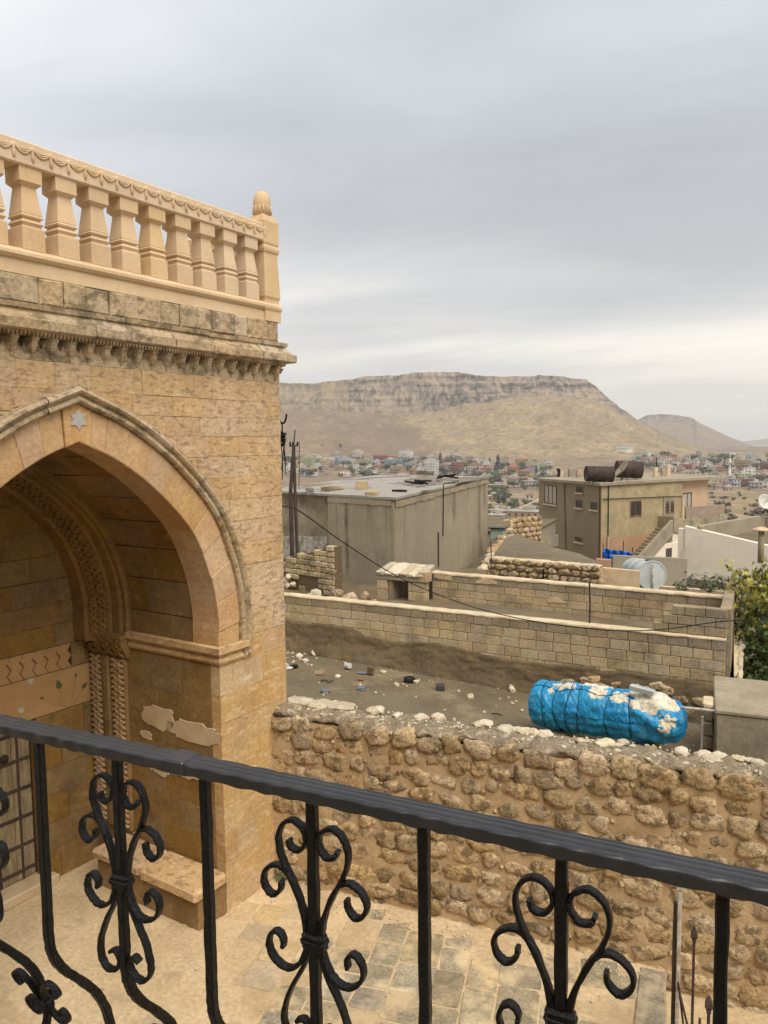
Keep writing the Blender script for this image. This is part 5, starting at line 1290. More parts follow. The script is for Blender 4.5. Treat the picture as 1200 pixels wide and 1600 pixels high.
def win(fn, a, b, mt='pane', fm='frame', sill=True, bars=0, mull=1, parent=oh, fw=.07):
    (u0, z0), (u1, z1) = a, b; u0, u1 = sorted((u0, u1)); z0, z1 = sorted((z0, z1))
    m = MB()
    for q in ([(u0, z0), (u0, z1), (u0 + fw, z1), (u0 + fw, z0)], [(u1 - fw, z0), (u1 - fw, z1), (u1, z1), (u1, z0)], [(u0 + fw, z1 - fw), (u0 + fw, z1), (u1 - fw, z1), (u1 - fw, z1 - fw)], [(u0 + fw, z0), (u0 + fw, z0 + fw), (u1 - fw, z0 + fw), (u1 - fw, z0)]): m.prism(q, fn, -.06, .035, .006)
    for k_ in range(1, mull + 1):
        uu = lerp(u0, u1, k_ / (mull + 1)); m.prism([(uu - fw * .4, z0 + fw), (uu - fw * .4, z1 - fw), (uu + fw * .4, z1 - fw), (uu + fw * .4, z0 + fw)], fn, -.05, .03, .005)
    f = m.build('window', M[fm], parent)
    MB().prism([(u0 + .02, z0 + .02), (u0 + .02, z1 - .02), (u1 - .02, z1 - .02), (u1 - .02, z0 + .02)], fn, -.03, .008, .001).build('pane', M[mt], f)
    if sill: MB().prism([(u0 - .08, z0 - .1), (u0 - .08, z0 - .01), (u1 + .08, z0 - .01), (u1 + .08, z0 - .1)], fn, .0, .12, .01).build('sill', M['coping'], f)
    if bars:
        m = MB()
        for k_ in range(1, bars):
            uu = lerp(u0, u1, k_ / bars); m.tube([fn(uu, z0, .06), fn(uu, z1, .06)], .014, 4)
            zz2 = lerp(z0, z1, k_ / bars); m.tube([fn(u0, zz2, .06), fn(u1, zz2, .06)], .014, 4); m.tube([fn(u0, lerp(z0, z1, (k_ - 1) / bars), .06), fn(lerp(u0, u1, .5), lerp(z0, z1, k_ / bars), .06), fn(u1, lerp(z0, z1, (k_ - 1) / bars), .06)], .012, 4)
        m.build('grille', M['rust'], f)
    return f
win(fL, hL(851, 757), hL(870, 789), 'curtain', 'frame', True, 0, 2)
win(fL, hL(901, 760), hL(911, 770)); win(fL, hL(900, 781), hL(910, 794)); win(fL, hL(923, 784), hL(933, 797)); win(fL, hL(899, 838), hL(910, 848))
win(fL, hL(849, 831), hL(872, 853), 'curtain', 'whiteframe', False, 0, 2)
win(fR, hR(984, 782), hR(1002, 806), 'pane', 'pink', False, 6, 1)
# upper door with grilles, recess window, cables, pipe
u0, zt_ = hR(1038, 780); u1, zb_ = hR(1053, 822)
dd = MB().prism([(u0, zb_), (u0, zt_), (u1, zt_), (u1, zb_)], fR, -.05, .03, .01).build('door', M['doorpaint'], oh)
MB().prism([(u0 - .1, zb_), (u0 - .1, zt_ + .12), (u0 - .01, zt_ + .12), (u0 - .01, zb_)], fR, -.0, .06, .01).build('door_jamb', M['concrete'], oh)
for f in (.08, .55):
    win(fR, (lerp(u0, u1, f), zt_ - .9), (lerp(u0, u1, f + .37), zt_ - .12), 'pane', 'doorpaint', False, 4, 0, dd, .04)
fRs = lambda u, v, d: fR(u, v, d - .5)
win(fRs, hR(1067, 770, -.5), hR(1080, 794, -.5), 'curtain', 'frame', False, 0, 1)
for y in (776,):
    MB().tube([fR(hR(941, 780)[0], hR(941, 780)[1], .06), fR(hR(1066, 775)[0], hR(1066, 775)[1], .06)], .025, 5).build('cable', M['black'], oh)
MB().tube([fL(.12, HZ - .1, .05), fL(.12, -2.2, .05)], .022, 6).build('pipe', M['iron'], oh)
MB().tube([fR(.55, HZ - .1, .07), fR(.55, -1.0, .07)], .03, 6).build('pipe', M['iron'], oh); MB().tube([fR(.55, -1.0, .07), fR(.55, -3.0, .07)], .06, 6).build('pipe', M['whitepaint'], oh)
u_, _ = hL(883, 760); MB().tube([fL(u_, HZ - .1, .05), fL(u_ - .1, 0, .05), fL(u_ - .25, -2.2, .05)], .022, 5).build('cable', M['black'], oh)
# recess balcony on the right
ub0, zf = hR(1066, 806, .0); ub1, zf1 = hR(1134, 800, .4)
MB().prism([(uS, zf - 1.1), (uS, zf - .08), (ub1, zf - .08), (ub1, zf - 1.0)], fR, -1.5, .35, .02).build('balcony_slab', M['cistern'], oh)
MB().prism([(uS, zf - .07), (uS, zf + .55), (ub1 - .02, zf + .55), (ub1 - .02, zf - .07)], fR, .22, .32, .01).build('balcony_parapet', M['doorpaint'], oh)
# outside stair: sloping parapet, landing, post
so = 1.1
pts_ = [hR(998, 872, so), hR(1052, 812, so), hR(1052, 836, so), hR(1020, 872, so)]
MB().prism(pts_, fR, so - .2, so, .02).build('stair_parapet', M['ochre'], oh).data.materials[0] = M['concrete']
MB().prism([hR(1052, 808, so), hR(1077, 812, so), hR(1077, 834, so), hR(1052, 832, so)], fR, .0, so + .05, .03).build('landing', M['concrete'], oh)
MB().prism([hR(1052, 832, so), hR(1070, 834, so), hR(1070, 876, so), hR(1052, 876, so)], fR, .05, so - .05, .02).build('landing_wall', M['whitewall'], oh)
n_ = 12
pa_, pb_ = hR(1000, 876, so), hR(1052, 818, so)
for k_ in range(n_):
    ua, ub = lerp(pa_[0], pb_[0], k_ / n_), lerp(pa_[0], pb_[0], (k_ + 1) / n_); z_ = lerp(pa_[1], pb_[1], (k_ + 1) / n_) - .35
    MB().prism([(ua, z_ - .4), (ua, z_), (ub, z_), (ub, z_ - .4)], fR, .02, so - .21, .005).build('step', M['concrete'], oh)
up_, _ = hR(1069, 800, so); MB().tube([fR(up_, hR(1069, 812, so)[1], so - .1), fR(up_, hR(1069, 774, so)[1], so - .1)], .09, 8).build('post', M['coping'], oh)
win(lambda u, v, d: fR(u, v, d + so), hR(1041, 857, so), hR(1049, 870, so), 'pane', 'frame', False, 0, 1)
MB().prism([hR(1022, 852, so), hR(1070, 846, so), hR(1070, 880, so), hR(1022, 880, so)], fR, so - .35, so - .02, .02).build('lower_wall', M['whitewall'], oh)
# on its roof: two rusty drums, dish, little posts
def drum(label, xa, ya, xb, yb, D, r):
    a, b = at_d(xa, ya, D), at_d(xb, yb, D); t_ = thing('rusty_drum', label, 'drum', a); L = (b - a).length; x_ = (b - a).normalized()
    m = MB(); m.lathe([(.02, 0), (r * .93, .0), (r * .98, -.03), (r, .02), (r, L * .3), (r * 1.03, L * .32), (r, L * .34), (r, L * .66), (r * 1.03, L * .68), (r, L * .7), (r, L - .02)], (0, 0, 0), 30, axis=x_); m.build('drum', M['rust'], t_, True)
    m = MB(); m.lathe([(r * 1.0, L - .02), (r * 1.02, L + .02), (r * .96, L + .02), (r * .93, L - .02), (.02, L - .02)], (0, 0, 0), 30, axis=x_); m.build('end_cap', M['rust'], t_)
    for f in (.2, .8):
        p = x_ * L * f; MB().box(p.x - .08, p.x + .08, p.y - .2, p.y + .2, -r - .15, -r * .8).build('support', M['concrete'], t_)
    return t_
drum('larger rusty brown drum lying at the near edge of the ochre house roof', 916, 740, 957, 741, 45.6, .46)
drum('rusty dark drum lying behind the tilted dish on the ochre house roof', 964, 733, 1001, 734, 48.5, .54)
P = at_d(974, 746, 46.6); dish('large dark satellite dish leaning between the two rusty drums', V((P.x, P.y, HZ + .03)), .62, R(38), R(250), 'greyrender', .62)
for px, py, h_, lab in ((873, 746, .62, 'small leaning dish-like scrap on the roof left of the drums'), ):
    P = at_z(px, py, HZ); t_ = thing('roof_scrap', lab, 'scrap', P); MB().bar([(0, 0, 0), (.05, 0, .35), (-.06, 0, h_)], (1, 0, 0), .12, .04).build('post', M['black'], t_); MB().rbox(.1, .3, -.1, .1, 0, .42, .05).build('bag', M['coping'], t_)
k_ = 0
for px, py, w_, h_, mt in ((892, 745, .17, .42, 'concrete'), (905, 746, .20, .36, 'block'), (1024, 745, .12, .45, 'coping'), (1036, 744, .14, .35, 'block'), (1044, 743, .12, .55, 'coping')):
    P = at_z(px, py + 1, HZ); lab = ['square concrete stub, leftmost on the ochre house roof', 'tan stone stub just left of the big rusty drum', 'thin pale stub left of centre behind the roof edge with a black pipe', 'tan block between two pale stubs at the right of the roof', 'tallest pale stub on the right of the ochre house roof'][k_]; k_ += 1
    t_ = thing('roof_stub', lab, 'stub', P, .4, 'stubs on the ochre house roof'); MB().rbox(-w_, w_, -w_, w_, 0, h_ * 1.5, .03, .02).build('stub', M[mt], t_)
P = at_z(1025, 744, HZ); t_ = thing('vent_pipe', 'thin black vent pipe standing on the ochre house roof', 'pipe', P + V((0, .4, 0))); c = MB(); c.lathe([(.09, 0), (.09, .5), (.03, .52), (.03, 1.25), (.05, 1.27)], (0, 0, 0), 8); c.build('pipe', M['black'], t_)
# ------------------------------------------------------------------ rods, cable, plants
for px, y0, y1, Y, lab in ((921, 908, 983, 13.9, 'thin rusty rod standing up from the nearer block wall'), (1138, 905, 934, 16.4, 'short dark rod at the right end of the second block wall'), (767, 846, 903, 20.2, 'thin rod at the left end of the earth roof wall')):
    a, b = at_y(px, y1, Y), at_y(px, y0, Y); t_ = tag(MB().tube([a, a.lerp(b, .5) + V((.01, 0, 0)), b], .017, 6).build('iron_rod', M['rust'], None), lab, 'rod')
cpts = [at_y(437, 790, 7.1), at_y(470, 800, 9), at_y(540, 850, 11.2), at_y(620, 900, 12.6), at_y(700, 935, 13.3), at_y(770, 957, 13.7), at_y(860, 975, 13.6), at_y(960, 985, 13.5), at_y(1040, 983, 13.4), at_y(1128, 971, 13.3), at_y(1210, 968, 13.3)]
tag(MB().tube(catmull(cpts, 8), .009, 6).build('power_cable', M['black'], None, True), 'black power cable sagging from the portal corner across both block walls', 'cable')
kk = thing('bent_rod', 'small crossed iron bars sticking up before the earth roof wall', 'rod', at_y(848, 908, 18.5)); MB().tube([(0, 0, -.1), (.02, 0, .3)], .025, 5).build('bar', M['iron'], kk); MB().tube([(-.12, 0, .05), (.14, 0, .12)], .02, 5).build('bar', M['iron'], kk)

# ------------------------------------------------------------------ fig tree and small plants
def fig_leaf(sc=1.0):
    P = []
    for k_ in range(5):
        a = R(-100 + 50 * k_); L = (.72, .92, 1.05, .92, .72)[k_]
        P += [(math.sin(a - R(14)) * L * .62, math.cos(a - R(14)) * L * .62 + .1), (math.sin(a) * L, math.cos(a) * L + .1), (math.sin(a + R(14)) * L * .62, math.cos(a + R(14)) * L * .62 + .1)]
        if k_ < 4: q = a + R(25); P.append((math.sin(q) * .36, math.cos(q) * .36 + .1))
    return [(x * sc, y * sc) for x, y in P]
LP = fig_leaf()
def leaf_verts(P, mtx, sz):
    out = []
    for x, y in P: out.append(mtx @ V((x * sz, y * sz, (-.22 * x * x - .18 * (y - .1) ** 2) * sz)) )
    return out
def leaf_mesh(mt):
    m = MB(); c = leaf_verts([(0, .12)] + LP, Matrix.Identity(4), 1); n = len(LP)
    m.add(c, [(0, i + 1, i + 2) for i in range(n - 1)]); return m.mesh('leaf', M[mt], True, False)
tr = thing('fig_tree', 'leafy fig tree with yellowing top beside the walls at the right edge', 'tree', (1.55, 15.6, -.75))
m = MB(); tips = []
base = V((0, 0, 0))
m.tube(catmull([base, V((.03, .02, .5)), V((-.02, .05, 1.0))], 4), .10, 8, .075)
for k_ in range(13):
    a = rnd.uniform(0, 6.28); L = rnd.uniform(.5, 1.2); p1 = V((math.cos(a) * L * .5, math.sin(a) * L * .5, rnd.uniform(1.2, 1.9))); p2 = V((math.cos(a) * L, math.sin(a) * L, rnd.uniform(1.5, 2.75)))
    pth = catmull([V((0, .03, rnd.uniform(.5, 1.0))), p1, p2], 5); m.tube(pth, .045, 6, .015); tips += pth[4:]
    for q in range(2):
        p3 = p2 + V((rnd.uniform(-.4, .4), rnd.uniform(-.4, .4), rnd.uniform(-.1, .4))); m.tube([p1.lerp(p2, .6), p2.lerp(p3, .5) + V((0, 0, .03)), p3], .02, 5, .008); tips += [p2.lerp(p3, .4), p3]
m.build('trunk', M['bark'], tr, True)
ly, lg = leaf_mesh('leaf_y'), leaf_mesh('leaf_g')
gm = {'leaf_y': MB(), 'leaf_g': MB()}
nleaf = 0
leaves = []
for k_ in range(9500):
    a = rnd.uniform(0, 6.28); u_ = rnd.random() ** .5; zz = rnd.uniform(.15, 2.85)
    rr = 1.12 * min(1, (zz - .05) / .8) * min(1, (3.05 - zz) / .75 + .25)
    p = V((math.cos(a) * rr * u_ * 1.05, math.sin(a) * rr * u_, zz))
    if fnoise(p, 1.6, 2) < -.3 and zz > 1.2: continue
    out = V((math.cos(a), math.sin(a), rnd.uniform(-.3, .9))) + V((rnd.gauss(0, .5), rnd.gauss(0, .5), rnd.gauss(0, .3)))
    leaves.append((p, out, rnd.uniform(.055, .105)))
for k_ in range(260):      # long shoots sticking out of the top
    q = k_ // 13; r3 = random.Random(q); a = r3.uniform(0, 6.28); d_ = V((math.cos(a) * r3.uniform(.3, .9), math.sin(a) * .6, 1.0)).normalized(); p0 = V((math.cos(a) * .6, math.sin(a) * .5, 2.3)); t = .25 + .75 * (k_ % 13) / 13
    p = p0 + d_ * t * r3.uniform(.6, .95); leaves.append((p + V((rnd.gauss(0, .05), rnd.gauss(0, .05), 0)), V((rnd.gauss(0, 1), rnd.gauss(0, 1), .6)), rnd.uniform(.06, .10)))
leaves.sort(key=lambda q: (q[0] + V((1.55, 15.6, 0))).length + (0 if q[0].x < .2 else 3))
for p, out, sz in leaves:
    zz = p.z
    yel = rnd.random() < interp(zz, [(1.3, .02), (1.8, .12), (2.2, .42), (2.7, .72)])
    q = out.to_track_quat('Z', 'Y').to_matrix().to_4x4() @ Matrix.Rotation(rnd.uniform(0, 6.28), 4, 'Z')
    mtx = Matrix.Translation(p) @ q
    if nleaf < 240:
        nleaf += 1; o = mk('leaf', ly if yel else lg, tr); o.matrix_local = mtx @ Matrix.Scale(sz * 1.1, 4)
    else:
        g_ = gm['leaf_y' if yel else 'leaf_g']; c = leaf_verts([(0, .12)] + LP, mtx, sz); n = len(LP); g_.add(c, [(0, i + 1, i + 2) for i in range(n - 1)])
for k_, nm in (('leaf_y', 'yellow_foliage'), ('leaf_g', 'green_foliage')): tag(gm[k_].build(nm, M[k_], tr, True, False), None, None, None, 'stuff')
def plant(label, P, h, w_, n, mt='leaf_g', cat='plant'):
    t_ = thing('leafy_plant', label, cat, P); g_ = MB(); st_ = MB()
    for k_ in range(n):
        d_ = V((rnd.gauss(0, w_), rnd.gauss(0, w_ * .6), rnd.uniform(.2, 1) * h)); out = d_ + V((rnd.gauss(0, .2), rnd.gauss(0, .2), .2))
        mtx = Matrix.Translation(d_) @ out.to_track_quat('Z', 'Y').to_matrix().to_4x4() @ Matrix.Rotation(rnd.uniform(0, 6.28), 4, 'Z')
        c = leaf_verts([(0, .12)] + LP, mtx, rnd.uniform(.06, .10)); g_.add(c, [(0, i + 1, i + 2) for i in range(len(LP) - 1)])
        if k_ % 5 == 0: st_.tube([(0, 0, 0), d_ * .5 + V((0, 0, .04)), d_], .008, 4)
    tag(g_.build('foliage', M[mt], t_, True, False), None, None, None, 'stuff'); st_.build('stem', M['bark'], t_)
plant('leafy green plant growing behind the right end of the second block wall', at_y(1108, 926, 18), .42, .26, 110)
plant('smallest green plant left of the leafier one behind the second block wall', at_y(1068, 924, 18.2), .22, .14, 36)
plant('sprig of weed rooted in the corner where the portal meets the rubble wall', at_z(437, 1372, .03), .12, .03, 7)
# ------------------------------------------------------------------ litter in the yard
def litter(name, label, cat, px, py, mb, mt, rz=0, group=None):
    p = at_z(px, py, -.1)
    for _ in range(4): p = at_z(px, py, yz(p.x, p.y))
    mb.v = [(x * .62, y * .62, z * .62) for x, y, z in mb.v]
    t_ = thing(name, label, cat, p + V((0, 0, .01)), rz, group); mb.build(name + '_body' if False else {'can': 'shell', 'board': 'plank'}.get(name, 'piece'), M[mt], t_, name in ('can', 'bag'))
    return t_
c = MB(); c.lathe([(.01, 0), (.09, 0), (.095, .01), (.09, .03), (.09, .20), (.095, .21), (.08, .215), (.01, .2)], (0, 0, .09), 16, axis=(.8, -.5, .15)); litter('can', 'white dented can lying before the mud-plastered wall', 'can', 541, 1045, c, 'can')
def lump(r, sd, fl=.6):
    me = stone_mesh(sd, 2, .7, .3); m_ = MB(); m_.add([(v.co.x * r, v.co.y * r, v.co.z * r * fl + r * fl * .7) for v in me.vertices], [tuple(p.vertices) for p in me.polygons]); bpy.data.meshes.remove(me); return m_
litter('bag', 'black rubbish bag heaped against the foot of the mud wall', 'bag', 640, 1066, lump(.17, 81), 'black')
litter('scrap_piece', 'pale crumpled lump beside the black rubbish bag', 'scrap', 650, 1068, lump(.09, 82), 'pale')
litter('scrap_piece', 'grey-brown stone block standing at the foot of the mud wall', 'stone', 579, 1055, MB().rbox(-.10, .10, -.09, .09, 0, .28, .03, .02), 'mudwall')
litter('board', 'brown square board lying on the mud near the portal', 'board', 498, 1052, MB().rbox(-.15, .15, -.2, .2, 0, .03, .005, .01), 'board', .5)
litter('scrap_piece', 'flat blue-grey plastic sheet left of the standing stone block', 'plastic', 566, 1053, MB().rbox(-.17, .17, -.08, .08, 0, .05, .01, .02), 'bluegrey', .2)
litter('scrap_piece', 'crumpled blue-grey plastic close behind the rubble wall', 'plastic', 565, 1078, lump(.12, 84, .5), 'bluegrey')
litter('scrap_piece', 'small dark plastic heap at the near left of the yard', 'plastic', 508, 1082, lump(.13, 85, .4), 'bluegrey')
litter('scrap_piece', 'dark rusty box with pale corners lying mid-yard', 'box', 688, 1078, MB().rbox(-.12, .12, -.14, .14, 0, .14, .01, .01), 'rubbish', .4)
litter('scrap_piece', 'short red plastic piece on the mud', 'plastic', 563, 1064, MB().rbox(-.10, .10, -.03, .03, 0, .05, .01, .01), 'red', -.2)
litter('scrap_piece', 'thin dark twisted strip left of the red plastic piece', 'strip', 510, 1067, MB().bar(catmull([(-.2, 0, .02), (-.05, .05, .05), (.1, -.03, .03), (.22, .06, .08)], 4), (0, 0, 1), .02, .012), 'rubbish')
litter('scrap_piece', 'white foil scrap among stones by the portal corner', 'scrap', 452, 1046, lump(.10, 86, .4), 'can')
litter('scrap_piece', 'black scrap beside the white foil by the portal corner', 'scrap', 460, 1044, lump(.12, 87, .5), 'black')
litter('scrap_piece', 'small dark stick lying near the rubble wall before the tank', 'stick', 776, 1118, MB().bar([(-.14, 0, .02), (0, .02, .03), (.14, 0, .02)], (0, 0, 1), .015, .012), 'rubbish')
hz_ = thing('hose', 'thin black hose curling across the mud yard', 'hose', at_z(700, 1080, -.1))
hp = [(690, 1088), (700, 1082), (720, 1081), (745, 1085), (765, 1091), (778, 1095)]
MB().tube(catmull([at_z(a, b, -.14) + V((0, 0, .03)) - hz_.location for a, b in hp], 6), .012, 6).build('hose', M['black'], hz_, True)
m = MB()
for k_ in range(700):
    x, y = rnd.uniform(-9, 1.5), rnd.uniform(8.5, 14.3); r = rnd.choice((.008, .012, .016, .024, .035)) * rnd.uniform(.7, 1.2)
    if rnd.random() < .35: x, y = rnd.gauss(-8.4, .5), rnd.gauss(13.6, .5)
    m.lathe([(r * .6, -r * .4), (r, r * .2), (r * .5, r * .9)], (x, y, yz(x, y) + .01), 5)
tag(m.build('yard_grit', M['pale']), 'scattered chips and pebbles on the mud yard', None, None, 'stuff')
k_ = 0
for px, py, sz in ((447, 1060, .09), (468, 1040, .07), (478, 1049, .06), (492, 1036, .08), (528, 1072, .05), (600, 1062, .06), (700, 1066, .07), (735, 1098, .05), (800, 1084, .08), (620, 1085, .05)):
    p = at_z(px, py, -.1); o = mk('loose_stone', rnd.choice(PS), None, (p.x, p.y, yz(p.x, p.y) + sz * .3), (rnd.random(), 0, rnd.random() * 3), (sz * 1.2, sz, sz * .7))
    tag(o, ('pale loose stone on the mud yard %s' % ('close to the portal corner', 'nearest the left end of the mud wall', 'between the portal and the brown board', 'right under the left end of the mud plaster', 'in front of the red plastic piece', 'between the stone block and the rubbish bag', 'just above the dark rusty box', 'beside the black hose', 'near the left end of the blue tank', 'left of the dark rusty box')[k_]), 'stone', 'loose pale stones on the mud yard'); k_ += 1
# ------------------------------------------------------------------ the valley town
def proj(P):
    q = CM.transposed() @ (V(P) - CC); return 600 + 1200 * q.x / -q.z, 800 - 1200 * q.y / -q.z, -q.z
def ground_hit(px, py, d0=90):
    d = d0; last = None
    while d < 3000:
        P = at_d(px, 700, d); P.z = fz(px, d)
        y = proj(P)[1]
        if y <= py: return P, d
        d += 6 if d < 600 else 10
    return P, d
def walls_m(w_, dp, h):
    return MB().box(-w_ / 2, w_ / 2, -dp / 2, dp / 2, -4, h)
hcache = {}
def house_meshes(w_, dp, fl, style):
    w_ = max(4, round(w_ / 2) * 2); dp = max(5, round(dp / 2) * 2)
    ky = (w_, dp, fl, style)
    if ky in hcache: return hcache[ky]
    h = fl * 3.1 + .4; wm = MB().box(-w_ / 2, w_ / 2, -dp / 2, dp / 2, -5, h)
    if fl > 1:
        for f in range(1, fl): wm.box(-w_ / 2 - .9 * (w_ > 8), w_ / 2 * .4, -dp / 2 - 1.1, -dp / 2 - .01, f * 3.1 - .1, f * 3.1 + .95)
    nm = MB()
    nw = max(2, int(w_ / 3.2)); nd = max(2, int(dp / 3.5))
    for f in range(fl):
        z0 = f * 3.1 + 1.1
        for i in range(nw):
            x = -w_ / 2 + (i + .5) * w_ / nw; nm.box(x - .65, x + .65, -dp / 2 - .05, -dp / 2 + .1, z0, z0 + 1.35)
        for i in range(nd):
            y = -dp / 2 + (i + .5) * dp / nd
            for sx in (-1, 1): nm.box(sx * w_ / 2 - .05, sx * w_ / 2 + .05, y - .6, y + .6, z0, z0 + 1.3)
    rm = MB()
    if style == 'hip':
        a, b = w_ / 2 + .6, dp / 2 + .6; q = min(a, b) * .5; rz = h + min(a, b) * .42
        rx, ry = (a - b, 0) if a > b else (0, b - a)
        rm.add([(-a, -b, h), (a, -b, h), (a, b, h), (-a, b, h), (-rx, -ry, rz), (rx, ry, rz)], [(0, 3, 2, 1), (0, 1, 5, 4), (2, 3, 4, 5), (1, 2, 5), (3, 0, 4)] if a > b else [(0, 3, 2, 1), (0, 1, 4), (1, 2, 5, 4), (2, 3, 5), (3, 0, 4, 5)])
    else:
        rm.box(-w_ / 2 - .3, w_ / 2 + .3, -dp / 2 - .3, dp / 2 + .3, h + .002, h + .3)
        rm.box(-w_ * .1, w_ * .25, 0, dp * .3, h + .3, h + 2.4)
    hcache[ky] = (wm.mesh('wall', M['can']), nm.mesh('windows', M['pane']), rm.mesh('roof', M['can'])); return hcache[ky]
HC = {}
for nm, c in dict(cream=(.56, .49, .38), white=(.66, .64, .58), grey=(.36, .34, .31), yellow=(.50, .36, .15), orange=(.40, .23, .13), pink=(.46, .335, .28), red=(.27, .115, .095), tan=(.40, .31, .20), blue=(.26, .33, .40), pale_blue=(.42, .48, .52), green=(.40, .42, .26), lime=(.44, .45, .27), brown=(.25, .16, .11), ochre=(.42, .29, .13)).items():
    HC[nm] = mat('house_' + nm, c, None, .05, rv=.10, hue=.006, fine=.1, fscale=.4, bump=0)
HC['tile'] = mat('red_tile_roof', (.27, .135, .10), None, .1, rv=.2, hue=.01, fine=.15, fscale=.6, bump=0)
HC['slab'] = mat('pale_roof_slab', (.42, .39, .34), None, .1, rv=.25, hue=.01, fine=.1, fscale=.5, bump=0)
def house(px, by, pw, ph, col, style, label, group='houses of the valley town', rot=None, rcol=None):
    P, d = ground_hit(px, by)
    mpp = d / 1200; pw *= 1.22; ph *= 1.12
    fl = max(1, min(6, round((ph * mpp - .4) / 3.1))); w_ = max(5, pw * mpp * .92); dp = max(6, min(14, w_ * .8))
    rz = math.atan2(-P.x, P.y) if False else -math.atan2(P.x, P.y)
    rz += rnd.uniform(-.45, .45) if rot is None else rot
    t_ = thing('town_house', label, 'house', P, rz, group)
    wm, nm, rm = house_meshes(w_, dp, fl, style)
    for me, n_, mt in ((wm, 'wall', HC[col]), (nm, 'windows', M['pane']), (rm, 'roof', HC[rcol] if rcol else HC['tile' if style == 'hip' else 'slab'])):
        o = mk(n_, me, t_); o.material_slots[0].link = 'OBJECT'; o.material_slots[0].material = mt
        if n_ == 'windows': o['kind'] = 'stuff'
    return t_
used = []
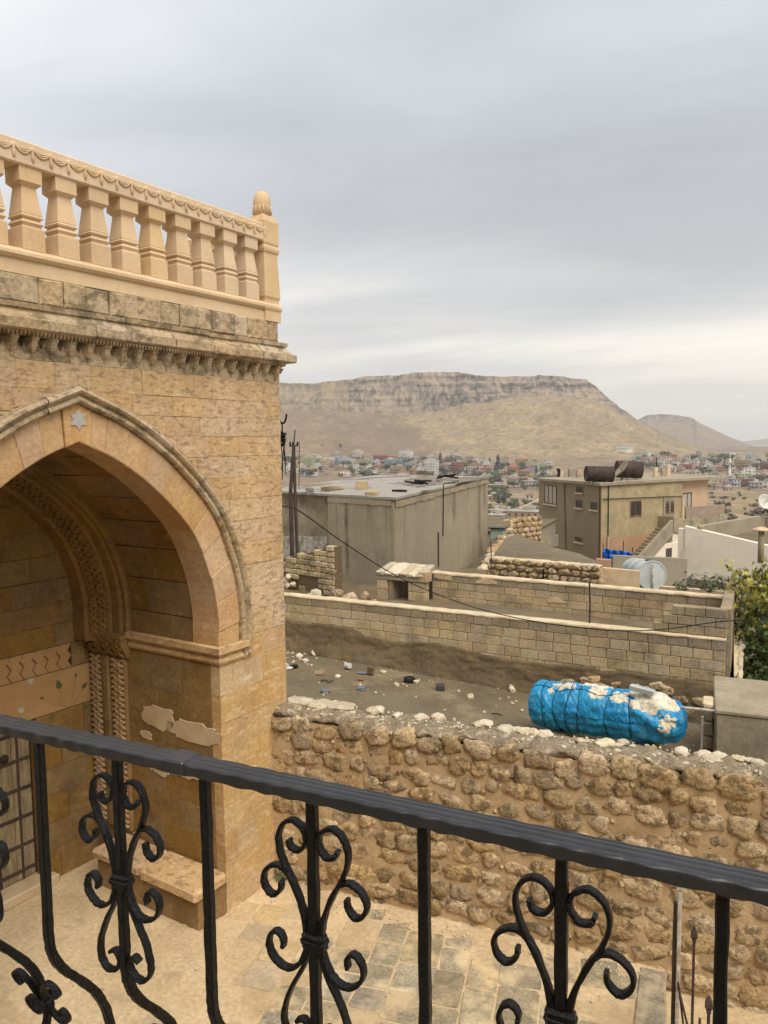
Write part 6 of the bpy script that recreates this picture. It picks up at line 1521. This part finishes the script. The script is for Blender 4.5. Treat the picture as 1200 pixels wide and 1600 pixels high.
HOUSES = [
 (482, 731, 20, 16, 'green', 'flat', 'pale green two-block house at the town\'s left edge by the portal'),
 (506, 728, 15, 10, 'yellow', 'flat', 'bright yellow house left of the pale blue apartment house'),
 (521, 731, 12, 9, 'pink', 'flat', 'dull pink house squeezed between the yellow and the pale blue houses'),
 (486, 739, 18, 7, 'yellow', 'flat', 'long low yellow building below the pale green house'),
 (470, 738, 12, 9, 'cream', 'flat', 'cream house left of the long low yellow building'),
 (537, 733, 22, 16, 'pale_blue', 'flat', 'pale blue three-storey apartment house above the wet roof'),
 (558, 713, 17, 7, 'cream', 'flat', 'cream house highest on the slope left of the red-roofed row'),
 (556, 727, 11, 12, 'brown', 'flat', 'brown house right of the pale blue apartment house'),
 (575, 719, 15, 6, 'pink', 'hip', 'pink house under the cream one high on the slope'),
 (571, 729, 18, 9, 'lime', 'flat', 'yellowish-green house below the pink one'),
 (598, 719, 26, 6, 'red', 'hip', 'long red-roofed house at the foot of the brown scrub slope'),
 (588, 730, 11, 8, 'pale_blue', 'flat', 'small pale blue house between the yellowish-green and blue houses'),
 (609, 732, 17, 13, 'blue', 'flat', 'strong blue house beside the orange-roofed one'),
 (593, 735, 17, 8, 'orange', 'hip', 'orange-roofed house in front of the small pale blue house'),
 (570, 742, 16, 7, 'white', 'flat', 'white house lowest left behind the wet roof'),
 (588, 743, 17, 8, 'white', 'flat', 'white house next to the lowest left one behind the wet roof'),
 (606, 744, 13, 8, 'cream', 'flat', 'cream house under the strong blue house'),
 (635, 717, 16, 11, 'white', 'flat', 'white house standing alone high on the brown scrub slope'),
 (626, 727, 19, 9, 'blue', 'flat', 'grey-blue house under the lone white house'),
 (622, 744, 21, 15, 'tan', 'flat', 'tan three-storey house directly below the grey-blue one'),
 (641, 735, 14, 9, 'pale_blue', 'flat', 'pale blue house left of the white four-storey block'),
 (645, 743, 9, 10, 'yellow', 'flat', 'narrow yellow house before the pale blue one'),
 (656, 742, 12, 12, 'white', 'flat', 'white house touching the left of the four-storey block'),
 (652, 726, 16, 6, 'cream', 'flat', 'cream house up behind the white four-storey block\'s left side'),
 (675, 743, 18, 22, 'white', 'flat', 'white four-storey apartment block with a reddish ground floor'),
 (672, 722, 14, 9, 'cream', 'flat', 'cream house just above the white four-storey block'),
 (702, 725, 22, 7, 'pale_blue', 'hip', 'long pale blue house with red roof right of the tall conifer'),
 (699, 734, 21, 8, 'cream', 'hip', 'cream house with red hipped roof right of the four-storey block'),
 (715, 737, 14, 12, 'red', 'flat', 'red house beside the cream hipped-roof one'),
 (743, 738, 18, 9, 'cream', 'hip', 'cream red-roofed villa above the grey building\'s right end'),
 (760, 740, 14, 8, 'pink', 'hip', 'pink red-roofed villa right of the cream villa'),
 (755, 724, 10, 6, 'white', 'flat', 'small white house near the tall conifers'),
 (800, 731, 12, 5, 'cream', 'hip', 'cream cottage among trees below the pale field'),
 (802, 738, 14, 6, 'orange', 'hip', 'orange-roofed cottage below the cream one among trees'),
 (787, 745, 10, 6, 'cream', 'hip', 'cream cottage left of the long red-roofed shed'),
 (822, 745, 18, 6, 'tan', 'hip', 'tan house near the ochre house\'s left roof corner'),
 (820, 754, 26, 6, 'red', 'hip', 'long red-roofed shed left of the ochre house'),
 (808, 759, 8, 6, 'cream', 'flat', 'tiny cream house in front of the long red-roofed shed'),
 (828, 762, 20, 8, 'grey', 'flat', 'grey house beside the ochre house\'s upper window'),
 (776, 764, 22, 6, 'tan', 'flat', 'long tan building right of the grey building'),
 (828, 780, 11, 8, 'cream', 'hip', 'small cream house with red roof standing alone in the fields'),
 (770, 783, 18, 6, 'tan', 'flat', 'low tan house by the round trees in the valley'),
 (794, 808, 14, 12, 'red', 'flat', 'dark red house beside the long pale valley building'),
 (822, 808, 44, 12, 'tan', 'flat', 'long pale valley building above the ruined stone wall'),
 (775, 806, 20, 7, 'pink', 'flat', 'pinkish low house left of the dark red one'),
 (776, 815, 24, 5, 'grey', 'flat', 'low grey house in the valley gap just beyond the near roofs'),
 (975, 705, 22, 5, 'white', 'flat', 'white long house alone on the slope above the drums'),
 (1006, 713, 16, 6, 'white', 'flat', 'white house on the slope right of the drums'),
 (1072, 733, 14, 8, 'red', 'flat', 'red house in the right-hand town above the ochre house roof'),
 (1062, 738, 12, 8, 'pink', 'flat', 'pink house left of the red one above the ochre house roof'),
 (1085, 727, 12, 7, 'cream', 'flat', 'cream house above the red one in the right-hand town'),
 (1099, 722, 11, 6, 'green', 'flat', 'pale green house at the foot of the far hill'),
 (1114, 724, 12, 7, 'red', 'flat', 'brick-red house left of the minaret'),
 (1133, 716, 8, 6, 'red', 'flat', 'deep red house above the minaret\'s left side'),
 (1126, 738, 12, 8, 'orange', 'hip', 'orange house at the foot of the minaret'),
 (1146, 742, 14, 9, 'pink', 'flat', 'pale pink block right of the minaret foot'),
 (1131, 757, 14, 10, 'pink', 'flat', 'pinkish house right behind the ochre house roof tip'),
 (1147, 759, 12, 11, 'blue', 'flat', 'blue-grey house right of the ochre house roof tip'),
 (1160, 734, 17, 14, 'tan', 'flat', 'big tan apartment block below the far hill\'s end'),
 (1172, 744, 14, 13, 'white', 'flat', 'white apartment block right of the lime-green building'),
 (1162, 750, 18, 10, 'lime', 'flat', 'lime-green building in the right-hand town'),
 (1187, 723, 20, 7, 'white', 'flat', 'white long building nearest the far hill at the right'),
 (1181, 732, 14, 8, 'cream', 'flat', 'cream block under the white long building'),
 (1196, 734, 10, 9, 'red', 'flat', 'red house at the right picture edge'),
 (1166, 761, 14, 9, 'red', 'flat', 'dark red house above the scrubby hill'),
 (1184, 753, 14, 10, 'cream', 'flat', 'cream house between the white block and the right edge'),
 (1198, 764, 16, 12, 'white', 'flat', 'white house at the right edge above the scrubby hill'),
 (1182, 765, 15, 8, 'grey', 'flat', 'grey house in trees left of the white house at the right edge'),
]
for h_ in HOUSES:
    house(*h_); used.append((h_[0], h_[1] - h_[3] / 2, h_[2]))
def free(px, py, w_):
    return all(abs(px - a) > (w_ + b) * .33 or abs(py - c) > 4.2 for a, c, b in used)
area = lambda px: ('above the wet roof' if px < 735 else 'in the valley gap' if px < 850 else 'beyond the ochre house' if px < 1065 else 'around the minaret' if px < 1155 else 'at the far right')
def beside(px, py):
    h_ = min(HOUSES, key=lambda q: math.hypot(q[0] - px, (q[1] - py) * 1.5))
    side = 'left of' if px < h_[0] - 7 else 'right of' if px > h_[0] + 7 else 'above' if py < h_[1] - 4 else 'below'
    return '%s the %s %s house' % (side, h_[4].replace('_', ' '), 'red-roofed' if h_[5] == 'hip' else 'flat-roofed')
cnt = 0; tries = 0
while cnt < 165 and tries < 9000:
    tries += 1
    q = rnd.random()
    if q < .40: px, py = rnd.uniform(446, 735), rnd.uniform(716, 745)
    elif q < .52: px, py = rnd.uniform(735, 860), rnd.uniform(724, 765)
    elif q < .62: px, py = rnd.uniform(985, 1070), rnd.uniform(716, 740)
    else: px, py = rnd.uniform(1050, 1230), rnd.uniform(714, 768)
    w_ = rnd.uniform(7, 13)
    if not free(px, py - 3, w_): continue
    used.append((px, py - 3, w_)); cnt += 1
    col = rnd.choice(('cream', 'cream', 'cream', 'white', 'white', 'white', 'grey', 'tan', 'pink', 'pale_blue', 'ochre', 'green')); st = 'hip' if rnd.random() < .4 else 'flat'
    row = 'high up' if py < 724 else 'midway' if py < 738 else 'low down'
    house(px, py, w_, rnd.uniform(5, 9), col, st, 'little %s %s house %s, %s' % (col.replace('_', ' '), 'red-roofed' if st == 'hip' else 'flat-roofed', beside(px, py), area(px)))
# trees of the town, each its own
def tree_meshes(kind, sd):
    r2 = random.Random(sd); m_ = MB(); t2 = MB()
    if kind == 'conifer':
        t2.tube([(0, 0, -1), (0, 0, 3)], .3, 5)
        for k_ in range(170):
            z_ = r2.uniform(.06, 1); rr = (1 - z_) ** .75 * 2.6 * r2.uniform(.5, 1.1) + .15; a = r2.uniform(0, 6.28); p = V((math.cos(a) * rr, math.sin(a) * rr, 1 + z_ * 13)); s_ = r2.uniform(.5, 1.1)
            q = V((math.cos(a), math.sin(a), -.3)); si = q.cross(V((0, 0, 1))).normalized()
            m_.add([p - si * s_, p + si * s_, p + q * s_ * 1.3 - V((0, 0, .5 * s_)), p + V((0, 0, s_ * 1.3)) - q * s_ * .3], [(0, 1, 2), (0, 1, 3), (0, 2, 3), (1, 2, 3)])
    else:
        t2.tube([(0, 0, -1), (.2, 0, 2.5)], .35, 5); t2.tube([(.2, 0, 2), (1.2, .4, 4)], .18, 5); t2.tube([(.2, 0, 2), (-1, -.3, 4)], .18, 5)
        cs = [(V((r2.gauss(0, 1.7), r2.gauss(0, 1.7), r2.uniform(2.6, 5.6))), r2.uniform(1.1, 2.0)) for _ in range(8)]
        for k_ in range(260):
            c_, rr = r2.choice(cs); d_ = V((r2.gauss(0, 1), r2.gauss(0, 1), r2.gauss(0, .8))).normalized(); p = c_ + d_ * rr * r2.uniform(.6, 1.05); s_ = r2.uniform(.3, .75)
            si = d_.orthogonal().normalized(); up = d_.cross(si)
            m_.add([p - si * s_, p + up * s_, p + si * s_, p - up * s_ + d_ * .2], [(0, 1, 2, 3)])
    return m_, t2
LM = {'conifer': leaf_mat('dark_conifer_needles', (.040, .055, .042), (.030, .042, .034)), 'round': leaf_mat('olive_tree_leaves', (.105, .115, .055), (.07, .085, .045)), 'bush': leaf_mat('grey_green_scrub', (.12, .115, .07), (.085, .085, .055))}
TM = {}
for kd in ('conifer', 'round', 'bush'):
    TM[kd] = []
    for k_ in range(4):
        a, b = tree_meshes('conifer' if kd == 'conifer' else 'round', 100 + k_ + 10 * len(kd)); TM[kd].append((a.mesh('crown', LM[kd], False, False), b.mesh('trunk', M['bark'])))
def vtree(px, by, ph, kd, label, group='trees in the valley town', wide=1):
    P, d = ground_hit(px, by); h = ph * d / 1200; base_h = 14 if kd == 'conifer' else 6.6; sc = h / base_h
    t_ = thing({'conifer': 'conifer_tree', 'round': 'leafy_tree', 'bush': 'bush'}[kd], label, 'bush' if kd == 'bush' else 'tree', P, rnd.uniform(0, 6), group)
    c_, tk_ = rnd.choice(TM[kd]); mk('crown', c_, t_).scale = (sc * wide, sc * wide, sc); mk('trunk', tk_, t_).scale = (sc, sc, sc)
TREES = [(688, 727, 19, 'conifer', 'tall dark conifer standing above the four-storey block'), (778, 737, 25, 'conifer', 'tallest dark conifer in the valley gap right of the grey building'), (773, 746, 18, 'conifer', 'broad conifer just before the tallest one'), (474, 738, 12, 'conifer', 'dark conifer between the yellow houses at the left'),
         (810, 793, 10, 'conifer', 'small conifer beside the lone cream house'), (788, 789, 22, 'conifer', 'narrow tall conifer in the fields of the valley gap'), (773, 803, 10, 'conifer', 'small conifer left of the dark red valley house'),
         (838, 742, 14, 'conifer', 'conifer against the ochre house\'s left roof corner'), (848, 738, 12, 'conifer', 'conifer just right of that corner, behind the roof edge'), (735, 728, 9, 'round', 'round tree left of the small white house'), (532, 700, 5, 'bush', 'dark bush alone on the left scrub slope'), (504, 704, 3, 'bush', 'tiny bush on the slope above the yellow house')]
for t_ in TREES: vtree(*t_)
cnt = 0
while cnt < 262:
    q = rnd.random()
    if q < .30: px, py = rnd.uniform(446, 735), rnd.uniform(722, 748); kd = 'round' if rnd.random() < .7 else 'conifer'
    elif q < .74:
        px, py = rnd.uniform(725, 862), rnd.uniform(724, 806); kd = 'conifer' if rnd.random() < .35 and py < 750 else 'round'
        if 768 < py < 790 and px > 795: continue
    else: px, py = rnd.uniform(980, 1230), rnd.uniform(718, 772); kd = 'round' if rnd.random() < .8 else 'conifer'
    row = 'high on the slope' if py < 728 else 'midway down' if py < 745 else 'low in the valley'
    th_ = rnd.uniform(6, 13)
    vtree(px, py, th_, kd, '%s %s %s, %s' % ('small' if th_ < 8 else 'mid-sized' if th_ < 10.7 else 'tall', 'dark conifer' if kd == 'conifer' else 'olive tree', beside(px, py), area(px)), wide=rnd.uniform(1.0, 1.7) if kd == 'round' else 1.1); cnt += 1
for k_ in range(75):
    px, py = rnd.uniform(1095, 1230), rnd.uniform(772, 835)
    vtree(px, py, (4.2, 6, 8.5)[k_ % 3] * rnd.uniform(.9, 1.1) * lerp(.8, 1.25, (py - 772) / 60), 'bush', '%s grey-green bush on the scrubby hill, %s, %s' % (('small', 'middling', 'broad')[k_ % 3], 'by its left end' if px < 1130 else 'midway along' if px < 1165 else 'toward the right edge', 'near its top' if py < 790 else 'halfway down' if py < 812 else 'above the dark parapet'), 'bushes on the scrubby right-hand hill', 1.25)
P, d = ground_hit(1141, 747); mn = thing('minaret', 'slender white minaret rising from the right-hand town', 'minaret', P); h = 38 * d / 1200
c = MB(); c.lathe([(1.5, -2), (1.5, h * .25), (1.15, h * .27), (1.05, h * .62), (1.7, h * .64), (1.7, h * .67), (.95, h * .68), (.9, h * .82)], (0, 0, 0), 12); c.build('shaft', HC['white'], mn, True)
c = MB(); c.lathe([(1.05, h * .82), (.5, h * .93), (.05, h)], (0, 0, 0), 12); c.build('spire', HC['pale_blue'], mn, True)
for px, by, ph, lab in ((1027, 702, 38, 'tallest thin lattice mast on the slope above the ochre house'), (1035, 706, 24, 'second thin mast right of the tallest one'), (1056, 708, 26, 'thin mast farthest right on the golden slope')):
    P, d = ground_hit(px, by); h = ph * d / 1200; t_ = thing('lattice_mast', lab, 'mast', P); m = MB()
    for a in (0, 1, 2): m.tube([(1.6 * math.cos(a * 2.1), 1.6 * math.sin(a * 2.1), -1), (.2 * math.cos(a * 2.1), .2 * math.sin(a * 2.1), h)], .22, 4)
    for k_ in range(8): m.tube([(1.6 * (1 - k_ / 8), 0, h * k_ / 8), (-.8 * (1 - k_ / 8), .9 * (1 - k_ / 8), h * (k_ + 1) / 8)], .14, 4)
    m.build('lattice', HC['grey'], t_)
rwl = [ground_hit(x, y)[0] for x, y in ((812, 798), (828, 790), (846, 781))]
fw = thing('field_wall', 'pale field wall slanting up through the valley fields', 'wall', rwl[0]); m = MB()
for a, b in zip(rwl, rwl[1:]): m.bar([a - rwl[0] + V((0, 0, .5)), b - rwl[0] + V((0, 0, .5))], (0, 0, 1), 1.1, .4)
m.build('wall', HC['cream'], fw)
# ------------------------------------------------------------------ wrought-iron railing in front, and the terrace it stands on
RA = -R(3.4); RP = V((-.374, 1.047, 2.95))
rl = thing('iron_railing', 'black wrought-iron balcony railing with scrolls and a grooved charcoal handrail', 'railing', RP, RA)
RI = (Matrix.Translation(RP) @ Matrix.Rotation(RA, 4, 'Z')).inverted()
def rx(px, py): return (RI @ at_pl(px, py, RP, (math.sin(-RA), math.cos(RA), 0))).x
HT = .994     # underside of the handrail above the terrace
bars = [(60, 1150, 0), (182, 1172, 1), (320, 1205, 0), (487, 1240, 1), (662, 1282, 0), (878, 1332, 1), (1130, 1390, 0)]
bxs = [(rx(a, b), c) for a, b, c in bars]
step = (bxs[-1][0] - bxs[0][0]) / 6
allb = [(bxs[0][0] - step * k_, k_ % 2) for k_ in range(9, 0, -1)] + bxs + [(bxs[-1][0] + step * k_, k_ % 2) for k_ in range(1, 8)]
X0, X1 = allb[0][0] - .1, allb[-1][0] + .1
m = MB(); n = 620
pr = [(-.0225, -.0070), (-.0235, -.0060), (-.0240, .0095), (-.0238, .0115), (-.0225, .0132), (-.0195, .0148), (-.0140, .0152), (-.0115, .0132), (-.0088, .0156), (-.0010, .0160), (.0012, .0136), (.0036, .0160), (.0112, .0156), (.0136, .0132), (.0160, .0152), (.0200, .0146), (.0228, .0130), (.0240, .0105), (.0240, -.0060), (.0225, -.0070)]
def railf(i, j):
    k_ = round(j * len(pr)) % len(pr); y, z_ = pr[k_]; x = lerp(X0, X1, i)
    ham = .0014 * math.sin(x * 118 + 1.1 * math.sin(x * 27)) + .0010 * noise.noise(V((x * 45, 0, 0)))
    if abs(y) > .018: y += math.copysign(1, y) * ham * (1.2 if z_ > 0 else .9)
    if z_ < 0: z_ += ham * 1.4 + .0004
    elif z_ > .012: z_ += .0004 * noise.noise(V((x * 30, y * 60, 0))) - .3 * abs(ham) * (abs(y) > .017)
    return (x, y, HT + z_)
n = 760
m.grid(n, len(pr), railf); m.build('handrail', M['rail'], rl, True, True)
MB().rbox(-.046, .0, -.026, .026, HT - .008, HT + .0172, .003).build('weld_plate', M['rail'], rl).location.x = rx(300, 1185)
def barpath(x):
    P = []; z = HT
    pts_ = [(0, HT - .005), (0, .80), (0, .66), (.0, .57), (.009, .525), (.034, .48), (.074, .43), (.113, .375), (.142, .305), (.150, .215), (.10, .14), (.03, .07), (0, .03), (0, 0)]
    return [V((x, p[0], p[1])) for p in catmull([(a, b, 0) for a, b in pts_], 6)]
UPB = [(.010, -.012), (.013, .03), (.034, .08), (.057, .125), (.066, .158), (.058, .186), (.038, .199), (.017, .189), (.012, .168), (.024, .150), (.041, .152), (.046, .164)]
UPS = [(.012, -.012), (.018, .035), (.032, .08), (.050, .108), (.070, .115), (.090, .104), (.098, .085), (.091, .067), (.077, .061), (.064, .073), (.062, .088)]
LOS = [(.012, .012), (.017, -.02), (.032, -.05), (.054, -.062), (.077, -.054), (.090, -.032), (.085, -.010), (.072, -.002), (.061, -.013), (.062, -.028)]
LOB = [(.010, .012), (.018, -.04), (.044, -.09), (.060, -.13), (.062, -.165), (.045, -.186), (.022, -.182), (.012, -.162), (.022, -.144), (.037, -.150)]
for x, sc in allb:
    pth = barpath(x)
    if sc == 0 and x > bxs[1][0]: pass
    b_ = MB().bar([p + V((rnd.uniform(-.0006, .0006), rnd.uniform(-.0006, .0006), 0)) for p in pth], (1, 0, 0), .0085, .0085, .28, .07).build('scroll_bar' if sc else 'bar', M['iron'], rl)
    if sc:
        cz = .742
        for sgn in (1, -1):
            for sh in (UPB, UPS, LOS, LOB):
                P = [V((x + sgn * u_, rnd.uniform(-.001, .001), cz + v_)) for u_, v_ in [(p[0], p[1]) for p in catmull([(a, b, 0) for a, b in sh], 5)]]
                k_ = len(P)
                MB().bar(P, (0, 1, 0), .0075, .0036, .3, .05).build('scroll', M['iron'], b_)
        m = MB(); m.rbox(x - .021, x + .021, -.0125, .0125, cz - .016, cz + .016, .005, .001); m.rbox(x - .0225, x + .0225, -.014, .014, cz - .006, cz + .006, .004, .001); m.build('collar', M['iron'], b_)
        # second, smaller rosette on the belly of the bar
        cz2, cy2 = .262, .148
        for sgn in (1, -1):
            for sh in (UPS, LOS):
                P = [V((x + sgn * u_ * .72, cy2 - (v_ * .25), cz2 + v_ * .72)) for u_, v_ in [(p[0], p[1]) for p in catmull([(a, b, 0) for a, b in sh], 5)]]
                MB().bar(P, (0, 1, 0), .0075, .0036, .3, .05).build('scroll', M['iron'], b_)
        MB().rbox(x - .019, x + .019, cy2 - .014, cy2 + .014, cz2 - .013, cz2 + .013, .004, .001).build('collar', M['iron'], b_)
MB().rbox(X0, X1, -.012, .012, .015, .035, .003).build('bottom_rail', M['iron'], rl)
te = thing('viewing_terrace', 'stone terrace and house front the railing belongs to, behind the viewpoint', 'terrace', (0, 0, 2.95))
MB().rbox(-5.2, 4, -1.75, -1.35, 0, 3.3, .02).build('house_front', M['ashlar'], te)  # out of view; added to keep light off the railing's near side
MB().rbox(-6, 4, -3, 1.16, -.22, -.001, .02).build('slab', M['concrete'], te); MB().rbox(-6, 4, -2.9, 1.0, -2.96, -.224, .02).build('wall', M['ashlar'], te)
# ------------------------------------------------------------------ spear-topped gate leaf at the lower path
gt_ = thing('iron_gate_leaf', 'rusty spear-topped iron gate leaf seen edge-on by the lower path', 'gate', (0, 5.9, -.16))
def picket(P, ztop, w_=.009, tip=True, mt='rust'):
    m = MB(); m.bar([(P[0], P[1], .06), (P[0], P[1], ztop - .10)], (1, 0, 0), w_, w_); o = m.build('picket', M[mt], gt_)
    if tip:
        c = MB(); c.lathe([(.010, ztop - .11), (.014, ztop - .10), (.010, ztop - .09), (.022, ztop - .065), (.018, ztop - .045), (.002, ztop)], (P[0], P[1], 0), 4, True); c.build('spear_tip', M[mt], o)
Gp = lambda px, py, z: at_z(px, py, z) - gt_.location
gz = 1.45
a_, b_, c_ = Gp(1063, 1375, gz - .16), Gp(1085, 1447, gz - .16), Gp(1108, 1555, gz - .16)
picket(a_, gz, .013, True, 'whitepaint'); picket(a_ + V((-.035, .02, 0)), gz - .22, .011, False)
picket(b_, gz); picket(c_, gz)
picket(b_.lerp(c_, .5) , gz - .3, .008, False)
for z_ in (.12, .62): MB().bar([(a_.x, a_.y, z_), (b_.x, b_.y, z_), (c_.x, c_.y, z_)], (0, 0, 1), .014, .006).build('cross_rail', M['rust'], gt_)
MB().bar([(a_.x, a_.y, .66), (c_.x, c_.y, .16)], (0, 0, 1), .014, .006).build('brace', M['iron'], gt_)
MB().bar([(a_.x - .03, a_.y + .05, -.02), (a_.x - .03, a_.y + .05, 1.25)], (1, 0, 0), .014, .014).build('gate_post', M['rust'], gt_)
